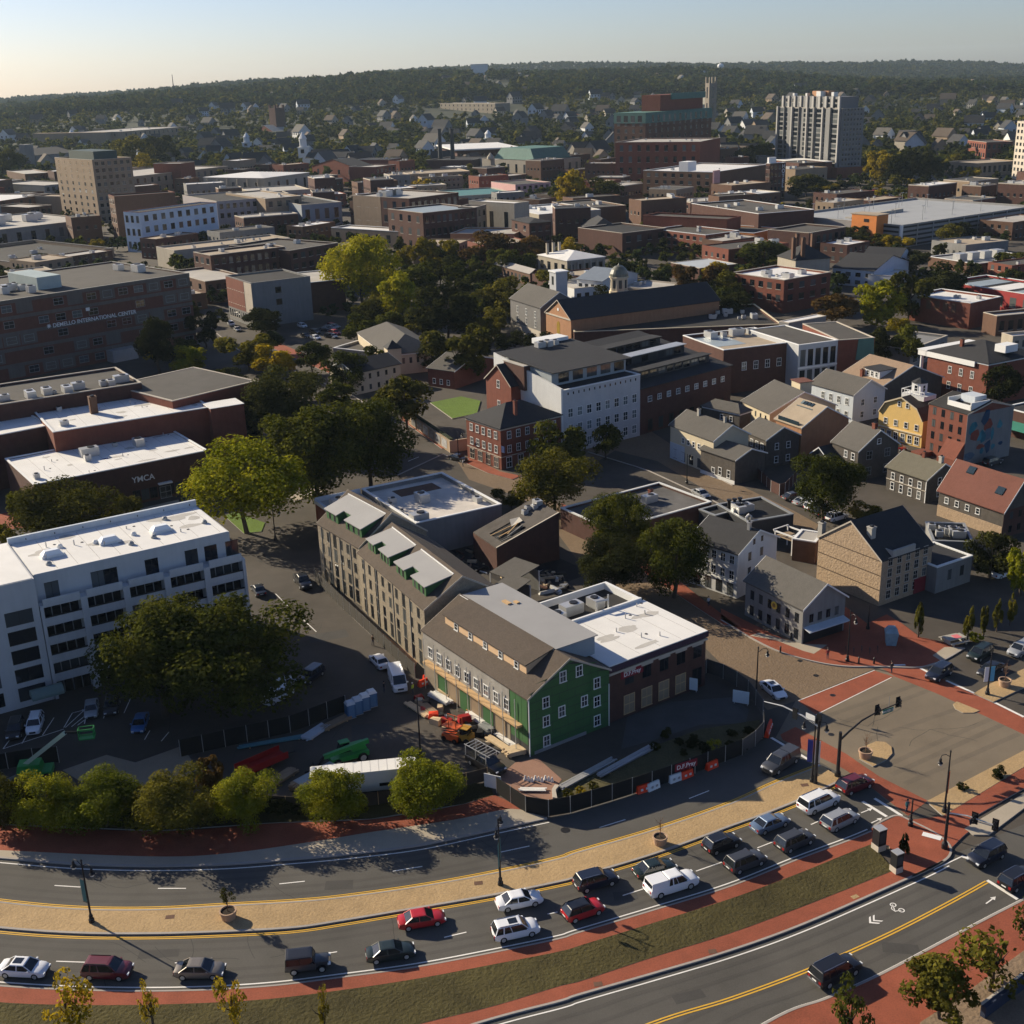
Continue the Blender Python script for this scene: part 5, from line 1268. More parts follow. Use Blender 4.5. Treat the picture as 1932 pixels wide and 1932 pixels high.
MB().box(W * .55, D * .62, h, W * .55 + 4.4, D * .62 + 4.2, h + 9.5).build('bell_tower', [M('pale_grey_paint', (.40, .41, .42), .7, .06)], r); MB().box(W * .55 - .3, D * .62 - .3, h + 9.5, W * .55 + 4.7, D * .62 + 4.5, h + 9.9).build('tower_cornice', [trimw], r)
for z in (5.5,):
    put('louvre', winmesh(1.4, 2.6, 'dark'), r, (W * .55 + 2.2, D * .62, h + z)); put('louvre', winmesh(1.4, 2.6, 'dark'), r, (W * .55, D * .62 + 2.1, h + z), R(-90))
# dark museum frontage running right
r, W, D = bld('museum_range', 'dark brick museum range with sawtooth slate roof between white wing and flat block', (1208, 735), (1380, 690), (1180, 662), 11.0, brickd, 'shed', rslate, rise=4.5)
windows(r, W, D, 'f', 9, 1, 1.2, 1.2, 7.6, 1, .05, .95, 'blue')
for k, (ya, yb_, hh) in enumerate(((.14, .20, 2.2), (.40, .47, 2.4), (.66, .74, 2.0))):
    z_ = 11 + 4.5 * ya; MB().box(W * .04, D * ya, z_, W * .9, D * yb_, z_ + hh).build('clerestory', [darkw], r); MB().box(W * .03, D * ya - .5, z_ + hh, W * .91, D * yb_ + .8, z_ + hh + .15).build('clerestory_roof', [galv if k == 1 else rslate], r)
    for q in range(9): put('window', winmesh(W * .07, hh * .62, 'dark'), r, (W * (.1 + .09 * q), D * ya - .0, z_ + hh * .22)); windows(r, W, D, 'f', 8, 1, 1.6, 2.6, .6, 1, .05, .95, 'dark')
hC = HB(W3(650, 1105), W3(655, 858)[1])
r, W, D = bld('museum_block', 'brick block with white parapet, pale roof and few windows', W3(232, 908), W3(655, 858), W3(310, 790), hC, brickd, 'flat', rtan, par=.9, cope=trimw)
windows(r, W, D, 'f', 5, 1, 1.2, 2.0, hC * .5, 1, .2, .98, 'white'); pbox(r, 'roof_pond', rblue, .5, D * .35, hC - .89, W * .5, D * .95, hC - .85)
for k in range(4): roof_unit(r, W * (.3 + .18 * k), D * .85, hC - .9, 1.2)
r, W, D = bld('framed_facade_building', 'white-framed facade of tall paired windows beside the brick block', W3(658, 880), W3(880, 852), W3(760, 745), hC + .3, M('white_stone', (.55, .57, .58)), 'flat', rgrey, par=.1, cope=trimw)
windows(r, W, D, 'f', 5, 2, W / 5 * .66, hC * .36, hC * .08, hC * .46, .02, .98, 'dark'); pbox(r, 'facade_frame', trimw, 0, -.15, hC * .48, W, 0, hC * .52)
r, W, D = bld('brick_building', 'plain brick end with green copper bay beside the white-framed facade', W3(882, 852), W3(1088, 838), W3(970, 740), hC + .3, brick, 'flat', rgrey, par=.1)
MB().hexa([(W * .5, -.3, hC * .55), (W, -.3, hC * .55), (W, 0, hC * .55), (W * .5, 0, hC * .55), (W * .55, -.1, hC + .3), (W * .97, -.1, hC + .3), (W * .97, 0, hC + .3), (W * .55, 0, hC + .3)]).build('copper_bay', [rgreen], r)
# garden wall with photo panels
a, W, D, rz = frame(W2(700, 1270), W2(930, 1425), W2(1060, 1380), 2.6)
t = tag(empty('panel_wall', (a[0], a[1], 0), rz), 'low tan wall hung with large black and white photo panels', 'wall')
MB().box(0, 0, 0, W, .4, 2.8).build('wall', [tanw], t)
for k in range(6): MB().box(W * (.08 + .15 * k), -.05, .5, W * (.2 + .15 * k), 0, 2.5).build('photo_panel', [M('photo_grey_%d' % (k % 3), (.12 + .1 * (k % 3),) * 3, .6, .5, 1.2)], t)
MB().box(W, 0, 0, W + .4, 9, 2.8).build('return_wall', [M('buff_render', (.42, .33, .23), .9, .1)], t)
MB().box(.2, .42, 0, W - .2, 1.2, 3.1).build('hedge', [M('clipped_hedge', (.022, .03, .012), .98, .4, 2.0, fine=.4, bump=1)], t)
# visitor houses
r, W, D, h = house('yellow-white Victorian house with dark roof by the garden trees', W2(398, 1040), W2(655, 985), W2(440, 965), None, creamw, 'gx', rslate, 2.2, h=6.0)
windows(r, W, D, 'f', 5, 2, .8, 1.3, .8, 3, .05, .95, 'dark'); windows(r, W, D, 'l', 2, 2, .8, 1.4, .8, 3, .1, .9, 'white')
r, W, D, h = house('wide hipped grey-roofed visitor house with corner gable', W2(580, 935), W2(870, 905), W2(600, 790), None, creamw, 'hip', rgreyish, 4.0, h=6.2)
windows(r, W, D, 'f', 6, 1, .8, 1.5, 3.2, 1, .1, .95, 'dark'); MB().box(0, -1.2, 0, 4, 3, 8).build('corner_turret', [creamw], r); MB().poly([(-.3, -1.5, 8), (4.3, -1.5, 8), (2, .8, 10.2)]).poly([(4.3, -1.5, 8), (4.3, 3.3, 8), (2, .8, 10.2)]).poly([(-.3, 3.3, 8), (-.3, -1.5, 8), (2, .8, 10.2)]).poly([(4.3, 3.3, 8), (-.3, 3.3, 8), (2, .8, 10.2)]).build('turret_roof', [rslate], r)
r, W, D, h = house('low grey visitor annexe with flat forecourt roof', W2(275, 895), W2(540, 925), W2(560, 830), None, greyw, 'flat', rgrey, 1.0, h=3.6)
r, W, D, h = house('small brick house with gabled dormers half hidden by trees near the lawn', W2(810, 1010), W2(960, 1030), W2(900, 920), None, brick, 'gx', rgreyish, 2.6, h=5.0)
windows(r, W, D, 'f', 3, 1, .8, 1.3, 1.0, 1, .1, .9, 'white')
# ---------------------------------------------------------------- the town centre beyond
def far(label, A, B, C, base, wall, rmat=rgrey, f=None, l=None, r=None, roof='flat', units=0, cat='building', name='town_building', style='far', side='A', **k):
    h = base if isinstance(base, (int, float)) else HB(base, (A if side == 'A' else B)[1])
    root, W, D = bld(name, label, A, B, C, h, wall, roof, rmat, (), cat=cat, units=units, **k)
    for face, s in (('f', f), ('l', l), ('r', r)):
        if not s: continue
        nx, nz = s[:2]; z0 = s[2] if len(s) > 2 else 0.0
        Lf = W if face == 'f' else D
        fl = (h - z0 - .6) / nz
        windows(root, W, D, face, nx, nz, max(.6, min(Lf / nx * .5, 2.6)), fl * .52, z0 + fl * .28, fl, .02, .98, style)
    return root, W, D, h
# left centre
r, W, D, h = far('grey windowless wall block in the car park with two small openings', W1(1420, 530), W1(1755, 490), W1(1225, 492), W1(1432, 782), greyw, rdark, par=.5, cope=greyw, l=(11, 3))
for z in (.45, .72): put('window', winmesh(2.2, 2.0, 'dark'), r, (W * .44, 0, h * z))
pbox(r, 'street_front', brick, -.05, D * .3, h * .3, 0, D, h - .3); pbox(r, 'light_front', stonetrim, -.05, 0, h * .3, 0, D * .28, h - .3)
far('small dark brick block right of the grey windowless wall', W1(1758, 525), W1(1950, 505), W1(1670, 470), W1(1765, 700), brickd, rlight, par=.3, cope=trimw)
far('dark brick three-storey block with tan gravel roof', W1(1190, 372), W1(1612, 322), W1(1140, 347), 14.5, brickd, rtan, f=(10, 3), l=(3, 3), units=2)
far('dark brick block with two roof ducts beside the big lime tree', W1(1640, 345), W1(1912, 300), W1(1640, 262), 13.5, brickd, rgrey, f=(6, 3), units=3)
far('long low tan-roofed row with many roof vents', W1(985, 345), W1(1640, 272), W1(890, 322), 9.0, stonew, rtan, units=7, f=(0, 1) if False else None)
far('two-storey corner shop with dark brick sides below the tan-roofed block', W1(1160, 520), W1(1400, 490), W1(1085, 445), W1(1170, 650), brickb, rlight, l=(4, 2), f=(5, 2))
far('pale blue-white four-storey block with brick street end', N1(790, 1202), N1(1225, 1147), N1(735, 1192), N1(812, 1432), M('ice_blue_paint', (.52, .60, .68), .7, .05), rdark, f=(9, 2, 8.5), l=(3, 3), cope=brick, par=.5)
r0 = pbox
far('grey-pink four-storey block right of the pale blue block', N1(1225, 1140), N1(1500, 1118), N1(1215, 1090), N1(1225, 1322), M('grey_pink', (.33, .30, .30), .8, .08), rdark, f=(7, 2, 7))
far('tan brick block with paired windows in the middle of the far street', N1(1500, 1125), N1(1705, 1108), N1(1480, 1075), N1(1500, 1312), tanw, rlight, f=(4, 3), units=2)
far('grey-blue plain block with one yellowish window', N1(1705, 1160), N1(1932, 1142), N1(1690, 1105), N1(1710, 1318), M('grey_blue_paint', (.25, .28, .31), .8, .08), rdark, f=(4, 1, 4), units=3)
far('deep red brick block with lit storefront end', N1(645, 1112), N1(990, 1088), N1(585, 1104), N1(655, 1388), brickb, rdark, l=(3, 5), cope=brick, par=.6)
r, W, D, h = far('tall tan nine-storey office tower with dark roof house', N1(520, 905), N1(742, 890), N1(412, 884), N1(540, 1262), tanw, rlight, l=(6, 9), f=(6, 9), par=1.0, cope=stonetrim, name='office_tower', cat='tower')
pbox(r, 'roof_house', M('dark_green_metal', (.05, .075, .065), .6, .15), W * .2, D * .15, h - 1, W * .8, D * .8, h + 4.5)
far('long tan block right of the tall tan tower with red roof box', N1(745, 1000), N1(1290, 940), N1(745, 960), N1(750, 1112), tanw, rlight, f=(14, 2), units=3)
far('red brick stair box on the long tan block', N1(1020, 925), N1(1100, 915), N1(1015, 908), 22.0, brick, rlight, name='stair_house')
r, W, D, h = far('stone library with row of columns and white hipped roof', N1(1490, 1008), N1(1750, 975), N1(1300, 985), N1(1500, 1120), stonew, rwhite, roof='hip', rise=2.2, name='library', trim=stonetrim, l=(5, 1), f=(5, 1))
for k in range(6):
    b = MB().lathe([(.6, 0), (.5, h - 1)], 8); b.build('column', [stonew], r, (-1.2, D * (.08 + .168 * k), 0))
far('low tan annexe with flat roof in front of the stone library', N1(1430, 1090), N1(1755, 1070), N1(1420, 1060), 10, stonew, rlight, f=(6, 1), units=2)
# rooftops on the far left
r, W, D, h = far('long grey stone block with arched windows and heavy roof plant', (-70, 441), N1(545, 1238), N1(480, 1170), N1(545, 1340), greyw, rlight, f=(9, 1), par=.6, side='B')
for k in range(6): roof_unit(r, W * (.42 + .09 * k), D * (.4 + .1 * (k % 3)), h - .6, 3.2)
for k in range(5):
    b = MB().lathe([(.9, 0), (.9, 9)], 10); b.build('exhaust_pipe', [galv], r, (W * (.18 + .035 * k), D * .5, h - .6))
far('low dark block with raised parapet before the arched grey block', W1(70, 410), W1(642, 330), W1(20, 305), W1(75, 470), tanw, rdark, par=1.6, cope=concrete, units=5)
far('brown flat block left of the tall tan tower', N1(160, 1175), N1(292, 1160), N1(100, 1150), 12, brickb, rlight, f=(4, 2))
far('long low brick row with white roofs at the far left', (-40, 385), N1(290, 1095), N1(240, 1060), 12, brickb, rwhite, f=(8, 2), units=3)
far('small tan brick block with parapet beside the tall tan tower', N1(345, 1112), N1(440, 1100), N1(300, 1090), 12, tanw, rtan, f=(3, 2))
far('brown block with flat pale roof far left behind the row', N1(140, 985), N1(295, 975), N1(100, 962), 14, brickb, rlight, f=(4, 2))
r, W, D, h = far('grey stone church with square tower in the left trees', N1(200, 880), N1(430, 862), N1(190, 850), 14, greyw, rslate, roof='gx', rise=6, name='church', cat='church')
pbox(r, 'church_tower', greyw, -12, 0, 0, -1, 10, 26)
far('grey flat block with sloping glass roof left of the tan tower', N1(250, 1050), N1(440, 1032), N1(240, 1015), 12, greyw, rlight, f=(6, 2))
r, W, D, h = far('long tan school with lit end pavilions', N1(690, 745), N1(1065, 715), N1(590, 735), N1(695, 850), tanw, rlight, f=(14, 3), l=(4, 3), name='school', units=3)
pbox(r, 'west_pavilion', tanw, -14, D * .2, 0, -.1, D * 1.6, h)
far('lit tan pavilion at the left end of the long school', N1(575, 728), N1(600, 726), N1(485, 722), N1(575, 822), tanw, rlight, l=(5, 3), name='school')
far('pale tan block with antenna mast by the school', N1(830, 712), N1(885, 706), N1(815, 700), 22, stonew, rwhite)
r, W, D, h = far('red brick church with tall dark square tower', N1(1545, 745), N1(1660, 738), N1(1470, 715), N1(1545, 800), brick, M('lit_slate', (.36, .36, .33), .7, .1), roof='gx', rise=9, name='church', cat='church', l=(3, 1))  # sunlit paleness of the slate is put into its colour
pbox(r, 'church_tower', brickd, W * .45, D * .3, 0, W * .45 + 17, D * .3 + 17, h + 33); 
for k in range(4): pbox(r, 'tower_pinnacle', brickd, W * .45 + (k % 2) * 14, D * .3 + (k // 2) * 14, h + 33, W * .45 + (k % 2) * 14 + 3, D * .3 + (k // 2) * 14 + 3, h + 37)
def steeple(label, base, top, wpx, mat, body, name='church', bodymat=whitew, ln=26):
    h = HB(base, top); s = mpx(base) * wpx; g = at(base)
    root = tag(empty(name, (g[0], g[1], 0), R(-8)), label, 'church')
    FOOT.append((g[0] + ln * .4, g[1], ln * .6))
    b = MB().box(-s/2, -s/2, 0, s/2, s/2, h * .58).box(-s * .58, -s * .58, h * .58, s * .58, s * .58, h * .60)
    b.lathe([(s * .42, h * .60), (s * .40, h * .80), (s * .48, h * .81), (s * .44, h * .83), (s * .05, h)], 8); b.build('steeple', [mat], root)
    W, D = ln, ln * .5
    rr = empty('nave', (s / 2, -D / 2, 0)); rr.parent = root
    roof_on(rr, W, D, h * .32, 'gx', h * .13, rslate, bodymat, .3, trimw)
    for o in list(rr.children): o.parent = root; o.location = rr.location
    bpy.data.objects.remove(rr)
    for k in range(5): put('window', winmesh(1.6, h * .16, 'far'), root, (s / 2 + W * (.12 + .18 * k), -D / 2, h * .1))
    for rz in (0, -90): put('louvre', winmesh(s * .4, h * .10, 'dark'), root, (0, -s / 2, h * .44) if rz == 0 else (-s / 2, 0, h * .44), R(rz))
    return root
steeple('white wooden church with square steeple by the stone library', N1(1728, 960), N1(1725, 745)[1], 17, whitew, 0, ln=46)
steeple('white church tower with pale teal cap among the left trees', N1(1405, 885), N1(1400, 750)[1], 14, bluew, 0, bodymat=bluew, ln=36)
steeple('small white domed chapel at the far left trees', N1(415, 830), N1(415, 735)[1], 12, bluew, 0, ln=34)
steeple('white steepled church behind the dark flat hall', N2(833, 850), N2(832, 735)[1], 14, trimw, 0, ln=40)
# centre
far('brick block with white roof and red mural wall by the stepped tan building', W2(440, 52), W2(520, 48), W2(300, 28), W2(440, 165), brick, rwhite, cope=trimw, l=(2, 2))
r, W, D, h = far('upper stepped block with tan left wall and dark front', W2(705, 50), W2(985, 15), W2(485, 20), 22, brickd, rlight, f=(8, 3), l=(6, 3), cope=stonetrim)
pbox(r, 'tan_wall', tanw, -.06, D * .5, 0, -.01, D, h - .2)
for k in range(5): roof_unit(r, W * (.1 + .1 * k), D * .6, h - .7, 2.0)
far('dark lower block with pale blue roof in front of the stepped building', W2(782, 132), W2(1088, 100), W2(708, 96), 19, brickd, rblue, f=(9, 3), l=(4, 3))
far('tan end bay beside the pale blue roof', W2(1088, 98), W2(1142, 84), W2(1080, 72), 19, tanw, rlight, f=(2, 3))
r, W, D, h = far('low tan hall with white roof and blue mural end', W2(685, 240), W2(777, 224), W2(412, 190), W2(688, 335), tanw, rwhite, l=(7, 1), cope=trimw)
pbox(r, 'mural_panel', M('blue_mural', (.03, .06, .13), .8, .4, .6), W * .08, -.06, 1, W * .92, 0, h - .8)
far('red and white two-step block with white roof', W2(1290, 175), W2(1378, 160), W2(1145, 150), W2(1290, 190), M('red_render', (.42, .12, .08), .8, .1), rwhite, l=(6, 1), cope=trimw)
far('white upper storey on the red and white block', W2(1300, 78), W2(1385, 66), W2(1158, 48), 20, stonew, rwhite, l=(3, 1), name='upper_block')
far('low orange-walled block beside the dark bay-windowed house', W2(1300, 250), W2(1380, 215), W2(1145, 170), 10, bricko, rlight)
r, W, D, h = far('dark mansard house with white bay windows', W2(1385, 190), W2(1510, 180), W2(1390, 160), 15, brickd, rslate, roof='hip', rise=1.5, f=(3, 3), l=(2, 3))
far('wide cluster of white flat roofs in the centre', W2(1440, 140), W2(1790, 112), W2(1440, 85), 12, stonew, rwhite, units=6, cope=trimw)
far('parked-up low grey range behind the white flat roofs', W2(1700, 105), W2(1932, 88), W2(1620, 62), 12, brickb, rgrey, units=4)
far('hip-roofed brick house with grey rendered front', W2(1728, 235), W2(1905, 228), W2(1552, 200), W2(1730, 335), greyw, rslate, roof='hip', rise=5, l=(4, 2), trim=stonetrim)
far('small dark brick block right of the hip-roofed brick house', W2(1720, 300) if False else N2(1590, 1320), N2(1840, 1290), N2(1580, 1260), 11, brickd, rdark, f=(4, 2))
r, W, D, h = far('white stone bank with porticoed front and tall chimneys', W2(1600, 402), W2(1815, 378), W2(1432, 368), W2(1602, 500), stonew, rwhite, roof='hip', rise=2.4, l=(4, 1), f=(5, 1), name='bank', trim=stonetrim)
for k in range(3): chimney(r, W * (.1 + .16 * k), D * .8, h, h + 5, 1, 1, stonew)
for k in range(6):
    b = MB().lathe([(.55, 0), (.45, h - .8)], 10); b.build('column', [stonew], r, (W * (.08 + .168 * k), -1.0, 0))
far('long low colonnade roof in the park', W2(1190, 420), W2(1390, 475), W2(1210, 405), 5, brickb, M('pale_slate', (.30, .28, .26), .8, .1), roof='gx', rise=1.5, f=(9, 1))
far('blue-roofed white house behind the bell tower', W2(1655, 505), W2(1800, 520), W2(1690, 445), 9, whitew, M('blue_slate', (.17, .20, .24), .7, .1), roof='gx', rise=3, f=(4, 2), cat='house')
far('small white house with porch beside the dome', W2(1640, 560), W2(1830, 540), W2(1650, 500), 7, whitew, rlight, f=(4, 1), cat='house')
r, W, D, h = far('stone post office with tall green copper mansard', N2(1112, 912), N2(1355, 890), N2(885, 890), N2(1108, 1010), stonew, rlight, f=(6, 1), l=(7, 1), name='post_office', cope=stonetrim)
MB().hexa([(W * .12, D * .15, h), (W * .98, D * .15, h), (W * .98, D * .85, h), (W * .12, D * .85, h), (W * .18, D * .25, h + 9), (W * .95, D * .25, h + 9), (W * .95, D * .75, h + 9), (W * .18, D * .75, h + 9)]).build('mansard_roof', [rgreen], r)
r, W, D, h = far('big red brick four-storey block with pale roof', N2(1552, 805), N3(98, 802), N2(1360, 785), N2(1562, 1062), brick, rlight, l=(5, 4), f=(9, 4), units=5, cope=stonetrim)
r, W, D, h = far('tall brick hotel slab with green copper crown', N2(1722, 640), N3(165, 612), N2(1618, 636), N2(1722, 1000), brickb, rdark, l=(4, 9), f=(11, 9), name='hotel_tower', cat='tower')
pbox(r, 'copper_crown', rgreen, -.3, -.3, h - 8, W + .3, D + .3, h + .3); windows(r, W + .6, D + .6, 'l', 4, 1, 4, 5, h - 7, 1, style='far', off=.3); windows(r, W + .6, D + .6, 'f', 11, 1, 3, 5, h - 7, 1, style='far', off=.3)
pbox(r, 'roof_house', brick, W * .3, D * .2, h, W * .95, D * .8, h + 13); pbox(r, 'roof_house', rgreen, W * .45, D * .15, h + 9, W * .97, D * .2 - .1, h + 14)
r, W, D, h = far('gothic stone church with pale steep roof', N3(10, 592), N3(130, 590), N3(0, 555), 30, stonew, M('pale_copper', (.50, .46, .34), .7, .08), roof='gx', rise=16, name='church', cat='church', D=40)
y_ = 1750.0; x_ = (1333 - 966) / FPX * y_ * 1.03; z_ = float(terr(x_, y_)); g = (x_, y_); s = 15 * y_ / FPX
lo, hi = 0.0, 120.0
for _ in range(40):
    m_ = (lo + hi) / 2
    lo, hi = (m_, hi) if row_of((x_, y_, m_)) > N3(0, 470)[1] else (lo, m_)
h = lo
r = tag(empty('bell_tower', (g[0], g[1], 0), R(20)), 'slender gothic stone bell tower on the skyline', 'tower'); RECT.append((g[0], g[1], 1, 0, s, s))
bst = M('bell_stone', (.21, .18, .145), .9, .12, .5)
pbox(r, 'wall', bst, -s / 2, -s / 2, 0, s / 2, s / 2, h)
for k in range(4): pbox(r, 'pinnacle', bst, (k % 2 - .5) * s * .8 - s * .1, (k // 2 - .5) * s * .8 - s * .1, h, (k % 2 - .5) * s * .8 + s * .1, (k // 2 - .5) * s * .8 + s * .1, h * 1.12)
for k in range(2): put('louvre', winmesh(s * .3, h * .22, 'dark'), r, (0, -s / 2, h * (.38 + .32 * k))); put('louvre', winmesh(s * .3, h * .22, 'dark'), r, (-s / 2, 0, h * (.38 + .32 * k)), R(-90))
far('wide brown slab of flats with pale end wall', N2(550, 585), N2(870, 585), N2(492, 572), N2(560, 715), M('brown_render', (.20, .17, .13), .9, .1), rlight, f=(13, 6), name='slab_of_flats', units=2, D=30)
for p_, w_, h_, lab_, m_ in ((N2(785, 512), 30, 12, 'white box of a far building on the wooded slope', whitew),):
    g = at(p_); d_ = min(g[1], 3300.0); x_ = g[0] * d_ / g[1]; s_ = w_ * d_ / FPX
    r = tag(empty('town_building', (x_, d_, float(terr(x_, d_))), 0), lab_, 'building'); pbox(r, 'wall', m_, -s_ / 2, 0, 0, s_ / 2, s_ * .6, 34); RECT.append((x_, d_ + 10, 1, 0, s_ / 2, s_ * .4)); MB().box(-s_ * .52, -1, 34, s_ * .52, s_ * .62, 35).build('roof', [rwhite], r)
far('tan block among the far trees', N2(940, 590), N2(1085, 582), N2(945, 580), 24, tanw, rlight, f=(6, 2))
far('tan gabled hall with pale lit roof in the far trees', N2(1010, 668), N2(1105, 662), N2(1010, 640), 14, brickb, M('lit_tan_roof', (.45, .38, .27), .8, .1), roof='gx', rise=6)
far('grey gabled church hall in the far trees', N2(1130, 650), N2(1225, 645), N2(1130, 625), 18, stonew, rslate, roof='gy', rise=12)
far('red-roofed pale house in the far trees', N2(1315, 665), N2(1400, 660), N2(1310, 640), 16, stonew, M('red_tiles', (.30, .13, .08), .9, .1), roof='hip', rise=6)
r, W, D, h = far('broad dark hall with overhanging white flat roof', N2(655, 852), N2(985, 838), N2(660, 822), 15, brickd, rwhite, f=(10, 1), par=.02)
MB().box(-4, -4, h, W + 4, D + 4, h + 1.2).build('roof_slab', [rwhite], r)
r, W, D, h = far('dark brick works with two tall black chimneys', N2(480, 905), N2(735, 905), N2(490, 885), 14, brickd, rdark)
for x in (0.0, .28):
    b = MB().lathe([(2.2, 0), (1.6, h + 24), (1.9, h + 24.2), (1.9, h + 25)], 10); b.build('smokestack', [darkw], r, (W * x + 2, D * .5, 0))
r, W, D, h = far('slender pale bell column standing in the square', N2(845, 900), N2(868, 898), N2(842, 894), N2(855, 1030), stonew, rlight, name='bell_column', cat='tower')
MB().lathe([(W * .7, h), (W * .6, h + 2), (.2, h + 5)], 8).build('cap', [stonew], r)
far('long tan building in the middle with flat pale roof', N2(310, 990), N2(730, 968), N2(305, 970), N2(315, 1070), tanw, rtan, f=(12, 2), l=(1, 2), units=3)
far('red brick row with arched fronts', N2(192, 945), N2(308, 930), N2(190, 925), N2(200, 1065), brick, rlight, f=(5, 3))
r, W, D, h = far('brick library with twin stone gables', N2(80, 950), N2(190, 940), N2(-60, 930), N2(85, 1060), brick, rslate, roof='gx', rise=6, f=(3, 2), l=(4, 2), name='library')
far('low long green-roofed hall', N2(660, 1110), N2(985, 1090), N2(640, 1072), 8, stonew, M('teal_roof', (.08, .20, .20), .7, .1), f=(8, 1))
far('pink and grey low house by the bell column', N2(985, 1045), N2(1185, 1030), N2(985, 1018), 9, pinkw, rgrey, f=(6, 2), cat='house')
# right
tw = M('tower_render', (.16, .16, .158), .7, .08)
twf = M('tower_fin', (.31, .30, .285), .7, .06)
hT = HB(N3(955, 1005), N3(905, 612)[1])
r, W, D = bld('apartment_tower', 'sixteen-storey apartment tower with white fins and brick podium', N3(535, 605), N3(905, 615), N3(1035, 610), hT, tw, 'flat', rlight, par=.5)
fl = hT / 14
for j in range(2, 14):
    for c in range(5):
        put('balcony', winmesh(W * .135, fl * .66, 'dark'), r, (W * (.11 + .195 * c), 0, j * fl + .3))
for c in range(9): MB().box(W * (.02 + .118 * c), -1.6, fl * 2, W * (.02 + .118 * c) + W * (.008 if c % 2 else .018), 0, hT + .6).build('fin', [twf if c % 2 == 0 else tw], r)
pbox(r, 'podium', brick, -2, -3, 0, W + 2, D + 1, fl * 2.2)
windows(r, W, D, 'r', 6, 12, D / 6 * .4, fl * .5, fl * 2.5, fl, style='far')
MB().box(W * .06, D * .1, hT, W * .94, D * .9, hT + fl * 2.3).build('setback_storeys', [tw], r)
for c in range(10): MB().box(W * (.06 + .095 * c), D * .1 - 1.2, hT, W * (.06 + .095 * c) + W * .028, D * .1, hT + fl * 2.4).build('fin', [twf], r)
windows(r, W, D, 'f', 8, 2, W * .05, fl * .7, hT + .5, fl, .08, .92, 'far', off=-D * .1)
pbox(r, 'lift_house', bricko, W * .42, D * .4, hT + fl * 2.3, W * .66, D * .7, hT + fl * 3.4)
for k in range(4): roof_unit(r, W * (.2 + .2 * k), D * .25, hT + fl * 2.3, 3.0)
pbox(r, 'entrance_wing', brick, W * .5, -26, 0, W * .95, -3.2, 12); pbox(r, 'entrance_roof', rwhite, W * .49, -26.5, 12, W * .96, -3.2, 12.6)
r, W, D, h = far('tan brick mill with white roof and pink corner stair', N3(172, 975), N3(235, 968) if False else N3(480, 930), N3(-155, 955), N3(175, 1142), brickb, rwhite, l=(8, 4), cope=trimw, units=2)
pbox(r, 'pink_stair', pinkw, -.3, -1, 0, W * .1, 0, h + 1); pbox(r, 'white_roof_box', trimw, W * .0, D * .35, h, W * .14, D * .48, h + 6)
r, W, D, h = far('dark brick hotel wing with white roof box and vertical sign', N3(495, 925), N3(585, 918), N3(388, 930), HB(N3(495, 1135), N3(0, 925)[1]), brickd, rwhite, l=(3, 5), f=(4, 5), cope=trimw)
pbox(r, 'white_roof_box', trimw, W * .05, D * .5, h, W * .5, D * .9, h + 3.5)
for i, ch in enumerate('HOTEL'): wall_text(r, ch, W * .85, h * (.85 - .13 * i), h * .15, trimw, -.1)
# multi-storey car park
hP = HB(N3(1240, 1405), N3(1240, 1275)[1])
r, W, D = bld('parking_garage', 'wide concrete parking garage with lit roof deck and orange stair tower', N3(1240, 1275), N3(1990, 1165), N3(750, 1192), hP, M('garage_concrete', (.26, .255, .25), .9, .1), 'flat', M('deck', (.33, .34, .345), .8, .08, .2, big=.06), par=.9, cope=concrete)
n = 5
for j in range(n):
    z = hP * (j + .25) / n
    pbox(r, 'deck_opening', metald, .6, -.05, z, W - .6, 0, z + hP / n * .42)
    pbox(r, 'deck_opening', metald, -.05, D * .02, z, 0, D * .16, z + hP / n * .42)
for k in range(10): pbox(r, 'pier', concrete, W * k / 9 - .3, -.25, 0, W * k / 9 + .3, 0, hP)
h2 = hP + 4
MB().box(-5.5, D * .14, 0, 3, D * .34, h2).build('stair_tower', [orangew], r); MB().box(-5.7, D * .13, h2, 3.2, D * .35, h2 + .4).build('tower_cap', [rtan], r)
for j in range(4): pbox(r, 'stair_window', metald, -5.6, D * .2, h2 * (.12 + .22 * j), -5.5, D * .24, h2 * (.22 + .22 * j))
pbox(r, 'white_corner', trimw, -.4, -.4, 0, .8, .6, hP)
MB().hexa([(W * .12, D * .55, hP - .85), (W * .5, D * .55, hP - .85), (W * .5, D * .6, hP - .85), (W * .12, D * .6, hP - .85), (W * .12, D * .55, hP - .3), (W * .5, D * .55, hP + .6), (W * .5, D * .6, hP + .6), (W * .12, D * .6, hP - .3)]).build('ramp_wall', [concrete], r)
for k in range(16):
    b = MB().lathe([(.12, 0), (.09, 6.5)], 6).box(-1.0, -.2, 6.5, 1.0, .2, 6.7); b.build('deck_lamp', [metalg], r, (W * (.06 + .22 * (k % 4)), D * (.15 + .22 * (k // 4)), hP - .9))
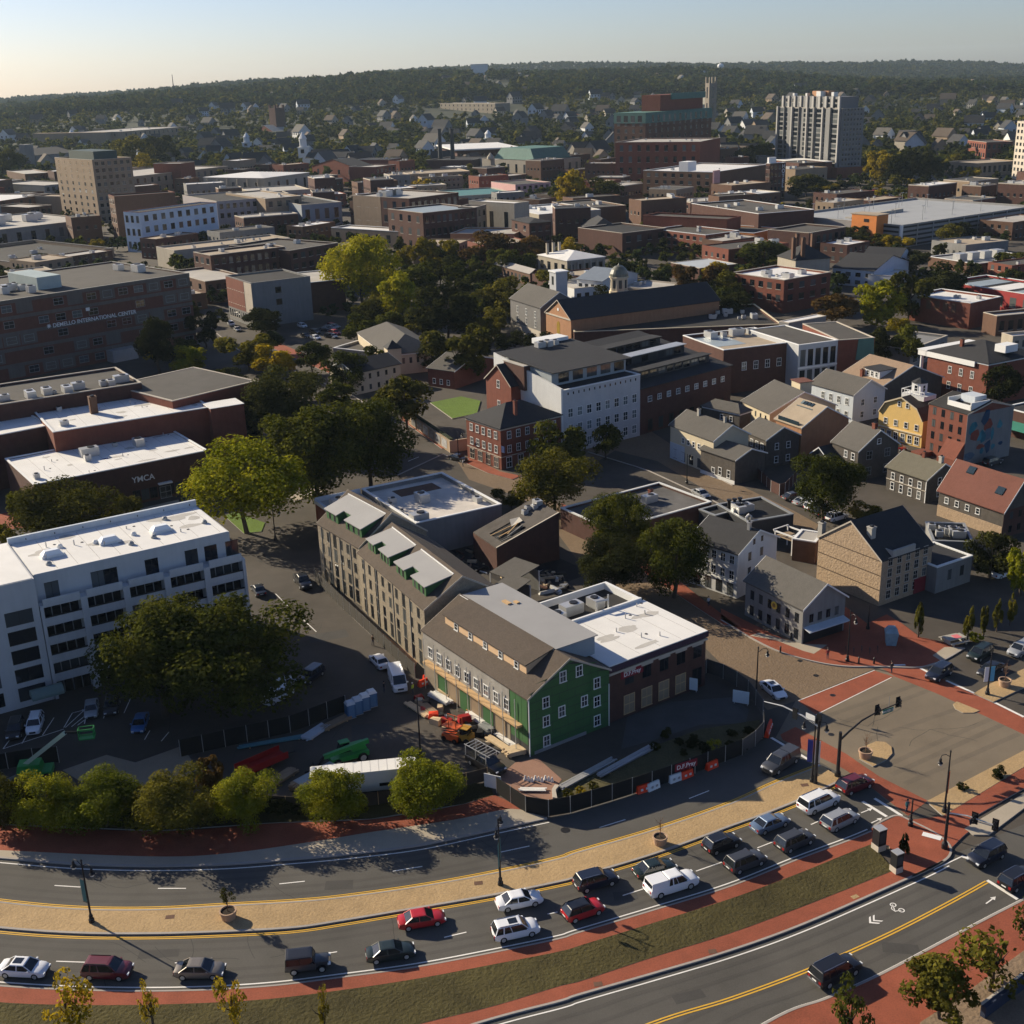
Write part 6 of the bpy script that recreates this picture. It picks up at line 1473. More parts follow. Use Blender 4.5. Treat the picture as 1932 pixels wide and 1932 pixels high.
# street blocks in front of it
far('brick street block with gravel roof left of the orange end', N3(130, 1330), N3(320, 1305), N3(-90, 1285), N3(132, 1470) if False else W3(132, 385), brick, rgrey, l=(8, 3), f=(5, 3), cope=trimw, units=2)
r, W, D, h = far('orange painted end of a flat-roofed brick block', W3(405, 246), W3(550, 216), W3(80, 152), W3(402, 355), orangew, rgrey, l=(3, 2), cope=trimw, units=3, par=.6)
pbox(r, 'brick_flank', brick, -.06, D * .28, 0, -.01, D, h - .2)
far('long brick block with stepped party walls and dark gravel roof', W3(650, 195), W3(745, 172), W3(425, 128), W3(648, 290), brick, rgrey, cope=brick, units=2)
far('lower brick step of the long party-walled block', W3(250, 168), W3(330, 150), W3(115, 78), 14, brick, rgrey, cope=brick)
far('wide gravel roof with large pale machines', W3(380, 200) if False else N3(430, 1210), N3(745, 1185), N3(335, 1130), 15, brickd, rgrey, units=5, cope=trimw)
far('dark brick wing below the wide gravel roof', W3(715, 245), W3(925, 210), W3(700, 190), 12, brickd, rgrey, f=(6, 2))
r, W, D, h = far('brick block with white roof crowded with machines', W3(575, 512), W3(838, 466), W3(345, 457), W3(572, 702), brick, rwhite, l=(6, 2, 3), f=(4, 2, 3), cope=stonetrim, units=8)
r, W, D, h = far('dark mansion with four tall chimneys', W3(640, 400), W3(835, 385), W3(525, 375), 11, stonew, rslate, roof='hip', rise=5, cat='house', name='mansion')
for x, y in ((-.1, .2), (.25, .1), (.5, .9), (.85, .7)): chimney(r, W * max(.03, x), D * y, h, h + 8, 1.3, 1.3, brickb)
far('small gabled brick chapel front with white roof slab', W3(95, 445), W3(310, 420), W3(50, 400), 6, brickd, M('bluish_roof', (.40, .43, .46), .7, .08), par=.1)
far('dark slate house left of the pale oval satellite roof', W3(850, 440), W3(1085, 460), W3(900, 375), 6.5, bluew, rslate, roof='gx', rise=4, f=(4, 2), cat='house')
far('dark slate house right behind the slate house pair', W3(1000, 405), W3(1210, 415), W3(1030, 350), 6.5, bluew, rslate, roof='gx', rise=4, f=(3, 2), cat='house')
far('low pale flat house beside the two slate houses', W3(1050, 480), W3(1180, 490), W3(1060, 440), 5, whitew, rwhite, cat='house')
r, W, D, h = far('wide flat white-rimmed roof with big machine boxes at the right', W3(1660, 420), W3(2010, 380), W3(1385, 378), W3(1660, 480), brickb, M('mixed_roof', (.30, .30, .29), .8, .15), cope=trimw, par=.5)
for k in range(4): pbox(r, 'machine_box', galv, W * (.05 + .2 * k), D * .4, h - .5, W * (.17 + .2 * k), D * .55, h + 2.5)
r, W, D, h = far('long red building with white arcs on a dark roof', W3(2000, 600), W3(2250, 560), W3(1598, 500), W3(2000, 720), M('red_metal', (.33, .04, .04), .6, .1), rdark, l=(7, 1), cope=trimw)
for k in range(3): pbox(r, 'roof_membrane', rblue if k != 1 else rwhite, W * .1, D * (.1 + .28 * k), h - .69, W * .9, D * (.3 + .28 * k), h - .6 + .02 * k)
r, W, D, h = far('plain brick block with bright white roof and white wall sign', W3(1630, 642), W3(1803, 605), W3(1338, 585), W3(1630, 792), brick, rwhite, cope=trimw, units=3)
for k in range(4): pbox(r, 'blind_arch', brickb, -.05, D * (.22 + .14 * k), h * .55, 0, D * (.3 + .14 * k), h * .9)
pbox(r, 'wall_sign', galv, -.12, D * .82, h * .55, -.05, D * 1.0, h + .2)
far('brown brick shop with arched door at the right edge', W3(1780, 715), W3(2050, 690), W3(1750, 690), W3(1785, 830), brickb, rlight, f=(5, 1))
far('low white-roofed shop at the right edge', W3(1870, 830), W3(2050, 815), W3(1810, 810), 4.5, stonew, rwhite, f=(4, 1))
far('grey slate terrace behind the columned townhouse', W3(1290, 905), W3(1500, 825), W3(1330, 790), 5.5, greyw, M('grey_slates', (.20, .20, .20), .8, .12), f=(4, 1))
far('long white skylight roof behind the framed facade', W3(600, 755), W3(812, 715), W3(570, 740), 9, greyw, rwhite, par=.1)
r, W, D, h = far('brick block of the far right with white roof', N3(1720, 805), N3(1870, 800), N3(1545, 795), N3(1722, 905), brick, rgrey, l=(8, 2), f=(5, 2))
far('low tan block under the far right brick block', N3(1665, 925), N3(1900, 910), N3(1560, 910), N3(1670, 1000), tanw, rtan, f=(8, 1), l=(4, 1))
far('pale tower with dark window strips at the right edge', N3(1895, 685), N3(2000, 690), N3(1880, 682), N3(1890, 1010), M('cream_render', (.52, .46, .38), .8, .06), rlight, l=(1, 9), f=(5, 9), name='apartment_tower', cat='tower')
# ---------------------------------------------------------------- the packed small blocks between the larger ones
for nm_, W_, D_ in (('warehouse', 60, 14),):
    for f in FOOT[:2]: pass
fi = random.Random(21); NI = 0; tr_ = 0
wallk = [('brick', brick), ('dark brick', brickd), ('brown brick', brickb), ('tan', tanw), ('grey', greyw), ('dark brick', brickd), ('brown brick', brickb)]
roofk = [('pale', rlight), ('gravel', rgrey), ('black', rdark), ('white', rwhite), ('tan', rtan), ('gravel', rgrey)]
R0 = list(RECT)
while NI < 120 and tr_ < 9000:
    tr_ += 1
    y = fi.uniform(430, 1150); x = fi.uniform(-.44, .44) * y
    if -.09 * y < x < .05 * y and y < 560: continue                      # the park stays open
    if x > .25 * y and y > 760: continue
    near = min(R0, key=lambda q: (q[0] - x) ** 2 + (q[1] - y) ** 2)
    a_ = math.atan2(near[3], near[2])
    W = fi.uniform(14, 34); D = fi.uniform(11, 22); h = fi.uniform(5, 10) if y < 620 else fi.uniform(8, 17)
    c, s = math.cos(a_), math.sin(a_)
    ok = all(free(x + c * u * W / 2 - s * v * D / 2, y + s * u * W / 2 + c * v * D / 2, 3.2) for u in (-1, -.5, 0, .5, 1) for v in (-1, 0, 1))
    if not ok: continue
    wn, wm = fi.choice(wallk); rn, rm = fi.choice(roofk)
    root = empty('town_building', (x - c * W / 2 + s * D / 2, y - s * W / 2 - c * D / 2, 0), a_)
    zone = 'left' if x < -.15 * y else ('right' if x > .15 * y else 'middle')
    tag(root, 'small %s block with %s flat roof, %s of town, %s' % (wn, rn, zone, 'far row' if y > 800 else 'middle row' if y > 600 else 'near row'), 'building', 'small packed town blocks')
    RECT.append((x, y, c, s, W / 2, D / 2)); NI += 1
    b = MB(); t = .35
    O = [(0, 0), (W, 0), (W, D), (0, D)]
    b.prism(O, 0, h - .5).build('wall', [wm], root)
    MB().ring(O, [(t, t), (W - t, t), (W - t, D - t), (t, D - t)], h - .5, h).build('parapet', [wm if NI % 3 else stonetrim], root)
    MB().poly([(t, t, h - .46), (W - t, t, h - .46), (W - t, D - t, h - .46), (t, D - t, h - .46)]).build('roof', [rm], root)
    nz = 2 if h > 7 else 1
    windows(root, W, D, 'f', int(W / 4), nz, 1.5, 1.8, 1.2, h / 2.2, style='far'); windows(root, W, D, 'l', int(D / 4), nz, 1.5, 1.8, 1.2, h / 2.2, style='far')
    for k in range(fi.randint(1, 4)): roof_unit(root, fi.uniform(.1, .9) * W, fi.uniform(.2, .8) * D, h - .46)
# ---------------------------------------------------------------- trees one can tell apart
G, DK, LM, GD, OL, RU = lf_green, lf_dark, lf_lime, lf_gold, lf_olive, lf_rust
TREES = [
 ((312, 1352), 1123, 195, G, 'big', 'huge olive tree in front of the white apartment block, left of the two'),
 ((450, 1338), 1130, 250, G, 'big', 'huge olive tree in front of the white apartment block, right of the two'),
 ((466, 1006), 823, 205, LM, 'big', 'bright lime and yellow tree at the corner behind the white apartment block'),
 ((600, 945), 748, 190, G, 'big', 'tall dense green tree left of the lime tree corner street'),
 ((700, 925), 748, 150, G, 'big', 'broad green tree shading the street before the panel wall'),
 ((540, 840), 688, 140, DK, 'big', 'dark tree beside the grey gymnasium roof'),
 ((405, 845), 762, 95, DK, 'mid', 'dark tree against the gymnasium wall, left one'), ((462, 850), 755, 80, DK, 'mid', 'dark tree against the gymnasium wall, right one'),
 ((125, 1035), 903, 165, OL, 'big', 'spreading yellow-green tree before the letters of the brick hall'),
 ((240, 1000), 930, 70, OL, 'mid', 'small tree under the flagpole'), ((8, 1062), 985, 70, OL, 'mid', 'tree cut by the left edge above the white block'),
 ((51, 978), 918, 70, G, 'mid', 'round street tree on the small brick plaza'),
 ((768, 808), 700, 105, OL, 'mid', 'olive tree over the panel wall and lawn'), ((655, 740), 655, 75, G, 'mid', 'tree left of the yellow-white Victorian house'),
 ((470, 700), 623, 95, OL, 'mid', 'olive tree by the street below the grey windowless block'), ((522, 712), 648, 85, GD, 'mid', 'golden tree by the street below the grey windowless block'),
 ((590, 705), 640, 70, G, 'mid', 'green tree between the gold tree and the annexe roof'), ((430, 735), 690, 60, DK, 'mid', 'dark low tree beside the gymnasium corner'),
 ((872, 722), 600, 110, OL, 'mid', 'tall olive tree left of the brick gable of the museum'), ((845, 645), 533, 120, DK, 'mid', 'dark broad tree in the middle of the park'),
 ((765, 612), 506, 85, LM, 'mid', 'lime tree in the park by the white truck'), ((685, 580), 432, 125, LM, 'big', 'tall yellow-green tree beside the dark brick ducts block'),
 ((822, 515), 438, 70, GD, 'mid', 'golden tree before the pale blue roof'), ((765, 512), 463, 55, GD, 'mid', 'small golden tree at the blue mural end'),
 ((872, 552), 488, 65, G, 'mid', 'green tree in the park before the brick house'), ((920, 505), 430, 95, RU, 'mid', 'rusty dark tree under the orange-walled block'),
 ((945, 520), 465, 60, G, 'mid', 'round clipped park tree, left of the pair by the colonnade'), ((985, 522), 468, 62, G, 'mid', 'round clipped park tree, right of the pair by the colonnade'),
 ((1000, 505), 440, 60, RU, 'mid', 'rusty tree beside the bay-windowed house'), ((960, 600), 515, 80, OL, 'mid', 'olive tree left of the bell tower meeting house'),
 ((1045, 560), 500, 60, OL, 'mid', 'small olive tree behind the grey meeting house roof'), ((690, 655), 590, 80, G, 'mid', 'tree beside the white box truck'),
 ((905, 560), 505, 60, G, 'mid', 'green park tree near the tower column'), ((800, 560), 490, 75, G, 'mid', 'green tree in the middle of the park grove'),
 ((735, 600), 540, 70, OL, 'mid', 'olive tree left of the lime park tree'), ((960, 665), 622, 60, DK, 'mid', 'dark bush tree beside the meeting house steps'),
 ((302, 706), 588, 75, DK, 'mid', 'tall black-green tree against the big office block'), ((353, 706), 648, 75, LM, 'mid', 'low round lime tree at the office block corner'),
 ((390, 655), 580, 50, DK, 'mid', 'dark street tree at the office block corner'),
 ((1060, 888), 788, 100, G, 'mid', 'green tree in front of the white museum wing, left one'), ((1143, 868), 793, 55, G, 'mid', 'slim tree in front of the white museum wing, right one'),
 ((1047, 972), 846, 130, OL, 'big', 'round green tree standing in the cobbled crossing'), ((965, 960), 918, 60, OL, 'mid', 'low bush tree at the end of the stained white roof'),
 ((1175, 1050), 928, 112, G, 'big', 'street tree beside the low tar-roofed block'), ((1158, 1122), 1008, 130, DK, 'big', 'dark street tree behind the pale brick roof'),
 ((1272, 1128), 962, 125, G, 'big', 'tall street tree covering the left of the white clapboard building'),
 ((1553, 982), 850, 115, G, 'big', 'round dark green tree above the parked cars'), ((1635, 985), 945, 60, OL, 'mid', 'low bushes beside the dark shingled house'),
 ((1882, 775), 680, 70, DK, 'mid', 'dark tree in front of the columned townhouse'), ((1868, 1092), 996, 80, DK, 'mid', 'dark tree under the red-roofed house'),
 ((1925, 1125), 1018, 60, LM, 'mid', 'yellow-green tree at the right edge below the red roof'), ((1705, 692), 604, 68, G, 'mid', 'green tree right of the copper bay'),
 ((1660, 690), 612, 50, DK, 'mid', 'dark slim tree at the copper bay'), ((1655, 615), 523, 85, LM, 'mid', 'lime tree below the brick block crowded with machines'),
 ((1712, 605), 502, 75, OL, 'mid', 'olive tree left of the white wall sign'), ((1780, 580), 493, 95, DK, 'mid', 'dark broad tree before the flat white-rimmed roof'),
 ((1570, 617), 550, 90, RU, 'mid', 'rusty tree right of the brick block crowded with machines'), ((1392, 617), 545, 75, DK, 'mid', 'dark tree behind the museum terrace'),
 ((1310, 575), 487, 85, RU, 'mid', 'rusty tree behind the museum hall ridge'), ((1370, 580), 503, 75, OL, 'mid', 'olive tree beside the rusty tree behind the museum hall'),
 ((1440, 517), 450, 105, G, 'mid', 'wide green tree before the mansion chimneys'), ((1510, 480), 440, 65, OL, 'mid', 'olive tree between the orange end and the party walls'),
 ((1712, 518), 464, 80, DK, 'mid', 'dark tree below the white corner of the garage'), ((1610, 470), 430, 45, DK, 'mid', 'dark tree beside the orange stair tower'),
 ((1085, 402), 314, 66, GD, 'mid', 'golden tree before the stone post office'), ((1132, 402), 330, 80, OL, 'mid', 'olive tree before the big red brick block'),
 ((1060, 398), 345, 45, G, 'mid', 'small green tree at the foot of the post office'), ((1225, 372), 340, 45, OL, 'mid', 'small olive tree left of the tan brick mill'),
 ((1520, 372), 325, 80, OL, 'mid', 'olive bushes below the apartment tower podium'), ((1565, 372), 345, 60, GD, 'mid', 'yellowish bush beside the garage road'),
 ((1660, 350), 275, 60, GD, 'mid', 'golden tree right of the apartment tower'), ((1700, 352), 280, 75, DK, 'mid', 'dark tree right of the apartment tower'),
 ((1745, 350), 282, 60, DK, 'mid', 'dark tree left of the low tan block'), ((255, 330), 250, 70, OL, 'mid', 'olive tree before the long tan school'),
 ((300, 322), 245, 80, DK, 'mid', 'dark tree before the long tan school'), ((275, 345), 285, 60, GD, 'mid', 'golden tree above the tall tan tower'),
 ((20, 335), 278, 60, OL, 'mid', 'olive tree at the far left edge'), ((1410, 330), 270, 50, DK, 'mid', 'dark tree left of the apartment tower'), ((1440, 320), 262, 50, G, 'mid', 'green tree hard left of the apartment tower'),
]
for i, (x_, y_, t_, w_, m_, wd) in enumerate([(740, 640, 585, 70, G, 'beside the truck'), (705, 620, 560, 70, OL, 'left edge of the grove'), (845, 590, 520, 85, DK, 'centre of the grove'), (880, 620, 560, 80, G, 'right side of the grove'), (800, 640, 575, 85, OL, 'front of the grove'), (770, 570, 505, 70, G, 'back of the grove'), (925, 640, 590, 55, OL, 'by the meeting house'), (830, 545, 480, 75, DK, 'back row of the grove'), (640, 780, 715, 75, G, 'by the annexe roof'), (700, 850, 770, 85, OL, 'by the panel wall street'), (560, 760, 700, 85, OL, 'right of the golden street tree'), (900, 680, 625, 60, DK, 'left of the museum gable'), (820, 700, 640, 70, DK, 'behind the small brick house'), (1240, 600, 545, 60, G, 'behind the museum hall'), (730, 700, 640, 60, G, 'behind the visitor house'), (660, 860, 760, 110, G, 'between the two dense street trees')]):
    tree((x_, y_), t_, w_, m_, ('olive' if m_ is OL else 'dark' if m_ is DK else 'green') + ' park tree at the ' + wd if 'grove' in wd else ('olive' if m_ is OL else 'dark' if m_ is DK else 'green') + ' leafy tree ' + wd, 'mid')
for b_, t_, w_, m_, k_, l_ in TREES: tree(b_, t_, w_, m_, l_, k_)
ROW = [((10, 1560), 1472, 95), ((94, 1560), 1452, 112), ((202, 1562), 1450, 132), ((330, 1562), 1452, 146), ((468, 1556), 1462, 108), ((632, 1550), 1464, 112), ((797, 1530), 1424, 128)]
for i, (b_, t_, w_) in enumerate(ROW):
    tree(b_, t_, w_, [lf_row, OL][i in (0, 3)], 'bushy yellow-green street tree, %s' % ('cut by the left picture edge', 'second from the left in the boulevard row', 'third from the left in the boulevard row', 'widest of the boulevard row beside the rusty conifer', 'before the red trailer in the boulevard row', 'before the white trailer, left of its end', 'nearest the black work truck, at the row end')[i], 'big', group='street trees along the boulevard brick walk', lift=.02, w=w_ * .50 * mpx(b_), h=6.9)
tree((402, 1512), 1424, 55, RU, 'narrow rusty conifer behind the boulevard tree row', 'mid')
for i, (b_, t_, w_, m_, l_) in enumerate([((135, 1945), 1833, 92, GD, 'golden sapling in the grass below the dark red car'), ((288, 1950), 1843, 34, GD, 'thin golden sapling left of the grey-beige sedan'), ((440, 1950), 1842, 55, GD, 'olive sapling below the grey-beige sedan'), ((612, 1950), 1846, 24, GD, 'tiny bare gold sapling below the jeep'),
        ((1597, 1975), 1838, 72, G, 'spiky green sapling before the black road car'), ((1772, 1925), 1808, 128, OL, 'bushy olive tree at the lower right corner walk'), ((1866, 1872), 1742, 135, OL, 'loose olive tree beside the planting bed'), ((1935, 1800), 1685, 60, G, 'green tree cut by the lower right edge')]):
    tree(b_, t_, w_, m_, l_, 'thin' if w_ < 100 or w_ == 135 else 'mid')
# columnar yews, cypress, clipped balls
def column_tree(base, top, wpx, label, mat=DK, cone=False, group=None):
    g = at(base); H = HB(base, top); rad = wpx * mpx(base) / 2
    root = tag(empty('columnar_tree', (g[0], g[1], 0)), label, 'tree', group)
    MB().tube([(0, 0, 0), (0, 0, H * .5)], [.12, .05], 6).build('trunk', [bark], root)
    V = crown_arrays(900, .16, int(base[0]), 14); z = V[:, 2] * .55
    V[:, 2] = (z + .5) ; 
    f = np.clip(1.15 - V[:, 2] * (1.0 if cone else .35), .1, 1.2)
    V[:, 0] *= f * rad * 1.2; V[:, 1] *= f * rad * 1.2; V[:, 2] = H * (.04 + .9 * V[:, 2])
    put('crown', quads_mesh('crown', V, [mat]), root)
for i, (b_, t_, w_) in enumerate([((1732, 1204), 1118, 17), ((1825, 1210), 1138, 19), ((1855, 1200), 1132, 16), ((1880, 1192), 1122, 16), ((1905, 1180), 1112, 16)]):
    column_tree(b_, t_, w_, 'narrow upright yew, %s' % ['on its own before the fieldstone building', 'first right of the yellow shrub', 'second of the four by the road', 'third of the four by the road', 'farthest of the four by the road'][i], OL, group='columnar yews by the side street')
column_tree((1705, 1612), 1557, 24, 'dark pointed cypress between the two dark info pillars', DK, True)
def shrub(base, wpx, label, mat=OL, group=None, sq=.8):
    g = at(base); r_ = wpx * mpx(base) / 2
    o = put('shrub', CROWN['mid'][int(base[0]) % 4], None, (g[0], g[1], r_ * sq * .8), 0, (r_, r_, r_ * sq), [mat])
    tag(o, label, 'shrub', group)
for i, (p, w_) in enumerate([(S3(430, 1375), 25), (S3(515, 1355), 24), (S3(597, 1325), 24)]): shrub(p, w_, 'clipped round shrub in the fenced bed, %s' % ['nearest the fence corner', 'middle one of three', 'farthest of three'][i], GD if i == 1 else OL, 'clipped shrubs in the fenced bed')
shrub(S4(1525, 1330), 24, 'small round shrub on the paved island', DK); shrub(S4(1765, 1250), 36, 'spreading shrub on the paved island corner', DK)
shrub(S4(1610, 355), 30, 'yellow shrub beside the picnic table', LM); tree(S3(1392, 1080), S3(0, 990)[1], 26, LM, 'little yellow tree inside the fenced bed', 'thin')
for i in range(14):
    p = S3(random.uniform(1000, 1680), 0); q = (p[0], S3(0, 1290 - (p[0] - 1235) * .55 - 120)[1])
    shrub((p[0], 1109.1 + .28703 * (1120 - (i * 14)) if False else S3(0, 1010 + random.uniform(-60, 90))[1]), random.uniform(16, 30), 'rough dark shrub of the fenced bed', DK, 'rough shrubs of the fenced bed')
# ---------------------------------------------------------------- scattered trees among the far roofs, and the woods beyond
rg = np.random.RandomState(5)
TF = [(f[0], f[1], f[2] * .9) for f in TREEFOOT]
n = 0; tries = 0
while n < 225 and tries < 20000:
    tries += 1
    y = rg.uniform(360, 1000) if n < 150 else rg.uniform(800, 1500)
    x = rg.uniform(-.44, .44) * y
    r_ = rg.uniform(3.8, 6.5) if y < 900 else rg.uniform(5, 8)
    if not free(x, y, r_ * .62) or any((x - f[0]) ** 2 + (y - f[1]) ** 2 < (f[2] + r_ * .6) ** 2 for f in TF): continue
    H = r_ * rg.uniform(1.5, 2.0)
    zone = 'left' if x < -.15 * y else ('right' if x > .15 * y else 'middle')
    mi_ = rg.randint(7); lf = [lf_far, lf_green, lf_dark, lf_olive, lf_far, lf_dark, lf_gold][mi_]
    root = tag(empty('broadleaf_tree', (x, y, float(terr(x, y))), 0), '%s tree among the roofs of the %s town, %s' % (['deep green', 'green', 'blackish green', 'olive', 'deep green', 'blackish green', 'golden'][mi_], zone, 'far off' if y > 750 else 'nearer the park'), 'tree', 'trees among the town roofs')
    put('trunk', TRUNK[n % 3], root, (0, 0, 0), 0, (H * .4, H * .4, H * .7))
    put('crown', CROWN['far'][n % 4] if y > 700 else CROWN['mid'][n % 4], root, (0, 0, H * .55), rg.uniform(0, 6), (r_ * 1.2, r_ * 1.2, H * .5), [lf])
    TF.append((x, y, r_ * .6)); n += 1
# far houses
hm_ = []
for wm, rm in ((greyw, rslate), (whitew, rgreyish), (stonew, rbrown), (greyw, rslate), (bluew, rslate), (tanw, rbrown)):
    b = MB(); W, D, h, rs_ = 13, 9, 7, 4.5
    b.box(-W/2, -D/2, 0, W/2, D/2, h, 0).poly([(-W/2, -D/2, h), (-W/2, D/2, h), (-W/2, 0, h + rs_)][::-1], 0).poly([(W/2, -D/2, h), (W/2, D/2, h), (W/2, 0, h + rs_)], 0)
    b.poly([(-W/2 - .5, -D/2 - .6, h - .6), (W/2 + .5, -D/2 - .6, h - .6), (W/2 + .5, 0, h + rs_ + .1), (-W/2 - .5, 0, h + rs_ + .1)], 1).poly([(W/2 + .5, D/2 + .6, h - .6), (-W/2 - .5, D/2 + .6, h - .6), (-W/2 - .5, 0, h + rs_ + .1), (W/2 + .5, 0, h + rs_ + .1)], 1)
    for k in range(4):
        for z in (1.2, 4.2):
            x = -W/2 + W * (k + .5) / 4; b.poly([(x - .7, -D/2 - .03, z), (x + .7, -D/2 - .03, z), (x + .7, -D/2 - .03, z + 1.7), (x - .7, -D/2 - .03, z + 1.7)], 2)
    for y in (-2.2, 2.2):
        for sx in (-1, 1):
            q = [(sx * (W/2 + .03), y - .7, 4), (sx * (W/2 + .03), y + .7, 4), (sx * (W/2 + .03), y + .7, 5.7), (sx * (W/2 + .03), y - .7, 5.7)]
            b.poly(q if sx > 0 else q[::-1], 2)
    hm_.append(b.mesh('far_house', [wm, rm, glass]))
n = 0; HS = []
while n < 280:
    y = 1150 + 2300 * rg.uniform(0, 1) ** 1.5; x = rg.uniform(-.46, .46) * y
    if rg.rand() < .35 and x < 0: continue
    if y < 2600 and not free(x, y, 7): continue
    s = rg.uniform(1.0, 1.9)
    tag(put('far_house', hm_[rg.randint(6)], None, (x, y, float(terr(x, y)) - .3), rg.uniform(0, 6.28), s), 'small gabled house among the trees of the far suburb', 'house', 'houses of the far suburb')
    HS.append((x, y, 9 * s)); n += 1
HS = np.array(HS)
hb_ = [(np.array([v.co[:] for v in m_.vertices]), [tuple(p.vertices) for p in m_.polygons], [p.material_index for p in m_.polygons]) for m_ in hm_]
sm2 = MB(); mats2 = []
for m_ in hm_: mats2 += list(m_.materials)
hs2 = []
for k in range(420):
    y = 1150 + 3600 * rg.uniform(0, 1) ** 1.3; x = rg.uniform(-.46, .46) * y
    if not free(x, y, 7): continue
    q = rg.randint(6); vv, ff, mm = hb_[q]; s = rg.uniform(.9, 1.6); a_ = rg.uniform(0, 6.28); c_, s_ = math.cos(a_), math.sin(a_); z0 = float(terr(x, y)) - .3; n0 = len(sm2.v)
    sm2.v += [(x + s * (v[0] * c_ - v[1] * s_), y + s * (v[0] * s_ + v[1] * c_), z0 + s * v[2]) for v in vv]
    sm2.f += [tuple(n0 + i for i in f) for f in ff]; sm2.m += [q * 3 + i for i in mm]; hs2.append((x, y, 9 * s))
tag(sm2.build('distant_houses', mats2), 'more small houses scattered through the far suburb', 'houses', kind='stuff')
HS = np.vstack([HS, np.array(hs2)])
def woods(N, y0, y1, pw, rr, nq, leaf, seed, keep):
    rg = np.random.RandomState(seed)
    y = y0 + (y1 - y0) * rg.uniform(0, 1, N) ** pw; x = rg.uniform(-.47, .47, N) * y
    r_ = rg.uniform(rr[0], rr[1], N) * (1 + .0 * y)
    ok = np.ones(len(x), bool)
    for cx_, cy_, ux, uy, hw, hd in RECT:
        if cy_ + 150 < y0: continue
        dx, dy = x - cx_, y - cy_
        ok &= ~((np.abs(dx * ux + dy * uy) < hw + r_ * .6) & (np.abs(-dx * uy + dy * ux) < hd + r_ * .6))
        if cy_ > 850: ok &= ~((np.abs(x - cx_ * y / cy_) < hw * .9) & (y < cy_) & (y > cy_ * .915 - 10))
    if keep:
        for fx, fy, fr in HS:
            ok &= (x - fx) ** 2 + (y - fy) ** 2 > (fr * .9 + r_ * .35) ** 2
            ok &= ~((np.abs(x - fx * y / fy) < fr * .75) & (y < fy) & (y > fy * .975 - 8))     # gardens left open
        for fx, fy, fr in TF: ok &= (x - fx) ** 2 + (y - fy) ** 2 > (fr + r_ * .5) ** 2
    x, y, r_ = x[ok], y[ok], r_[ok]
    z = terr(x, y); n = len(x)
    base = [crown_arrays(nq, leaf, seed + k, 8).reshape(nq, 4, 3) for k in range(5)]
    out = np.empty((n, nq, 4, 3), np.float32)
    ang = rg.uniform(0, 6.28, n); hz_ = r_ * rg.uniform(.75, 1.15, n)
    for k in range(5):
        m = np.arange(n) % 5 == k; B = base[k][None]
        c, s = np.cos(ang[m])[:, None, None], np.sin(ang[m])[:, None, None]
        out[m, :, :, 0] = (B[..., 0] * c - B[..., 1] * s) * r_[m][:, None, None] + x[m][:, None, None]
        out[m, :, :, 1] = (B[..., 0] * s + B[..., 1] * c) * r_[m][:, None, None] + y[m][:, None, None]
        out[m, :, :, 2] = B[..., 2] * hz_[m][:, None, None] + (z[m] + hz_[m] * 1.0)[:, None, None]
    mi = np.repeat(rg.choice([0, 0, 0, 1, 1, 2, 3], n), nq)
    return quads_mesh('woods', out.reshape(-1, 3), [lf_far, lf_dark, lf_green, lf_olive], mi)
tag(put('woods', woods(10500, 980, 2700, 1.15, (4.5, 8.0), 34, .42, 3, True)), 'dense green treetops of the far suburb', 'woods', kind='stuff')
tag(put('town_trees', woods(1500, 420, 1000, .8, (3, 5.0), 60, .30, 8, True)), 'low trees and bushes filling gaps between the town blocks', 'trees', kind='stuff')
tag(put('distant_woods', woods(24000, 2450, 6300, 1.25, (7, 13), 18, .62, 4, False)), 'hazy wooded hills along the horizon', 'woods', kind='stuff')
# water tower and mast on the skyline
for p, top, lab in (((1360, 150), 117, 'pale water tower standing on the skyline'),):
    y = 3400.; x = (1360 - 966) / FPX * y * 1.0; z = float(terr(x, y))
    t = tag(empty('water_tower', (x, y, z)), lab, 'water tower')
    t.scale = (.6, .6, .62)
    MB().lathe([(5, 0), (3.5, 30)], 10).build('shaft', [trimw], t); MB().lathe([(3.5, 30), (13, 36), (14, 42), (12, 48), (3, 52)], 14).build('tank', [trimw], t)
y = 3600.; x = (388 - 966) / FPX * y; z = float(terr(x, y))
MB_ = MB().tube([(0, 0, 0), (0, 0, 62)], [2.2, .8], 4); tag(MB_.build('radio_mast', [brickd], None, (x, y, z)), 'thin radio mast on the left skyline', 'mast')
# ---------------------------------------------------------------- vehicles
def paint(n, c, metal=.0): return M('paint_' + n, c, .35, 0, 1, spec=.5, metal=metal, big=0, coat=.6)
P = {'white': paint('white', (.74, .75, .77)), 'red': paint('red', (.42, .012, .015)), 'maroon': paint('maroon', (.11, .012, .018)), 'silver': paint('silver', (.36, .37, .38), .3), 'taupe': paint('taupe', (.20, .175, .145), .3),
     'black': paint('black', (.010, .010, .012)), 'navy': paint('navy', (.010, .014, .028)), 'dgreen': paint('dgreen', (.012, .022, .018)), 'grey': paint('grey', (.055, .057, .062), .2), 'blue': paint('blue', (.14, .20, .30), .3), 'lblue': paint('lblue', (.04, .14, .34))}
carglass = M('car_glass', (.012, .015, .019), .06, 0, 1, spec=.7, big=0)
headm = M('headlamp', (.75, .77, .78), .15, 0, 1, spec=.8, big=0); tailm = M('tail_lamp', (.30, .012, .012), .25, 0, 1, spec=.6, big=0)
chrome = M('chrome', (.55, .56, .57), .2, 0, 1, metal=.9, big=0)
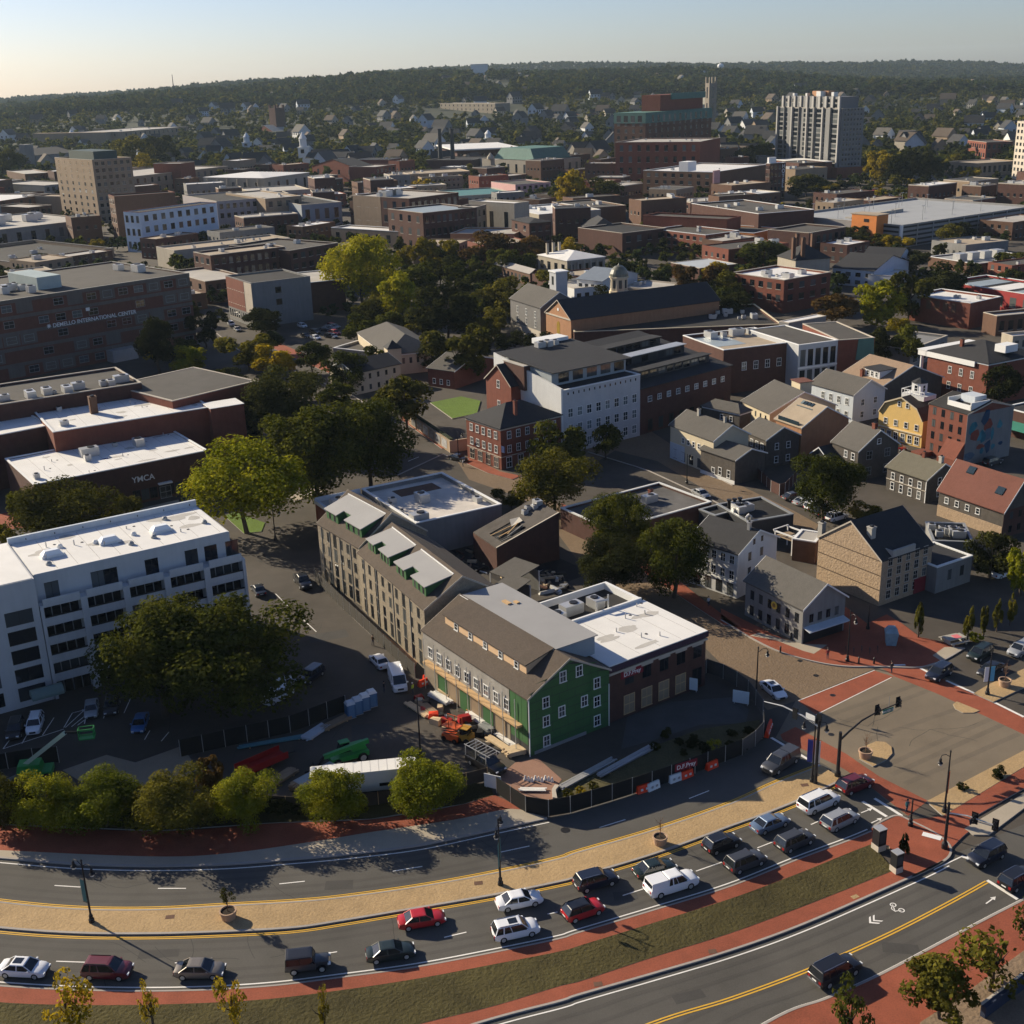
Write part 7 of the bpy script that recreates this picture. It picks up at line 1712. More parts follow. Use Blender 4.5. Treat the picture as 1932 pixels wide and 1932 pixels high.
def wheel_mesh(r=.34, w=.23):
    b = MB().tube([(0, -w/2, 0), (0, w/2, 0)], r, 16)
    t = b.mesh('tyre', [rubber])
    q = MB().tube([(0, w/2 - .02, 0), (0, w/2 + .012, 0)], r * .64, 12)
    return t, q.mesh('rim', [galv])
TYRE, RIM = wheel_mesh()
SHAPES = {   # length, width, roof height, belt height, bonnet height, profile of glasshouse (x rear base, rear top, front top, front base) from the rear, deck height
 'sedan': (4.75, 1.82, 1.45, .92, .86, (.55, 1.35, 2.75, 3.55), .98),
 'coupe': (4.6, 1.85, 1.36, .90, .84, (.45, 1.45, 2.6, 3.45), .95),
 'suv': (4.7, 1.90, 1.70, 1.02, 1.02, (.06, .40, 2.85, 3.60), 1.02),
 'small_suv': (4.35, 1.84, 1.62, 1.0, .98, (.08, .55, 2.55, 3.30), 1.0),
 'big_suv': (5.3, 2.02, 1.92, 1.15, 1.14, (.05, .30, 3.35, 4.05), 1.15),
 'jeep': (4.3, 1.88, 1.86, 1.12, 1.10, (.05, .12, 2.55, 2.85), 1.12),
 'van': (5.6, 2.02, 2.35, 1.25, 1.15, (.03, .12, 4.25, 5.0), 1.25),
 'pickup': (5.8, 2.02, 1.92, 1.18, 1.16, (2.0, 2.25, 3.75, 4.45), 1.16),
}
_cp = {}
def car_proto(kind, col, roofcol=None, sunroof=False, cap=False, rack=False):
    k = (kind, col, roofcol, sunroof, cap, rack)
    if k in _cp: return _cp[k]
    L, Wd, H, zb, zh, (r0, r1, f1, f0), zd = SHAPES[kind]
    hw = Wd / 2; out = []
    # body: cross-sections from tail to nose
    st = [(0, .80, .46, zd - .22), (.05, .90, .34, zd - .06), (.35, .98, .26, zd), (max(r0, .5), 1.0, .22, max(zd, zb)), (L * .45, 1.0, .20, zb + .01), (f0, 1.0, .22, max(zh + .02, zb - .02)), (f0 + (L - f0) * .55, .98, .22, zh - .02), (L - .28, .92, .24, zh - .13), (L - .06, .82, .30, zh - .26), (L, .70, .40, zh - .40)]
    if kind in ('jeep',): st = [(0, .92, .45, zd), (.05, .96, .40, zd), (.6, .98, .34, zd), (f0, .98, .34, zb), (f0 + .02, .80, .34, zh), (L - .25, .74, .40, zh - .03), (L - .2, .74, .42, zh - .08)]
    if kind in ('van', 'big_suv', 'pickup'): st[0] = (0, .94, .46, zd - .04); st[1] = (.05, .97, .36, zd)
    b = MB(); n = 9; ring = []
    for x, ws, z0, z1 in st:
        w = hw * ws; zm = z0 + (z1 - z0) * .55
        ring.append([(x, -w * .93, z0), (x, -w, z0 + .12), (x, -w, zm), (x, -w * .965, z1 - .05), (x, -w * .86, z1), (x, w * .86, z1), (x, w * .965, z1 - .05), (x, w, zm), (x, w, z0 + .12), (x, w * .93, z0)])
    m = len(ring[0])
    for i in range(len(ring)):
        b.v += ring[i]
    for i in range(len(ring) - 1):
        for j in range(m):
            q = (j + 1) % m
            b.f.append((i * m + j, (i + 1) * m + j, (i + 1) * m + q, i * m + q)); b.m.append(0)
    b.f.append(tuple(range(m))); b.m.append(0); e = (len(ring) - 1) * m; b.f.append(tuple(e + j for j in reversed(range(m)))); b.m.append(0)
    pm = P[col]
    me = b.mesh('body', [pm]);
    me.polygons.foreach_set('use_smooth', [True] * len(me.polygons))
    try: me.set_sharp_from_angle(angle=R(38))
    except Exception: pass
    out.append(('body', me, (0, 0, 0)))
    # glasshouse and roof
    t = hw * .74 if kind not in ('van', 'jeep') else hw * .86; bw = hw * .93; zr = H - .05
    g = MB().hexa([(r0, -bw, zb - .03), (f0, -bw, zb - .03), (f0, bw, zb - .03), (r0, bw, zb - .03), (r1, -t, zr), (f1, -t, zr), (f1, t, zr), (r1, t, zr)])
    out.append(('glasshouse', g.mesh('glasshouse', [carglass]), (0, 0, 0)))
    rf = MB(); o = .03
    P0 = [(r1 - .06, -t - o, zr - .03), (f1 + .05, -t - o, zr - .03), (f1 + .05, t + o, zr - .03), (r1 - .06, t + o, zr - .03)]
    P1 = [(r1, -t * .95, zr + .03), (f1 - .05, -t * .95, zr + .03), (f1 - .05, t * .95, zr + .03), (r1, t * .95, zr + .03)]
    P2 = [(r1 + .25, -t * .7, zr + .055), (f1 - .3, -t * .7, zr + .055), (f1 - .3, t * .7, zr + .055), (r1 + .25, t * .7, zr + .055)]
    rf.hexa(P0 + P1).hexa(P1 + P2)
    for s in (-1, 1):           # pillars
        rf.bar((r0 + .02, s * (bw + .005), zb - .03), (r1, s * (t + .005), zr), .10, .06).bar((f0 - .02, s * (bw + .005), zb - .03), (f1, s * (t + .005), zr), .08, .05)
        xm0, xm1 = (r0 + f0) / 2, (r1 + f1) / 2
        rf.bar((xm0, s * (bw + .008), zb - .03), (xm1, s * (t + .008), zr), .09, .03)
        if L > 4.6 and kind != 'sedan' and kind != 'coupe': rf.bar((r0 + (f0 - r0) * .25, s * (bw + .008), zb - .03), (r1 + (f1 - r1) * .25, s * (t + .008), zr), .12, .03)
        if kind == 'van': rf.hexa([(r0 + .1, s * (bw + .012) - .01, zb - .02), (r0 + 3.4, s * (bw + .012) - .01, zb - .02), (r0 + 3.4, s * (bw + .012) + .01, zb - .02), (r0 + .1, s * (bw + .012) + .01, zb - .02), (r1 + .1, s * (t + .012) - .01, zr), (r1 + 3.4, s * (t + .012) - .01, zr), (r1 + 3.4, s * (t + .012) + .01, zr), (r1 + .1, s * (t + .012) + .01, zr)])
    out.append(('roof', rf.mesh('roof', [P[roofcol] if roofcol else pm]), (0, 0, 0)))
    if sunroof: out.append(('sunroof', MB().box(f1 - 1.25, -t * .6, zr + .04, f1 - .35, t * .6, zr + .068).mesh('sunroof', [carglass]), (0, 0, 0)))
    if kind in ('suv', 'big_suv', 'small_suv'):
        for s in (-1, 1): out.append(('roof_rail', MB().box(r1 + .2, s * t * .93 - .025, zr + .03, f1 - .3, s * t * .93 + .025, zr + .09).mesh('roof_rail', [chrome if col in ('white', 'black', 'navy') else metald]), (0, 0, 0)))
    if kind == 'pickup':
        if cap:
            c = MB().hexa([(.08, -hw * .93, zb - .1), (r0 - .02, -hw * .93, zb - .1), (r0 - .02, hw * .93, zb - .1), (.08, hw * .93, zb - .1), (.2, -hw * .80, zr), (r0 + .1, -hw * .80, zr), (r0 + .1, hw * .80, zr), (.2, hw * .80, zr)])
            out.append(('bed_cap', c.mesh('bed_cap', [pm]), (0, 0, 0)))
            out.append(('cap_window', MB().box(.10, -hw * .7, zb + .1, .125, hw * .7, zr - .12).mesh('cap_window', [carglass]), (0, 0, 0)))
        else: out.append(('bed', MB().box(.1, -hw * .82, zb - .06, r0 - .1, hw * .82, zb + .02).mesh('bed', [rubber]), (0, 0, 0)))
    if rack:
        q = MB()
        for s in (-1, 1):
            q.box(-.1, s * hw * .85 - .04, H + .55, L * .8, s * hw * .85 + .04, H + .63)
            for x in (.1, 2.0, 3.9): q.box(x, s * hw * .85 - .04, 1.0, x + .08, s * hw * .85 + .04, H + .6)
        for k in range(8): q.box(.1 + k * .58, -hw * .85, H + .56, .16 + k * .58, hw * .85, H + .62)
        out.append(('ladder_rack', q.mesh('ladder_rack', [galv]), (0, 0, 0)))
    for s in (-1, 1):
        out.append(('headlight', MB().box(L - .30, s * hw * .66 - .17, zh - .40, L - .02, s * hw * .66 + .17, zh - .22).mesh('headlight', [headm]), (0, 0, 0)))
        out.append(('tail_light', MB().box(-.012, s * hw * .70 - .14, zd - .42, .12, s * hw * .70 + .14, zd - .14).mesh('tail_light', [tailm]), (0, 0, 0)))
        out.append(('mirror', MB().box(f0 - .35, s * (hw + .10) - .10, zb - .02, f0 - .20, s * (hw + .10) + .10, zb + .14).mesh('mirror', [pm]), (0, 0, 0)))
    out.append(('grille', MB().box(L - .03, -hw * .42, zh - .56, L + .012, hw * .42, zh - .30).mesh('grille', [metald]), (0, 0, 0)))
    out.append(('number_plate', MB().box(-.03, -.26, zd - .44, -.005, .26, zd - .30).mesh('number_plate', [trimw]), (0, 0, 0)))
    out.append(('bumper', MB().box(-.06, -hw * .86, .40, .06, hw * .86, .60).mesh('bumper', [metald if kind in ('jeep', 'suv', 'small_suv') else (chrome if kind in ('pickup', 'big_suv') else pm)]), (0, 0, 0)))
    _cp[k] = (out, L, hw)
    return _cp[k]
def car(p, q, kind, col, label, group=None, name='car', **k):
    """p: middle of the vehicle on the ground, q: a survey point it is heading for"""
    out, L, hw = car_proto(kind, col, **k)
    a, b = at(p), at(q); rz = math.atan2(b[1] - a[1], b[0] - a[0])
    root = tag(empty(name, (a[0], a[1], .03), rz), label, {'pickup': 'pickup', 'van': 'van'}.get(kind, 'car'), group)
    for nm, me, loc in out: put(nm, me, root, (-L / 2, 0, 0))
    s = 1.12 if kind in ('pickup', 'big_suv', 'jeep', 'van') else 1.0
    for x in (L * .185, L * .80):
        for sd_ in (-1, 1):
            w = put('wheel', TYRE, root, (x - L / 2, sd_ * (hw - .11), .34 * s), 0 if sd_ > 0 else R(180), s)
            put('rim', RIM, w)
    return root
BG = 'cars queueing on the boulevard'
for p, q, kind, col, lab, kw in [
    (B1(165, 1100), B1(400, 1112), 'sedan', 'white', 'white sedan with black sunroof, last in the boulevard queue', dict(sunroof=True)),
    (B1(715, 1110), B1(900, 1116), 'suv', 'maroon', 'dark red crossover behind the grey-beige sedan', {}),
    (B1(1320, 1108), B1(1500, 1106), 'sedan', 'taupe', 'grey-beige sedan with sun glinting on its boot', {}),
    (B2(285, 1065), B2(450, 1045), 'jeep', 'grey', 'boxy grey off-roader with black top', dict(roofcol='black')),
    (B2(825, 990), B2(1000, 960), 'sedan', 'dgreen', 'dark green-black sedan with glossy rear window', {}),
    (B2(1030, 775), B2(1200, 745), 'sedan', 'red', 'bright red sedan hugging the median kerb', {}),
    (B2(1670, 650), B2(1850, 612), 'sedan', 'white', 'white sedan abreast of the white crossover', {}),
    (B2(1645, 845), B2(1830, 805), 'suv', 'white', 'white crossover with wide black sunroof', dict(sunroof=True)),
    (B3(530, 715), B3(720, 650), 'small_suv', 'red', 'red crossover with black roof', dict(roofcol='black')),
    (B3(615, 520), B3(800, 468), 'suv', 'navy', 'navy estate with silver roof rails', {}),
    (B3(1000, 440), B3(1150, 395), 'sedan', 'dgreen', 'dark green sedan beside the white pickup', {}),
    (B3(1110, 545), B3(1300, 485), 'pickup', 'white', 'white pickup truck with white bed cap', dict(cap=True)),
    (B3(1440, 275), B3(1600, 215), 'small_suv', 'black', 'black hatchback behind the blue sedan', {}),
    (B3(1595, 395), B3(1760, 330), 'suv', 'grey', 'dark grey crossover right of the white pickup', {}),
    (S4(262, 1575), S4(450, 1500), 'sedan', 'blue', 'steel blue sedan by the median kerb', {}),
    (B4(425, 258), B4(560, 200), 'suv', 'grey', 'dark grey crossover with black rails behind the silver one', {}),
    (S4(582, 1440), S4(740, 1370), 'big_suv', 'white', 'large white three-row car at the stop line', {}),
    (S4(720, 1555), S4(880, 1480), 'suv', 'silver', 'silver crossover first in the kerb lane', {})]:
    car(p, q, kind, col, lab, BG, **kw)
for p, q, kind, col, lab, kw in [
    (S4(820, 1320), S4(1000, 1250), 'suv', 'maroon', 'dark maroon car entering the brick crosswalk', {}),
    (S4(330, 1175), S4(180, 1270), 'pickup', 'grey', 'dark grey pickup facing the camera at the crosswalk', dict(cap=True)),
    (S4(1370, 585), S4(1200, 690), 'suv', 'navy', 'dark blue crossover on the right-hand crosswalk', {}),
    (S4(1640, 455), S4(1480, 550), 'suv', 'dgreen', 'dark green car nearest the kerb behind the crosswalk', {}), (S4(1710, 560), S4(1560, 650), 'sedan', 'black', 'black sedan beside the dark green car', {}), (S4(1905, 430), S4(1780, 500), 'suv', 'silver', 'silver car cut by the right picture edge', {}),
    (S4(285, 695), S4(420, 810), 'sedan', 'white', 'white hatchback with black sunroof on the cobbled street', dict(sunroof=True)),
    (B4(1680, 355), B4(1520, 440), 'suv', 'navy', 'slate blue crossover turning into the side road', {}), (B4(1890, 510), B4(2050, 420), 'suv', 'black', 'black car waiting at the side road stop line', {}),
    (B4(690, 1120), B4(850, 1040), 'big_suv', 'black', 'big black car alone on the side road', {}),
    (S2(750, 505), S2(690, 440), 'sedan', 'white', 'white sedan parked behind the white van', {}), (S2(870, 640), S2(850, 560) if False else S2(900, 720), 'van', 'white', 'white cargo van beside the site fence', {}),
    (S1(1825, 240), S1(1932, 195) if False else S1(1720, 290), 'suv', 'white', 'white crossover parked under the huge olive tree', {}), (S1(1850, 165), S1(1740, 215), 'sedan', 'silver', 'pale car behind the white crossover in the shade', {}),
    (S2(300, 600), S2(230, 650), 'suv', 'navy', 'dark car in the shade of the huge olive tree', {}),
    (S2(1450, 1185), S2(1600, 1270), 'pickup', 'black', 'black pickup with silver ladder rack at the site corner', dict(rack=True)),
    (S1(105, 460), S1(85, 520), 'suv', 'black', 'black car in the first bay of the apartment car park', {}), (S1(235, 425), S1(215, 490), 'suv', 'white', 'white crossover in the apartment car park', {}), (S1(605, 320), S1(600, 380), 'sedan', 'silver', 'silver car beside the striped bay', {}),
    (S1(738, 305), S1(728, 360), 'suv', 'black', 'black car beside the silver car in the shade', {}), (S1(925, 415), S1(905, 470), 'sedan', 'lblue', 'blue car alone in the shaded car park', {}), (S1(1365, 100), S1(1360, 160), 'sedan', 'white', 'white car glimpsed through the huge olive tree', {}),
    (M1(1715, 950), M1(1760, 1010), 'pickup', 'black', 'black pickup parked before the stone warehouse', {}), (M1(1465, 995), M1(1400, 900), 'sedan', 'navy', 'dark blue car at the end of the apartment block', {}),
    (M2(985, 245), M2(1090, 270), 'sedan', 'black', 'black car in front of the brick corner house', {}),
    (M3(1220, 812), M3(1300, 790), 'sedan', 'silver', 'silver sedan in the little car park, second of the row', {}), (M3(1285, 842), M3(1370, 820), 'suv', 'white', 'white and blue patrol car in the little car park', {}), (M3(1335, 872), M3(1400, 850), 'sedan', 'black', 'black sedan between the two white cars', {}), (M3(1405, 903), M3(1490, 880), 'suv', 'white', 'white crossover with dark roof glass nearest the fieldstone building', dict(sunroof=True)), (M3(1160, 785), M3(1230, 770), 'sedan', 'grey', 'dark sedan at the head of the little car park', {}),
    (W2(1155, 802), W2(1220, 800), 'sedan', 'white', 'white car by the park lawn', {}), (W2(1160, 700), W2(1230, 690), 'suv', 'black', 'black car under the park trees', {}), (W2(430, 695), W2(480, 720), 'pickup', 'white', 'white pickup beside the box truck', {}),
    (W2(275, 838), W2(340, 860), 'sedan', 'silver', 'silver car before the visitor annexe', {}), (W1(1235, 730), W1(1270, 780), 'sedan', 'black', 'black car at the lit brick shopfronts', {}), (W1(1310, 770), W1(1350, 800), 'suv', 'white', 'white car parked along the shopfront street', {}), (W1(1345, 800), W1(1390, 830), 'sedan', 'silver', 'silver car parked along the shopfront street', {}),
    (E1(870, 800), E1(960, 820), 'sedan', 'red', 'red car before the yellow house', {}), (E1(1595, 1660), E1(1660, 1640), 'sedan', 'white', 'white car in the shaded yard below the red roof', {}), (E1(1525, 900), E1(1600, 880), 'suv', 'grey', 'dark car beside the mural wall', {}),
    (M3(640, 770), M3(700, 800), 'sedan', 'silver', 'pale sedan beside the low tar-roofed block', {})]:
    car(p, q, kind, col, lab, **kw)
# cars in the far lots
fr = random.Random(3)
for i in range(46):
    if i < 16: p = N3(fr.uniform(830, 1300), fr.uniform(1075, 1130))
    elif i < 26: p = N3(fr.uniform(1250, 1850), 0); p = (p[0], N3(0, 1015 + (p[0] - 1288) * 3 * .1 - 95 + fr.uniform(-6, 10))[1])
    elif i < 36: p = N2(fr.uniform(1090, 1230), fr.uniform(1125, 1160))
    else: p = W2(fr.uniform(60, 330), fr.uniform(780, 850))
    a = at(p)
    if not free(a[0], a[1], 1.5) and i < 36 and False: continue
    root = car(p, (p[0] + 10, p[1] + fr.uniform(-3, 3)), fr.choice(['sedan', 'suv', 'small_suv']), fr.choice(['white', 'silver', 'black', 'grey', 'white', 'blue', 'red']), 'small car in a far town car park', 'cars in the far car parks')
# white box truck in the park
a = at(W2(590, 725)); t = tag(empty('box_truck', (a[0], a[1], 0), R(-38)), 'white box truck parked beside the park trees', 'truck')
MB().box(-4.2, -1.25, 1.0, 2.6, 1.25, 3.7).build('cargo_box', [P['white']], t); MB().hexa([(2.7, -1.15, .6), (4.9, -1.15, .6), (4.9, 1.15, .6), (2.7, 1.15, .6), (2.8, -1.05, 2.6), (4.1, -1.05, 2.6), (4.1, 1.05, 2.6), (2.8, 1.05, 2.6)]).build('cab', [P['white']], t)
MB().hexa([(4.16, -.95, 1.6), (4.6, -.95, 1.6), (4.6, .95, 1.6), (4.16, .95, 1.6), (4.12, -.9, 2.4), (4.25, -.9, 2.4), (4.25, .9, 2.4), (4.12, .9, 2.4)]).build('windscreen', [carglass], t)
for x in (-3, 3.6):
    for y in (-1.05, 1.05):
        w = put('wheel', TYRE, t, (x, y, .48), 0 if y > 0 else R(180), 1.4); put('rim', RIM, w)
# ---------------------------------------------------------------- street furniture
lampglass = M('lamp_glass', (.62, .60, .54), .3, 0, 1, big=0)
ban_t = M('teal_banner', (.06, .17, .17), .7, .1); ban_b = M('blue_banner', (.03, .04, .22), .7, .1); ban_s = M('sky_banner', (.12, .38, .55), .7, .1); ban_o = M('orange_banner', (.6, .12, .04), .7, .1)
ban_w = M('white_banner', (.7, .7, .7), .7, .05)
def lamp(p, top, label, arms=(1, -1), rz=0.0, banners=(), h=None, armlen=1.3):
    g = at(p); H = h or HB(p, top)
    t = tag(empty('street_lamp', (g[0], g[1], .15), rz), label, 'street lamp', 'street lamps of the boulevard')
    b = MB()._lathe([(.30, 0), (.30, .35), (.20, .5), (.22, .75), (.12, 1.0), (.095, H * .6), (.07, H)], 10, 0, (0, 0)); b.build('pole', [metald], t)
    MB()._lathe([(.08, H), (.12, H + .1), (.02, H + .35)], 8, 0, (0, 0)).build('finial', [metald], t)
    for s in arms:
        MB().tube([(0, 0, H * .93), (s * armlen * .5, 0, H * .99), (s * armlen * .9, 0, H * .99), (s * armlen, 0, H * .95)], .045, 6).build('arm', [metald], t)
        l = MB()._lathe([(.05, H * .95), (.14, H * .95 - .12), (.16, H * .95 - .45), (.30, H * .95 - .62), (.30, H * .95 - .68)], 10, 0, (s * armlen, 0)).build('lantern', [metald], t)
        MB()._lathe([(.22, H * .95 - .70), (.20, H * .95 - .90), (.05, H * .95 - .98)], 8, 0, (s * armlen, 0)).build('lamp_glass', [lampglass], l)
    for s, m in banners:
        MB().box(s * .12, -.015, H * .32, s * .12 + s * .62, .015, H * .68).build('banner', [m], t)
        MB().bar((0, 0, H * .69), (s * .8, 0, H * .69), .04).bar((0, 0, H * .31), (s * .8, 0, H * .31), .04).build('banner_bracket', [metald], t)
    return t
lamp(B1(605, 770), 1628, 'black twin lamp post on the median with a dark teal banner, at the left', rz=R(150), banners=((1, ban_t),))
lamp(B2(1545, 525), 1551, 'black twin lamp post on the median with a pale teal banner, behind the white sedan', rz=R(80), banners=((1, ban_t), (-1, ban_t)))
lamp(S4(538, 1280), S4(0, 880)[1], 'black twin lamp post with blue banners at the median end', rz=R(-20), banners=((1, ban_w), (-1, ban_b)))
lamp(S4(1408, 1480), S4(0, 1090)[1], 'black single-arm lamp post with orange bands on the paved island', arms=(-1,), rz=R(20), banners=((.3, ban_o),))
lamp(S4(770, 488), S4(0, 165)[1], 'black lamp post on the brick plaza before the grey shop', arms=(1,), rz=R(-70))
lamp(S4(170, 745), S4(0, 405)[1], 'black single-arm lamp post beside the cobbled street', arms=(1,), rz=R(5))
lamp(S4(1690, 705), S4(0, 440)[1], 'black lamp post with sky-blue banners on the far median', arms=(), banners=((1, ban_s), (-1, ban_w)), rz=R(10))
lamp(S4(905, 275), S4(0, 130)[1], 'short globe lamp in front of the fieldstone building', arms=(), rz=0)
lamp(S4(1185, 1570), S4(0, 1415)[1], 'short black post with round top on the brick nose', arms=(), rz=0)
lamp(S2(1020, 1110), S2(0, 890)[1], 'thin grey pole standing in the site yard', arms=(), h=8)
lamp(M1(730, 620), 914, 'lamp standing before the brick hall with a flat white head', arms=(1,), rz=0, h=5)
def signal_head(t, x, y, z, rz=0.0, parent=None):
    hd = MB().box(x - .18, y - .15, z - .55, x + .18, y + .12, z + .55).box(x - .34, y + .12, z - .72, x + .34, y + .15, z + .72).build('signal_head', [metald], t)
    for k, c in enumerate(((.10, .015, .01), (.10, .06, .01), (.01, .08, .04))):
        m = M('signal_lens_%d' % k, c, .3, 0, 1, big=0)
        MB().tube([(x, y - .15, z + .34 - .34 * k), (x, y - .20, z + .34 - .34 * k)], .12, 10).build('lens', [m], hd)
        MB().tube([(x, y - .20, z + .36 - .34 * k), (x, y - .38, z + .34 - .34 * k)], .14, 8).build('visor', [metald], hd)
    return hd
# curved mast arm over the junction
g = at(S4(706, 1242)); H = HB(S4(706, 1242), S4(0, 955)[1])
e = at(S4(1120, 755), H + 1.3); d = Vector((e[0] - g[0], e[1] - g[1])); Lm = d.length
t = tag(empty('traffic_signal', (g[0], g[1], .15), math.atan2(d[1], d[0])), 'black curved mast arm signal reaching over the junction with a green street sign', 'traffic light')
MB()._lathe([(.38, 0), (.38, .5), (.22, .8), (.19, H)], 10, 0, (0, 0)).build('pole', [metald], t)
MB().tube([(0, 0, H * .82), (Lm * .15, 0, H * .95), (Lm * .35, 0, H + .55), (Lm * .6, 0, H + 1.0), (Lm, 0, H + 1.2)], [.15, .13, .11, .09, .06], 8).build('mast_arm', [metald], t)
for q in (.62, .98): signal_head(t, Lm * q, .1, H + .95 + .25 * q)
ss = MB().box(Lm * .70, -.03, H + .35, Lm * .88, .0, H + .95).build('street_sign', [M('sign_green', (.01, .14, .11), .5, 0, big=0)], t)
o = wall_text(t, 'WATER ST', Lm * .79, H + .52, .40, trimw, -.05); o.parent = ss
MB().tube([(Lm * .8, 0, H + 1.1), (Lm * .8, 0, H + 2.6)], .03, 5).build('aerial', [metalg], t)
# grey mast arm reaching left from the median end lamp
g = at(S4(560, 1290)); H = HB(S4(560, 1290), S4(0, 905)[1]); e = at(S4(225, 745), H)
d = Vector((e[0] - g[0], e[1] - g[1])); Lm = d.length
t = tag(empty('traffic_signal', (g[0], g[1], .15), math.atan2(d[1], d[0])), 'silver mast arm signal reaching left over the cobbled street mouth', 'traffic light')
MB()._lathe([(.28, 0), (.2, .6), (.15, H + .5)], 10, 0, (0, 0)).build('pole', [metald], t)
MB().tube([(0, 0, H - .3), (Lm * .3, 0, H + .2), (Lm * .65, 0, H + .3), (Lm, 0, H - .2)], [.12, .1, .09, .06], 8).build('mast_arm', [galv], t)
signal_head(t, Lm * .42, 0, H + .1); signal_head(t, .2, -.3, H + .6)
MB().box(Lm * .08, -.05, H + .1, Lm * .24, -.02, H + .8).build('lane_sign', [trimw], t)
# corner signals on the brick nose
g = at(B4(1408, 285)); H = HB(B4(1408, 285), S4(0, 1420)[1]); e = at(S4(1745, 1590), H * .78)
d = Vector((e[0] - g[0], e[1] - g[1])); Lm = d.length
t = tag(empty('traffic_signal', (g[0], g[1], .15), math.atan2(d[1], d[0])), 'black signal post on the brick nose with an arm of two heads', 'traffic light')
MB()._lathe([(.34, 0), (.34, .6), (.18, .9), (.14, H)], 10, 0, (0, 0)).build('pole', [metald], t)
MB().tube([(0, 0, H * .78), (Lm * .4, 0, H * .85), (Lm, 0, H * .84)], .08, 8).build('mast_arm', [galv], t)
for q in (.55, .98): signal_head(t, Lm * q, 0, H * .84)
# planters
terrac = M('planter_concrete', (.40, .27, .18), .9, .12, 1.0)
def planter(p, wpx, label, crown=None, ch=1.6, cm=None):
    g = at(p); r = wpx * mpx(p) / 2
    t = tag(empty('planter', (g[0], g[1], .15)), label, 'planter', 'round tree planters on the islands')
    MB()._lathe([(r * .78, 0), (r * .80, .1), (r * .95, .75), (r, .8), (r, .98), (r * .84, .98), (r * .82, .82)], 20, 0, (0, 0)).build('pot', [terrac], t)
    MB()._lathe([(r * .84, .80), (r * .80, .84)], 16, 0, (0, 0)).build('soil', [M('dark_soil', (.03, .022, .016), .95, .3)], t)
    b = MB().tube([(0, 0, .8), (.03, 0, 2.2), (0, .02, 3.4)], [.05, .035, .01], 6)
    rg_ = random.Random(p[0])
    for k in range(34):
        a = rg_.uniform(0, 6.28); z = rg_.uniform(1.5, 3.0); l = rg_.uniform(.3, .8); b.tube([(0, 0, z), (math.cos(a) * l * .6, math.sin(a) * l * .6, z + l * .6), (math.cos(a) * l, math.sin(a) * l, z + l * 1.3)], [.014, .009, .004], 4)
    tr = b.build('sapling', [M('bare_twigs', (.16, .085, .05), .95, .1)], t)
    if crown: put('leaves', CROWN['thin'][0], tr, (0, 0, 2.6), 0, (crown, crown, crown * 1.3), [cm])
planter(B1(1505, 745), 33, 'round planter on the median with a small leafy sapling', .95, cm=OL)
planter(B3(1035, 255), 29, 'round planter on the median with a bare rust-coloured sapling')
planter(S4(888, 1120), 27, 'round planter on the junction island with a wispy bare sapling')
planter(S4(1802, 650), 24, 'round planter on the far median with a small bare sapling')
# dark information pillars
for p, top, wpx, lab in ((B4(975, 290), B4(0, 155)[1], 23, 'dark square info pillar with pale base, the larger and farther one'), (B4(1090, 435), B4(0, 312)[1], 21, 'dark square info pillar with pale base, the one by the road')):
    g = at(p); H = HB(p, top); s = wpx * mpx(p) * .42
    t = tag(empty('info_pillar', (g[0], g[1], .15), R(25)), lab, 'pillar', 'dark info pillars on the brick nose')
    MB().box(-s, -s, 0, s, s, .7).build('base', [stonetrim], t); MB().box(-s * .94, -s * .94, .7, s * .94, s * .94, H).build('body', [metald], t); MB().box(-s, -s, H, s, s, H + .08).build('cap', [galv], t)
    MB().box(-s * .7, -s * .96, 1.0, s * .7, -s * .945, H - .3).build('display_panel', [M('dim_panel', (.05, .055, .06), .4, .2)], t)
# blue patina kiosk sculpture, picnic table, benches
g = at(S4(1055, 375)); s = mpx(S4(1055, 375)) * 12
t = tag(empty('kiosk', (g[0], g[1], .15), R(-10)), 'pale blue tapered kiosk box on the brick plaza', 'kiosk')
MB().hexa([(-s * .75, -s * .7, 0), (s * .75, -s * .7, 0), (s * .75, s * .7, 0), (-s * .75, s * .7, 0), (-s, -s * .95, s * 2.2), (s, -s * .95, s * 2.2), (s, s * .95, s * 2.2), (-s, s * .95, s * 2.2)]).build('body', [M('patina_blue', (.20, .30, .36), .5, .3, 1.5)], t)
MB().hexa([(-s, -s * .95, s * 2.2), (s, -s * .95, s * 2.2), (s, s * .95, s * 2.2), (-s, s * .95, s * 2.2), (-s * .5, -s * .5, s * 3), (s * .5, -s * .5, s * 3), (s * .5, s * .5, s * 3), (-s * .5, s * .5, s * 3)]).build('cap', [M('patina_blue', (.2, .3, .36))], t)
g = at(S4(1470, 360)); t = tag(empty('picnic_table', (g[0], g[1], .15), R(20)), 'grey picnic table with a pink cloth by the corner kerb', 'table')
MB().box(-1.6, -.8, .72, 1.6, .8, .8).build('tabletop', [concrete], t)
for x in (-1.2, 1.2): MB().box(x - .1, -.6, 0, x + .1, .6, .72).build('leg', [concrete], t)
for y in (-1.3, 1.3): MB().box(-1.6, y - .2, .4, 1.6, y + .2, .46).box(-1.2, y - .15, 0, -1.0, y + .15, .4).box(1.0, y - .15, 0, 1.2, y + .15, .4).build('seat', [concrete], t)
MB().box(-.2, -.6, .80, .9, .5, .84).build('cloth', [M('pink_cloth', (.6, .16, .18), .8, .1)], t)
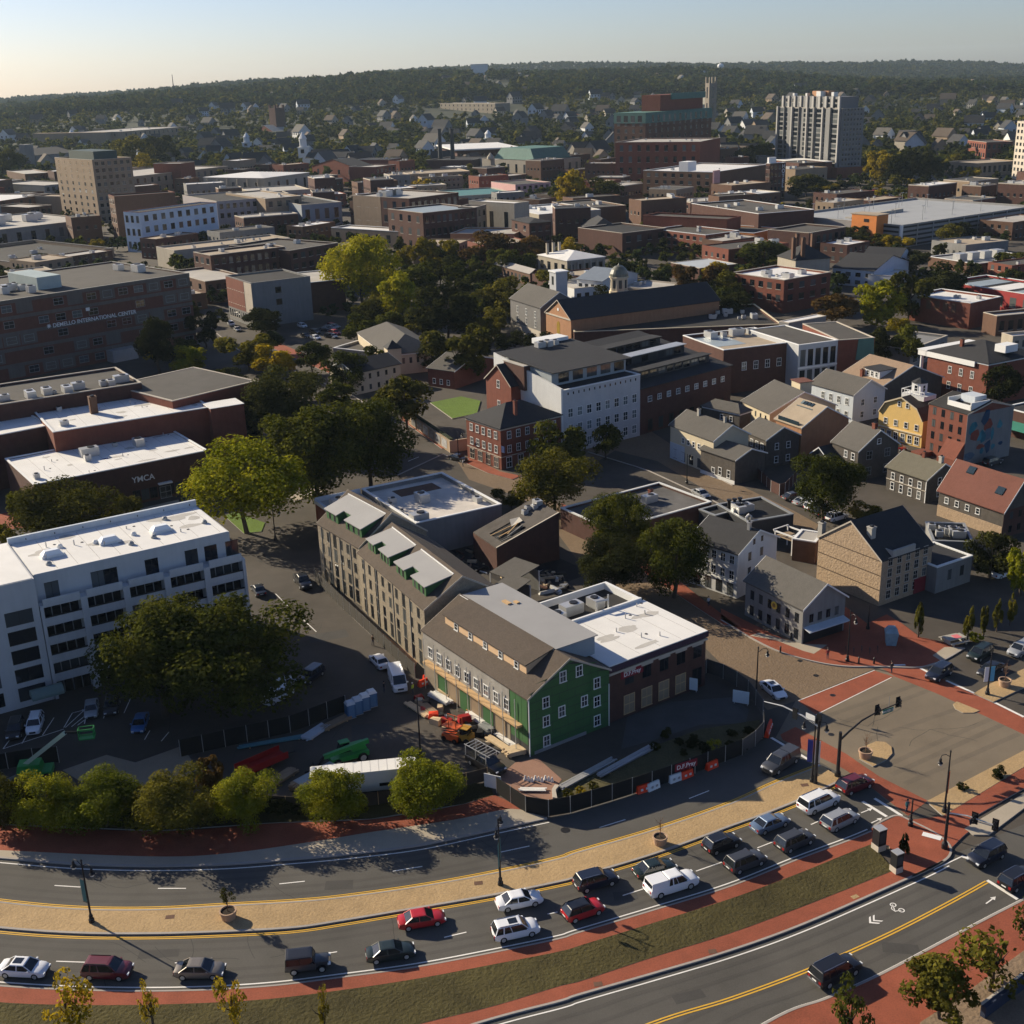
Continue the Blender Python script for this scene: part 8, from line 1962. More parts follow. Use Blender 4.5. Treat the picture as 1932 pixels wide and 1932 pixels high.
for i in range(5):
    g = at(S4(760 + i * 52, 425 + (i % 2) * 12)); t = tag(empty('bicycle_rack', (g[0], g[1], .15), R(80)), 'black hoop rack on the shaded brick plaza', 'rack', 'hoop racks on the plaza')
    MB().tube([(-.4, 0, 0), (-.4, 0, .7), (-.2, 0, .9), (.2, 0, .9), (.4, 0, .7), (.4, 0, 0)], .035, 6).build('hoop', [metald], t)
# flagpole with flag
g = at((215, 935)); H = HB((215, 935), 862)
t = tag(empty('flagpole', (g[0], g[1], 0), R(190)), 'white flagpole flying a striped flag before the brick hall', 'flagpole')
MB().tube([(0, 0, 0), (0, 0, H)], [.1, .05], 8).build('pole', [trimw], t)
fw, fh = 3.6, 2.1; b = MB(); fm = [M('flag_red', (.45, .04, .05), .8, 0, big=0), M('flag_white', (.7, .68, .66), .8, 0, big=0), M('flag_blue', (.04, .05, .18), .8, 0, big=0)]
def fp(u, v): return (u * fw, .25 * math.sin(u * 7) * u, H - .2 - fh + v * fh - .9 * u * u)
for i in range(12):
    for j in range(13):
        u0, u1, v0, v1 = i / 12, (i + 1) / 12, j / 13, (j + 1) / 13
        b.poly([fp(u0, v0), fp(u1, v0), fp(u1, v1), fp(u0, v1)], 2 if (u1 <= .42 and v0 > .45) else j % 2)
b.build('flag', fm, t)
# ---------------------------------------------------------------- construction site
def fence(pts, label, h=2.2, mesh_mat=None, postm=None, name='construction_fence', step=2.6, lift=0.02):
    c = [at(p) for p in pts]
    n = max(2, int(sum((c[i + 1] - c[i]).length for i in range(len(c) - 1)) / step) + 1)
    P_ = resample(c, n)
    t = tag(empty(name, P_[0]), label, 'fence')
    o = P_[0]; pm = MB().tube([(0, 0, 0), (0, 0, h + .1)], .045, 6).mesh('post', [postm or galv])
    for i, p in enumerate(P_):
        put('post', pm, t, (p[0] - o[0], p[1] - o[1], lift))
        if i:
            q = P_[i - 1]; d = p - q
            b = MB(); b.box(.05, -.02, .08, d.length - .05, .02, h); b.box(0, -.03, h, d.length, .03, h + .05)
            b.build('mesh_panel', [mesh_mat or blackm], t, (q[0] - o[0], q[1] - o[1], lift), math.atan2(d[1], d[0]))
    return t
fence([S2(1520, 1350), S2(1705, 1480), S3(345, 1512), S3(730, 1397), S3(1090, 1282), S3(1420, 1160), S3(1575, 1100)], 'black mesh site fence along the boulevard and round the green gable')
fence([S3(1575, 1100), S3(1715, 1005), S3(1710, 830), S3(1600, 690), S3(1480, 610), S3(1340, 560)], 'grey mesh site fence beside the cobbled street corner', mesh_mat=M('grey_mesh', (.09, .085, .08), .8, .2))
fence([M2(175, 930), M2(330, 1085), M2(480, 1225), M2(600, 1345), M2(740, 1475)], 'dark mesh fence along the foot of the stone warehouse', mesh_mat=M('brown_mesh', (.05, .045, .038), .8, .2))
fence([S1(1190, 615), S1(1500, 545), S1(1932, 450), S2(380, 870), S2(530, 815)], 'black mesh fence between the shaded car park and the yard', h=2.4)
fence([S1(-120, 730), S1(170, 665), S1(390, 650)], 'black mesh fence behind the green boom lift')
fence([S1(1300, 905) if False else S2(-150, 1440), S2(250, 1470), S2(700, 1440), S2(1150, 1350), S2(1460, 1270)], 'dark timber fence behind the boulevard tree row', h=1.8, mesh_mat=M('dark_boards', (.05, .04, .032), .9, .2), postm=woodm)
fence([S1(-100, 860), S1(160, 745)], 'pale pipe barrier at the left edge by the boom lift', h=.7, mesh_mat=galv)
# low bed wall corner of stone
slab('bed_wall', [S3(325, 1345), S3(345, 1315), S3(375, 1320), S3(350, 1350), S3(360, 1405), S3(330, 1400)], .5, stonetrim)
# water-filled barriers
bar_o = M('barrier_orange', (.75, .06, .02), .5, .05); bar_w = M('barrier_white', (.62, .68, .70), .5, .05)
_bm = MB().hexa([(-.9, -.3, 0), (.9, -.3, 0), (.9, .3, 0), (-.9, .3, 0), (-.85, -.12, .95), (.85, -.12, .95), (.85, .12, .95), (-.85, .12, .95)])
BM = {c: _bm.mesh('barrier', [m]) for c, m in (('o', bar_o), ('w', bar_w))}
def barrier(p, q, c, label):
    a, b = at(p), at(q); rz = math.atan2(b[1] - a[1], b[0] - a[0])
    t = tag(empty('road_barrier', (a[0], a[1], .02), rz), label, 'barrier', 'water-filled road barriers')
    put('barrier_body', BM[c], t)
    for x in (-.35, .35): MB().box(x - .14, -.34, .35, x + .14, -.25, .6).build('slot', [trimw if c == 'o' else metalg], t)
for p, q, c, lab in ((S3(925, 1340), S3(985, 1320), 'o', 'orange barrier farthest left on the boulevard, beside a white one'), (S3(990, 1322), S3(1040, 1300), 'w', 'white barrier right of the leftmost orange barrier'), (S3(1135, 1270), S3(1190, 1250), 'w', 'white barrier under the red fence sign'), (S3(1210, 1245), S3(1260, 1225), 'o', 'orange barrier under the red fence sign'), (S3(1375, 1185), S3(1420, 1165), 'o', 'orange barrier alone toward the junction'),
                     (S4(245, 965), S4(262, 915), 'o', 'orange barrier at the fence corner by the crosswalk, near one'), (S4(258, 925), S4(275, 885), 'o', 'orange barrier at the fence corner by the crosswalk, far one'), (S2(1040, 640), S2(1100, 615), 'o', 'orange barrier beside the white van, near one'), (S2(1075, 605), S2(1130, 590), 'o', 'orange barrier beside the white van, far one')):
    barrier(p, q, c, lab)
# contractor signs
sgr = M('sign_red', (.22, .010, .025), .5, 0, big=0)
def sign_on(root, x, y, z, w_, h_, text, size):
    s = MB().box(x - w_/2, y - .06, z, x + w_/2, y, z + h_).build('sign', [sgr], root)
    o = wall_text(root, text, x, z + h_ * .25, size, trimw, y - .07); o.parent = s
rB, WB, DB, hB_ = BRK
sign_on(rB, WB * .13, 0, hB_ - 2.5, 3.8, 1.05, 'D.F.Pray', .85)
a = at(S3(1200, 1240)); d = at(S3(1300, 1208)) - a
t = tag(empty('fence_sign', (a[0], a[1], 0), math.atan2(d[1], d[0])), 'red contractor sign with white letters on the boulevard fence', 'sign')
sign_on(t, 0, -.12, 1.15, 3.2, 1.0, 'D.F.Pray', .8)
for x in (-1.4, 1.4): MB().box(x - .04, -.06, 0, x + .04, -.02, 1.2).build('post', [galv], t)
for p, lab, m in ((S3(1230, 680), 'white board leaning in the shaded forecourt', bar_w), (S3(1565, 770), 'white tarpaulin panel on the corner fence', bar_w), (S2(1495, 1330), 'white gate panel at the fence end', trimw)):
    a = at(p); t = tag(empty('panel_board', (a[0], a[1], 0), R(-25)), lab, 'board'); MB().box(-1.1, -.04, .3, 1.1, .04, 2.1).build('board', [m], t)
    for x in (-.9, .9): MB().box(x - .05, .04, 0, x + .05, .12, 2.0).build('leg', [galv], t)
# portable toilets
tb = M('toilet_blue', (.06, .14, .26), .5, .06)
for i, (x, y) in enumerate(((560, 850), (607, 825), (655, 800), (702, 775))):
    a = at(S2(x, y)); t = tag(empty('portable_toilet', (a[0], a[1], .02), R(28)), 'blue portable toilet with white roof, %s' % ['nearest the tarpaulin heap', 'second from the tarpaulin heap', 'third from the tarpaulin heap', 'with the whitest roof at the row end'][i], 'toilet', 'portable toilets by the yard fence')
    MB().box(-.58, -.6, .1, .58, .6, 2.05).build('cabin', [tb], t); MB().hexa([(-.62, -.64, 2.05), (.62, -.64, 2.05), (.62, .64, 2.05), (-.62, .64, 2.05), (-.45, -.45, 2.4), (.45, -.45, 2.4), (.45, .45, 2.4), (-.45, .45, 2.4)]).build('roof', [trimw if i > 1 else bluew], t)
    MB().box(-.4, -.63, .2, .4, -.6, 1.95).build('door', [M('toilet_door', (.10, .20, .33), .5, .05)], t); MB().box(-.6, -.62, 0, .6, .62, .1).build('base', [metalg], t)
# green boom lift
mg = M('machine_green', (.02, .24, .05), .45, .08, spec=.5); mo = M('machine_orange', (.62, .10, .02), .45, .08, spec=.5); mr = M('machine_red', (.30, .012, .015), .5, .1)
a = at(S1(250, 745)); b_ = at(S1(425, 450)); 
t = tag(empty('boom_lift', (a[0], a[1], 0), R(10)), 'green boom lift with a long pale arm at the left of the yard', 'boom lift')
MB().box(-1.9, -1.1, .55, 1.9, 1.1, 1.2).build('chassis', [mg], t); MB().hexa([(-2.2, -1, 1.25), (.8, -1, 1.25), (.8, 1, 1.25), (-2.2, 1, 1.25), (-2.0, -.9, 2.2), (.6, -.9, 2.2), (.6, .9, 2.2), (-2.0, .9, 2.2)]).build('turret', [mg], t)
for x in (-1.3, 1.3):
    for y in (-1.05, 1.05): put('wheel', TYRE, t, (x, y, .5), 0, 1.5)
lc = Matrix.Rotation(-R(10), 2) @ Vector((at(S1(425, 455), 7.5)[0] - a[0], at(S1(425, 455), 7.5)[1] - a[1])); tip = Vector((lc[0], lc[1], 7.5))
MB().bar((-1.2, 0, 2.0), tip, .42, .5).build('boom', [M('pale_green_boom', (.38, .46, .36), .5, .05)], t)
lb = Matrix.Rotation(-R(10), 2) @ Vector((at(S1(570, 465), 6.0)[0] - a[0], at(S1(570, 465), 6.0)[1] - a[1]))
MB().bar(tip, (lb[0] - .9, lb[1], 6.4), .22, .28).build('jib', [metald], t)
k = MB(); x, y = lb
for dx in (-.9, .9):
    for dy in (-.45, .45): k.box(x + dx - .04, y + dy - .04, 5.6, x + dx + .04, y + dy + .04, 6.9)
for z in (5.6, 6.25, 6.9):
    k.box(x - .9, y - .47, z - .04, x + .9, y - .41, z + .04).box(x - .9, y + .41, z - .04, x + .9, y + .47, z + .04).box(x - .93, y - .45, z - .04, x - .87, y + .45, z + .04).box(x + .87, y - .45, z - .04, x + .93, y + .45, z + .04)
k.box(x - .9, y - .45, 5.5, x + .9, y + .45, 5.58).build('basket', [mg], t)
# green telehandler
a = at(S2(540, 1140)); d = at(S2(400, 1180)) - a
t = tag(empty('telehandler', (a[0], a[1], 0), math.atan2(d[1], d[0])), 'bright green telehandler with lowered boom in the yard', 'telehandler')
MB().box(-2.6, -1.0, .7, 2.3, 1.0, 1.3).build('chassis', [mg], t); MB().hexa([(-2.6, -.95, 1.3), (-.6, -.95, 1.3), (-.6, .3, 1.3), (-2.6, .3, 1.3), (-2.3, -.9, 2.0), (-.7, -.9, 2.0), (-.7, .3, 2.0), (-2.3, .3, 2.0)]).build('engine_cover', [mg], t)
MB().hexa([(-.5, -.95, 1.3), (1.1, -.95, 1.3), (1.1, .0, 1.3), (-.5, .0, 1.3), (-.4, -.9, 2.6), (.7, -.9, 2.6), (.7, -.05, 2.6), (-.4, -.05, 2.6)]).build('cab', [carglass], t); MB().box(-.5, -.95, 2.6, .8, 0, 2.7).build('cab_roof', [mg], t)
MB().bar((-2.7, .6, 2.5), (3.2, .6, 1.9), .45, .55).build('boom', [mg], t); MB().bar((3.1, .6, 1.9), (4.2, .6, .8), .3, .4).build('boom_nose', [metald], t)
MB().box(4.2, -.6, .1, 4.35, 1.6, 1.1).box(4.3, -.2, .1, 5.6, 0, .2).box(4.3, 1.1, .1, 5.6, 1.3, .2).build('forks', [metald], t)
for x in (-1.7, 1.6):
    for y in (-1.05, 1.05):
        w = put('wheel', TYRE, t, (x, y, .62), 0 if y > 0 else R(180), 1.8); put('rim', RIM, w)
# orange lift and small machines by the green gable
a = at(S2(1230, 1000)); t = tag(empty('scissor_lift', (a[0], a[1], 0), R(-35)), 'orange lift machine among the clutter before the timber building', 'lift machine')
MB().box(-1.2, -.7, .3, 1.2, .7, 1.0).build('chassis', [mo], t)
k = MB()
for i in range(3):
    z = 1.0 + i * .35; k.bar((-1.0, -.5, z), (1.0, -.5, z + .35), .1).bar((1.0, .5, z), (-1.0, .5, z + .35), .1)
k.build('scissor', [metald], t); k = MB().box(-1.2, -.7, 2.05, 1.2, .7, 2.15)
for x in (-1.15, 0, 1.15):
    for y in (-.66, .66): k.box(x - .04, y - .04, 2.15, x + .04, y + .04, 3.2)
k.box(-1.2, -.7, 3.15, 1.2, -.62, 3.22).box(-1.2, .62, 3.15, 1.2, .7, 3.22).build('platform', [mo], t)
for x in (-.85, .85):
    for y in (-.7, .7): put('wheel', TYRE, t, (x, y, .34))
a = at(S2(1310, 890)); t = tag(empty('red_compressor', (a[0], a[1], 0), R(20)), 'small red compressor beside the orange lift machine', 'machine'); MB().hexa([(-.9, -.5, .3), (.9, -.5, .3), (.9, .5, .3), (-.9, .5, .3), (-.8, -.4, 1.2), (.7, -.4, 1.2), (.7, .4, 1.2), (-.8, .4, 1.2)]).build('body', [mr], t)
for y in (-.5, .5): put('wheel', TYRE, t, (0, y, .3), 0, .8)
a = at(S2(1315, 1010)); t = tag(empty('skid_loader', (a[0], a[1], 0), R(150)), 'mustard skid loader among the clutter before the timber building', 'loader')
my = M('machine_mustard', (.40, .22, .04), .5, .1); MB().box(-1.0, -.7, .4, 1.0, .7, 1.2).build('body', [my], t); MB().box(-.6, -.55, 1.2, .5, .55, 2.0).build('cab', [carglass], t); MB().box(-.65, -.6, 2.0, .55, .6, 2.1).build('cab_roof', [my], t); MB().hexa([(1.2, -.8, .1), (1.9, -.8, .1), (1.9, .8, .1), (1.2, .8, .1), (1.2, -.8, .8), (1.5, -.8, .8), (1.5, .8, .8), (1.2, .8, .8)]).build('bucket', [metalg], t)
for y in (-.65, .65): MB().bar((-.6, y, 1.4), (1.3, y, .6), .12, .2).build('lift_arm', [my], t)
for x in (-.6, .6):
    for y in (-.75, .75): put('wheel', TYRE, t, (x, y, .42), 0, 1.25)
# long white trailer, red flatbed, lumber truck load
a = at(S2(670, 1350)); d = at(S2(860, 1330)) - a
t = tag(empty('box_trailer', (a[0], a[1], 0), math.atan2(d[1], d[0])), 'long white box trailer with ribbed roof behind the tree row', 'trailer')
MB().box(-6.5, -1.25, 1.0, 6.0, 1.25, 3.6).build('box', [trimw], t)
for k in range(12): MB().box(-6.4 + k, -1.26, 3.6, -5.45 + k, 1.26, 3.66).build('roof_panel', [rwhite], t)
MB().box(1.5, -1.3, 1.6, 3.0, -1.25, 2.0).build('vent', [metald], t)
for x in (-5, -3.8):
    for y in (-1.05, 1.05): put('wheel', TYRE, t, (x, y, .45), 0, 1.4)
MB().box(-6.0, -.8, .5, 6.0, .8, 1.0).build('frame', [metald], t); MB().box(5.0, -.6, 0, 5.2, .6, 1.0).build('support_leg', [metald], t)
a = at(S2(-20, 1195)); d = at(S2(60, 1160)) - a
t = tag(empty('flatbed_trailer', (a[0], a[1], 0), math.atan2(d[1], d[0])), 'red open trailer behind the boulevard tree row', 'trailer')
MB().box(-3.2, -1.1, .8, 3.2, 1.1, 1.0).build('bed', [mr], t)
for y in (-1.1, 1.0): MB().box(-3.2, y, 1.0, 3.2, y + .1, 1.7).build('side_board', [mr], t)
for x in (-.6, .6):
    for y in (-1.0, 1.0): put('wheel', TYRE, t, (x, y, .36))
MB().bar((3.2, 0, .8), (4.8, 0, .6), .15).build('drawbar', [metald], t)
def stack(p, q, n, layers, mat, label, name='lumber_stack', L=4.5, w=.25, th=.12, cover=None):
    a = at(p); d = at(q) - a; t = tag(empty(name, (a[0], a[1], .02), math.atan2(d[1], d[0])), label, 'lumber stack')
    rr = random.Random(p[0])
    me = MB().box(-L/2, -w * .46, 0, L/2, w * .46, th * .92).mesh('board', [mat])
    for z in range(layers):
        for i in range(n): put('board', me, t, (rr.uniform(-.25, .25), (i - n / 2 + .5) * w, .15 + z * th), rr.uniform(-.03, .03))
    for x in (-L * .35, L * .35): MB().box(x - .08, -n * w / 2, 0, x + .08, n * w / 2, .15).build('bearer', [woodm], t)
    if cover: MB().hexa([(-L * .42, -n * w * .52, .15 + layers * th), (L * .4, -n * w * .52, .15 + layers * th), (L * .4, n * w * .52, .15 + layers * th), (-L * .42, n * w * .52, .15 + layers * th), (-L * .4, -n * w * .4, .3 + layers * th), (L * .38, -n * w * .4, .3 + layers * th), (L * .38, n * w * .4, .3 + layers * th), (-L * .4, n * w * .4, .3 + layers * th)]).build('tarpaulin', [cover], t)
woods_ = M('pale_lumber', (.55, .42, .26), .8, .15, 1.5); woodd = M('dull_lumber', (.27, .20, .13), .85, .2, 1.5)
stack(S2(350, 1270), S2(480, 1200), 9, 7, woodd, 'wide lumber bundle under a pale blue tarpaulin beside the telehandler', L=7, cover=rblue)
a = at(S2(380, 1285)); d = at(S2(500, 1215)) - a; t = tag(empty('stud_rack', (a[0], a[1], 0), math.atan2(d[1], d[0])), 'row of pale stud ends sticking out of the tarpaulined bundle', 'lumber')
for k in range(13): MB().box(-3.2 + k * .5, -.4, 1.05, -2.95 + k * .5, .5, 1.25).build('stud', [woods_], t)
for y in (-.3, .4): MB().box(-3.3, y, 0, 3.4, y + .12, 1.05).build('bearer', [woodd], t)
stack(S2(100, 1265), S2(200, 1200), 6, 3, woodd, 'dark board pile beside the red trailer')
stack(S2(1150, 740), S2(1240, 790), 5, 4, rwhite, 'stack of white boards beside the timber building storefront', L=4)
stack(S2(1210, 715), S2(1290, 765), 5, 4, woods_, 'stack of fresh yellow boards beside the white boards', L=4)
stack(S2(1000, 810), S2(1060, 850), 4, 2, woods_, 'single long plank pile by the yard path', L=5); stack(S2(1060, 800), S2(1130, 860), 5, 3, woodd, 'grey plank pile in the middle of the clutter', L=5)
stack(S2(1400, 870), S2(1480, 920), 6, 5, rwhite, 'stack of white panels against the green boards', L=3.6); stack(S2(1385, 835), S2(1440, 870), 5, 4, M('orange_tarp', (.6, .26, .05), .8, .1), 'orange covered pallet against the green boards', L=2.4)
stack(S2(1600, 1020), S2(1680, 1075), 4, 3, rwhite, 'long white trim boards at the green corner', L=5); stack(S2(1640, 1090), S2(1720, 1070), 7, 5, woods_, 'yellow plywood pallet at the foot of the green corner', L=2.6)
stack(S2(1540, 1040), S2(1600, 1080), 4, 2, woods_, 'loose planks beside the black pickup', L=5); stack(S2(1450, 945), S2(1500, 975), 5, 6, metalg, 'grey pallet of sheet goods before the green boards', L=2)
stack(S3(560, 1230), S3(690, 1160), 4, 2, galv, 'pale pipes lying on the fenced bed, near bundle', 'pipe_bundle', L=9); stack(S3(820, 1145), S3(930, 1085), 4, 2, galv, 'pale pipes lying on the fenced bed, far bundle', 'pipe_bundle', L=10)
stack(S3(200, 1335), S3(260, 1335), 3, 1, rwhite, 'short white boards on the pink brick corner', L=3.2)
stack(S2(330, 960), S2(390, 920), 6, 3, bluew, 'pale blue tarpaulin heap along the yard fence', L=4); stack(S2(460, 900), S2(520, 870), 5, 3, woodd, 'brown board heap along the yard fence', L=4.5); stack(S2(60, 1020), S2(200, 995), 3, 2, M('teal_pipe', (.10, .25, .28), .5, .1), 'teal pipes along the yard fence', 'pipe_bundle', L=9)
rr = random.Random(9)
for k in range(26):      # loose site clutter
    p = S2(rr.uniform(990, 1480), 0); y = 720 + (p[0] - 785) * 3.48 * .62 + rr.uniform(-30, 90); a = at((p[0], S2(0, y)[1]))
    s = rr.uniform(.3, .8); m = rr.choice([woods_, woodd, metald, metalg, bar_o, rwhite, mr])
    t = tag(MB().hexa([(-s, -s * .7, 0), (s, -s * .7, 0), (s, s * .7, 0), (-s, s * .7, 0), (-s * .8, -s * .6, s), (s * .9, -s * .5, s * .8), (s * .8, s * .6, s), (-s * .9, s * .6, s * .9)]).build('site_crate', [m], None, (a[0], a[1], .02), rr.uniform(0, 3)), 'small crate or bundle in the clutter before the timber building', 'crate', 'site clutter before the timber building')
for i in range(9):
    a = at(S3(150 + i * 22, 1262 + (i % 3) * 6)); tag(MB().hexa([(-.2, -.2, 0), (.2, -.2, 0), (.2, .2, 0), (-.2, .2, 0), (-.05, -.05, .6), (.05, -.05, .6), (.05, .05, .6), (-.05, .05, .6)]).build('marker_cone', [trimw], None, (a[0], a[1], .03)), 'small white marker on the pink brick corner', 'marker', 'white markers on the pink brick corner')
# sloping corner of the yard: chained bollards on the pavement
for i, p in enumerate((S4(945, 505), S4(845, 500), S4(330, 430), S4(400, 340))):
    a = at(p); tag(MB()._lathe([(.16, 0), (.14, .1), (.11, .8), (.15, .86), (.05, 1.0)], 10, 0, (0, 0)).build('bollard', [metald], None, (a[0], a[1], .15)), 'black bollard on the brick plaza kerb, %s' % ['by the crosswalk corner', 'left of the crosswalk corner one', 'at the pale paving', 'against the grey shop corner'][i], 'bollard', 'bollards of the brick plaza')
# ---------------------------------------------------------------- people
skin = M('skin', (.42, .26, .18), .7, 0, 1, big=0)
def person(p, rz, top, legs, label, hat=None):
    a = at(p)
    J = [(0, 0, .95), (0, 0, 1.22), (0, -.02, 1.42), (0, -.02, 1.52), (0, .02, 1.66), (0, .02, 1.76), (.20, 0, 1.40), (.28, .04, 1.14), (.25, .18, .93), (.25, .24, .86), (-.20, 0, 1.40), (-.27, -.02, 1.14), (-.26, .08, .92), (-.25, .12, .85), (.10, 0, .90), (.12, .06, .50), (.13, -.02, .09), (.13, .14, .04), (-.10, 0, .90), (-.12, -.06, .50), (-.13, -.16, .10), (-.13, 0, .04)]
    Ed = [(0, 1), (1, 2), (2, 3), (3, 4), (4, 5), (2, 6), (6, 7), (7, 8), (8, 9), (2, 10), (10, 11), (11, 12), (12, 13), (0, 14), (14, 15), (15, 16), (16, 17), (0, 18), (18, 19), (19, 20), (20, 21)]
    Rd = [.15, .155, .14, .055, .095, .075, .075, .05, .04, .03, .075, .05, .04, .03, .10, .065, .045, .04, .10, .065, .045, .04]
    me = bpy.data.meshes.new('person'); me.from_pydata(J, Ed, []); o = bpy.data.objects.new('person', me); COL.objects.link(o)
    sm = o.modifiers.new('skin', 'SKIN'); o.modifiers.new('sub', 'SUBSURF').levels = 1
    for i, v in enumerate(me.skin_vertices[0].data): v.radius = (Rd[i], Rd[i] * .8); v.use_root = i == 0
    dg = bpy.context.evaluated_depsgraph_get(); m2 = bpy.data.meshes.new_from_object(o.evaluated_get(dg)); bpy.data.objects.remove(o)
    for m in (skin, top, legs, metald): m2.materials.append(m)
    for f in m2.polygons:
        z = f.center[2]; x = abs(f.center[0])
        f.material_index = 3 if z < .12 else (2 if z < .97 and x < .215 else (0 if z > 1.47 or (z < .95 and x > .2) else 1))
        f.use_smooth = True
    m2.name = 'person'
    q = tag(put('person', m2, None, (a[0], a[1], .03), rz), label, 'person')
    MB()._lathe([(.125, 1.70), (.12, 1.78), (.06, 1.85)], 10, 0, (0, .02)).build('hard_hat' if hat else 'hair', [hat or metald], q)
    MB().box(-.03, .10, 1.62, .03, .135, 1.67).build('nose', [skin], q)
hv = M('hi_vis', (.55, .65, .06), .7, 0, 1, big=0); jean = M('denim', (.03, .04, .07), .8, .1)
person(S2(970, 700), R(60), hv, jean, 'worker in yellow vest standing beside the white van', trimw)
person(S2(782, 690), R(-100), M('dark_jacket', (.02, .02, .025), .8, .1), jean, 'person in dark clothes walking left of the white van')
person(S2(708, 380), R(-40), M('brown_jacket', (.09, .05, .03), .8, .1), jean, 'person in brown jacket at the street fence gate')
person(M3(683, 1395), R(20), trimw, jean, 'person in white shirt on the brick pavement by the white building')
# lit right-hand yard edge: dark parapet by the lower right bed
a = at(B4(1640, 1390)); b_ = at(B4(2000, 1120)); d = b_ - a
t = tag(empty('canopy_wall', (a[0], a[1], 0), math.atan2(d[1], d[0])), 'dark blue low wall with pale coping at the lower right corner', 'wall')
MB().box(0, -.5, 0, d.length + 6, .0, 1.4).build('wall', [M('navy_wall', (.03, .04, .07), .6, .1)], t); MB().box(-.05, -.1, 1.4, d.length + 6, .12, 1.5).build('coping', [stonetrim], t)
# ---------------------------------------------------------------- bays of the apartment car park, demolition rubble, small yards
for p, q in ((S1(20, 560), S1(65, 500)), (S1(145, 525), S1(190, 445)), (S1(280, 470), S1(355, 355)), (S1(420, 420), S1(475, 325)), (S1(475, 325), S1(570, 300)), (S1(555, 395), S1(575, 305)), (S1(430, 420), S1(560, 300)), (S1(470, 415), S1(575, 330)), (S1(510, 405), S1(570, 360)), (S1(680, 360), S1(700, 300)), (S1(815, 325), S1(860, 225)), (S1(950, 500), S1(985, 440)), (S1(1060, 510), S1(1110, 450)), (S1(20, 560), S1(420, 430))):
    dash(p, q, .12, .016)
slab('dark_yard', [M2(880, 700), M2(1050, 640), M2(1180, 760), M2(1560, 800), M2(1740, 880), M2(1400, 1010), M2(1190, 920), M2(1000, 800)], .02, M('dark_ground', (.03, .027, .025), .95, .3, .5, fine=.2))  # darker ground colour under the rubble
rr = random.Random(12)
for k in range(84):
    a = at(M2(rr.uniform(980, 1680), 0)); u = rr.uniform(0, 1); px_ = M2(960 + 640 * u, 740 + 200 * u + rr.uniform(-40, 90)); a = at(px_)
    L_ = rr.uniform(.6, 2.4); m = rr.choice([woods_, woodd, metald, rdark, brickd, galv, rdark, woodd]); s_ = rr.uniform(.08, .4)
    tag(MB().hexa([(-L_, -s_, 0), (L_, -s_ * .8, 0), (L_, s_, 0), (-L_, s_, 0), (-L_ * .9, -s_ * .8, s_ * 1.5), (L_ * .9, -s_ * .6, s_), (L_ * .95, s_ * .7, s_ * 1.4), (-L_, s_ * .8, s_)]).build('rubble_piece', [m], None, (a[0], a[1], .03), rr.uniform(0, 3.1)), 'broken beam or rubble lying in the dark demolition yard', 'rubble', 'rubble of the demolition yard')
# barrier wall with white gates by the round tree, pergola between white house and stone gable
t = fence([M3(955, 665), M3(1040, 745)], 'dark red board wall with white gate posts by the round tree', h=2.2, mesh_mat=brickd, postm=trimw, name='board_wall')
t2 = fence([M3(1035, 745), M3(1100, 775), M3(1180, 690)], 'red wall and white gate beside the parked cars', h=2.4, mesh_mat=brickd, postm=trimw, name='board_wall')
a = at(M3(1140, 1075)); t = tag(empty('pergola', (a[0], a[1], 0), R(-55)), 'white pergola deck between the white house and the fieldstone gable', 'pergola')
for x in (-2, 2):
    for y in (-1.6, 1.6): MB().box(x - .09, y - .09, 0, x + .09, y + .09, 3.6).build('post', [trimw], t)
for y in (-1.7, 1.7): MB().box(-2.3, y - .08, 3.4, 2.3, y + .08, 3.65).build('beam', [trimw], t)
for x in (-2.2, 2.2): MB().box(x - .08, -1.9, 3.65, x + .08, 1.9, 3.8).build('beam', [trimw], t)
MB().box(-2, -1.6, 2.6, 2, 1.6, 2.7).build('deck', [woodd], t)
r, W, D = bld('low_block', 'small pale flat roof between the pergola and the fieldstone gable', M3(1160, 1010), M3(1290, 1030), M3(1200, 955), 4.0, brickb, 'flat', rlight, par=.1, cope=trimw)
# a few walkers
for p, rz, m, lab in ((S4(1060, 560), 30, M('dark_jacket', (.02, .02, .025)), 'walker in dark jacket on the far brick crosswalk'), (S4(1160, 1480), 200, M('teal_shirt', (.03, .12, .14), .8, .1), 'walker in teal shirt at the brick nose'), (M2(1010, 280), 80, trimw, 'walker in white shirt outside the brick corner house'), (S4(640, 470), 10, M('maroon_shirt', (.16, .02, .03), .8, .1), 'walker in maroon shirt on the brick plaza')):
    person(p, R(rz), m, jean, lab)
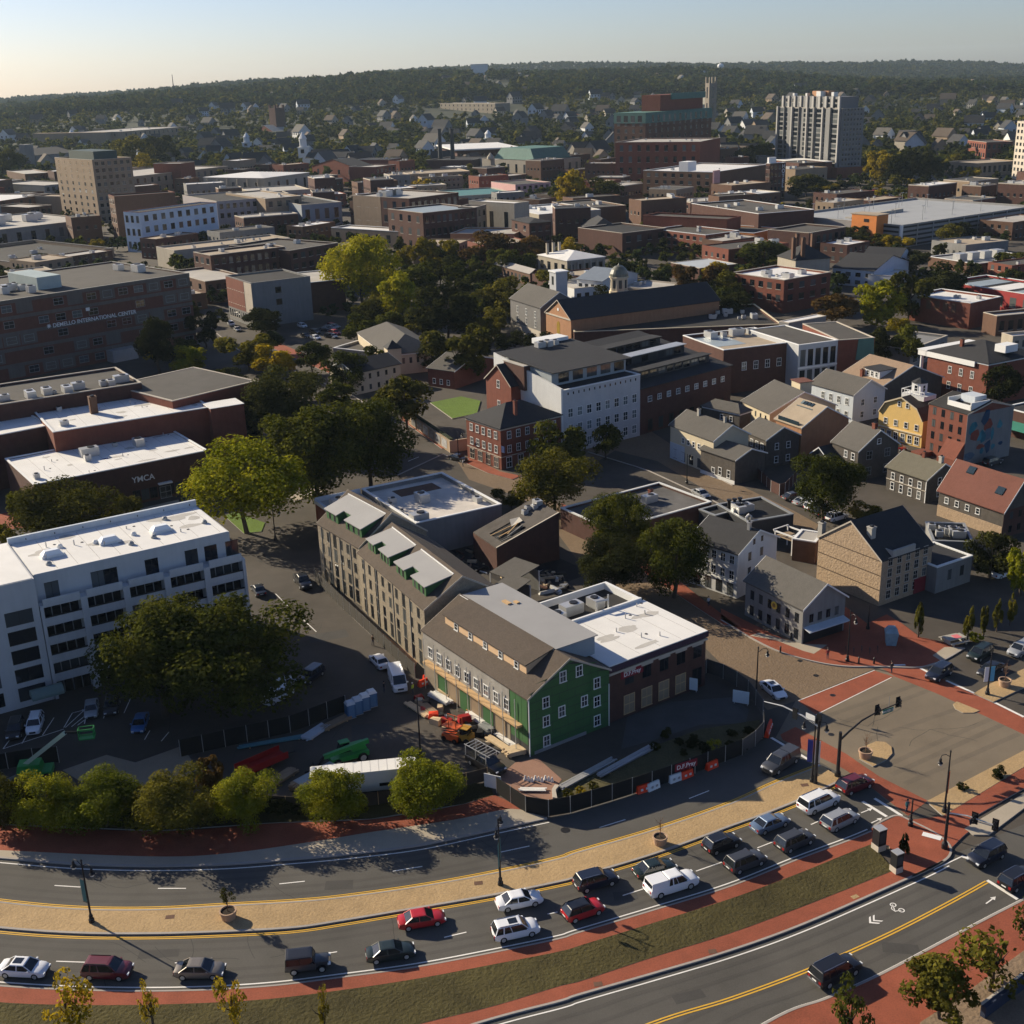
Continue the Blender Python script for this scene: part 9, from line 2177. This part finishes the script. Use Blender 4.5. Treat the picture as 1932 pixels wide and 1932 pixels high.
# pavements and verges of the inner streets
for P_ in ([M2(1000, 250), M2(1050, 225), M2(1220, 310), M2(1340, 335), M2(1290, 355), M2(1150, 318)], [W2(672, 1285), W2(690, 1275), W2(925, 1440), W2(1010, 1432), W2(990, 1460), W2(890, 1468), W2(655, 1300)], [M2(620, -40), M2(690, -20), M2(930, 160), M2(880, 160)], [W1(1500, 880), W1(1560, 860), W1(1900, 1010), W1(1860, 1040)]):
    slab('brick_walk', P_, .13, brickp)
slab('grass', [M1(1270, 560), M1(1330, 540), M1(1500, 600), M1(1480, 650), M1(1380, 660)], .12, lawnm)
slab('concrete_walk', [M1(750, 530), M1(1010, 470), M1(1020, 490), M1(770, 560)], .13, slabm); slab('concrete_walk', [M2(230, 420), M2(60, 480), M2(20, 450), M2(200, 380)], .13, slabm)
for P_ in ([M2(640, 330), M2(900, 210), M2(960, 240)], [M3(0, 520), M3(330, 620), M3(700, 790), M3(1080, 1000)], [M3(470, 540), M3(720, 660), M3(820, 710)], [W1(1210, 800), W1(1330, 900), W1(1700, 1040)], [W2(100, 1050), W2(360, 1150), W2(640, 1330)]):
    kerb(resample([at(q) for q in P_], 14), .15, .25)
for p, q in ((W1(1400, 900), W1(1460, 930)), (W1(1530, 965), W1(1590, 992)), (M1(1560, 1000), M1(1640, 1080)), (M1(1700, 1130), M1(1790, 1215)), (M2(700, 250), M2(760, 225))): dash(p, q, .14, .016)
V = []; hrg = np.random.RandomState(2); c_ = resample([at(q) for q in ((-60, 1546), (150, 1552), (320, 1550), (480, 1540), (560, 1532))], 46)
for i, p in enumerate(c_):
    q = crown_arrays(150, .22, 200 + i, 7) * np.array([1.5, 1.3, 1.0]); q[:, 0] += p[0]; q[:, 1] += p[1]; q[:, 2] += .8 + hrg.uniform(-.2, .5); V.append(q)
tag(put('hedge', quads_mesh('hedge', np.vstack(V), [lf_dark])), 'long dark hedge under the boulevard trees at the left', 'hedge')
for p, top, lab in ((M2(620, 300), 905, 'black lamp post on the street corner by the dense green trees'), (M2(985, 240), 850, 'black lamp post outside the brick corner house'), (M3(560, 700), 895, 'black lamp post on the bend before the cream house'), (W2(640, 1310), 770, 'black lamp post by the panel wall'), (M1(1560, 700), 1000, 'black lamp post by the lime tree corner')):
    lamp(p, top, lab, arms=(1,), rz=R(40), h=6.0)
# ---------------------------------------------------------------- air
b = MB().box(-8200, -300, -2.0, 8200, 7600, 172.0)
hz = b.mesh('haze', [])
hm = bpy.data.materials.new('haze'); hm.use_nodes = True
t = hm.node_tree
for nd in list(t.nodes):
    if nd.type == 'BSDF_PRINCIPLED': t.nodes.remove(nd)
pv = t.nodes.new('ShaderNodeVolumePrincipled')
pv.inputs['Color'].default_value = (.66, .84, 1.0, 1)
pv.inputs['Density'].default_value = 3.0e-5
pv.inputs['Anisotropy'].default_value = .1
t.links.new(pv.outputs[0], t.nodes['Material Output'].inputs['Volume'])
hz.materials.clear(); hz.materials.append(hm)
tag(put('haze', hz), kind='stuff')
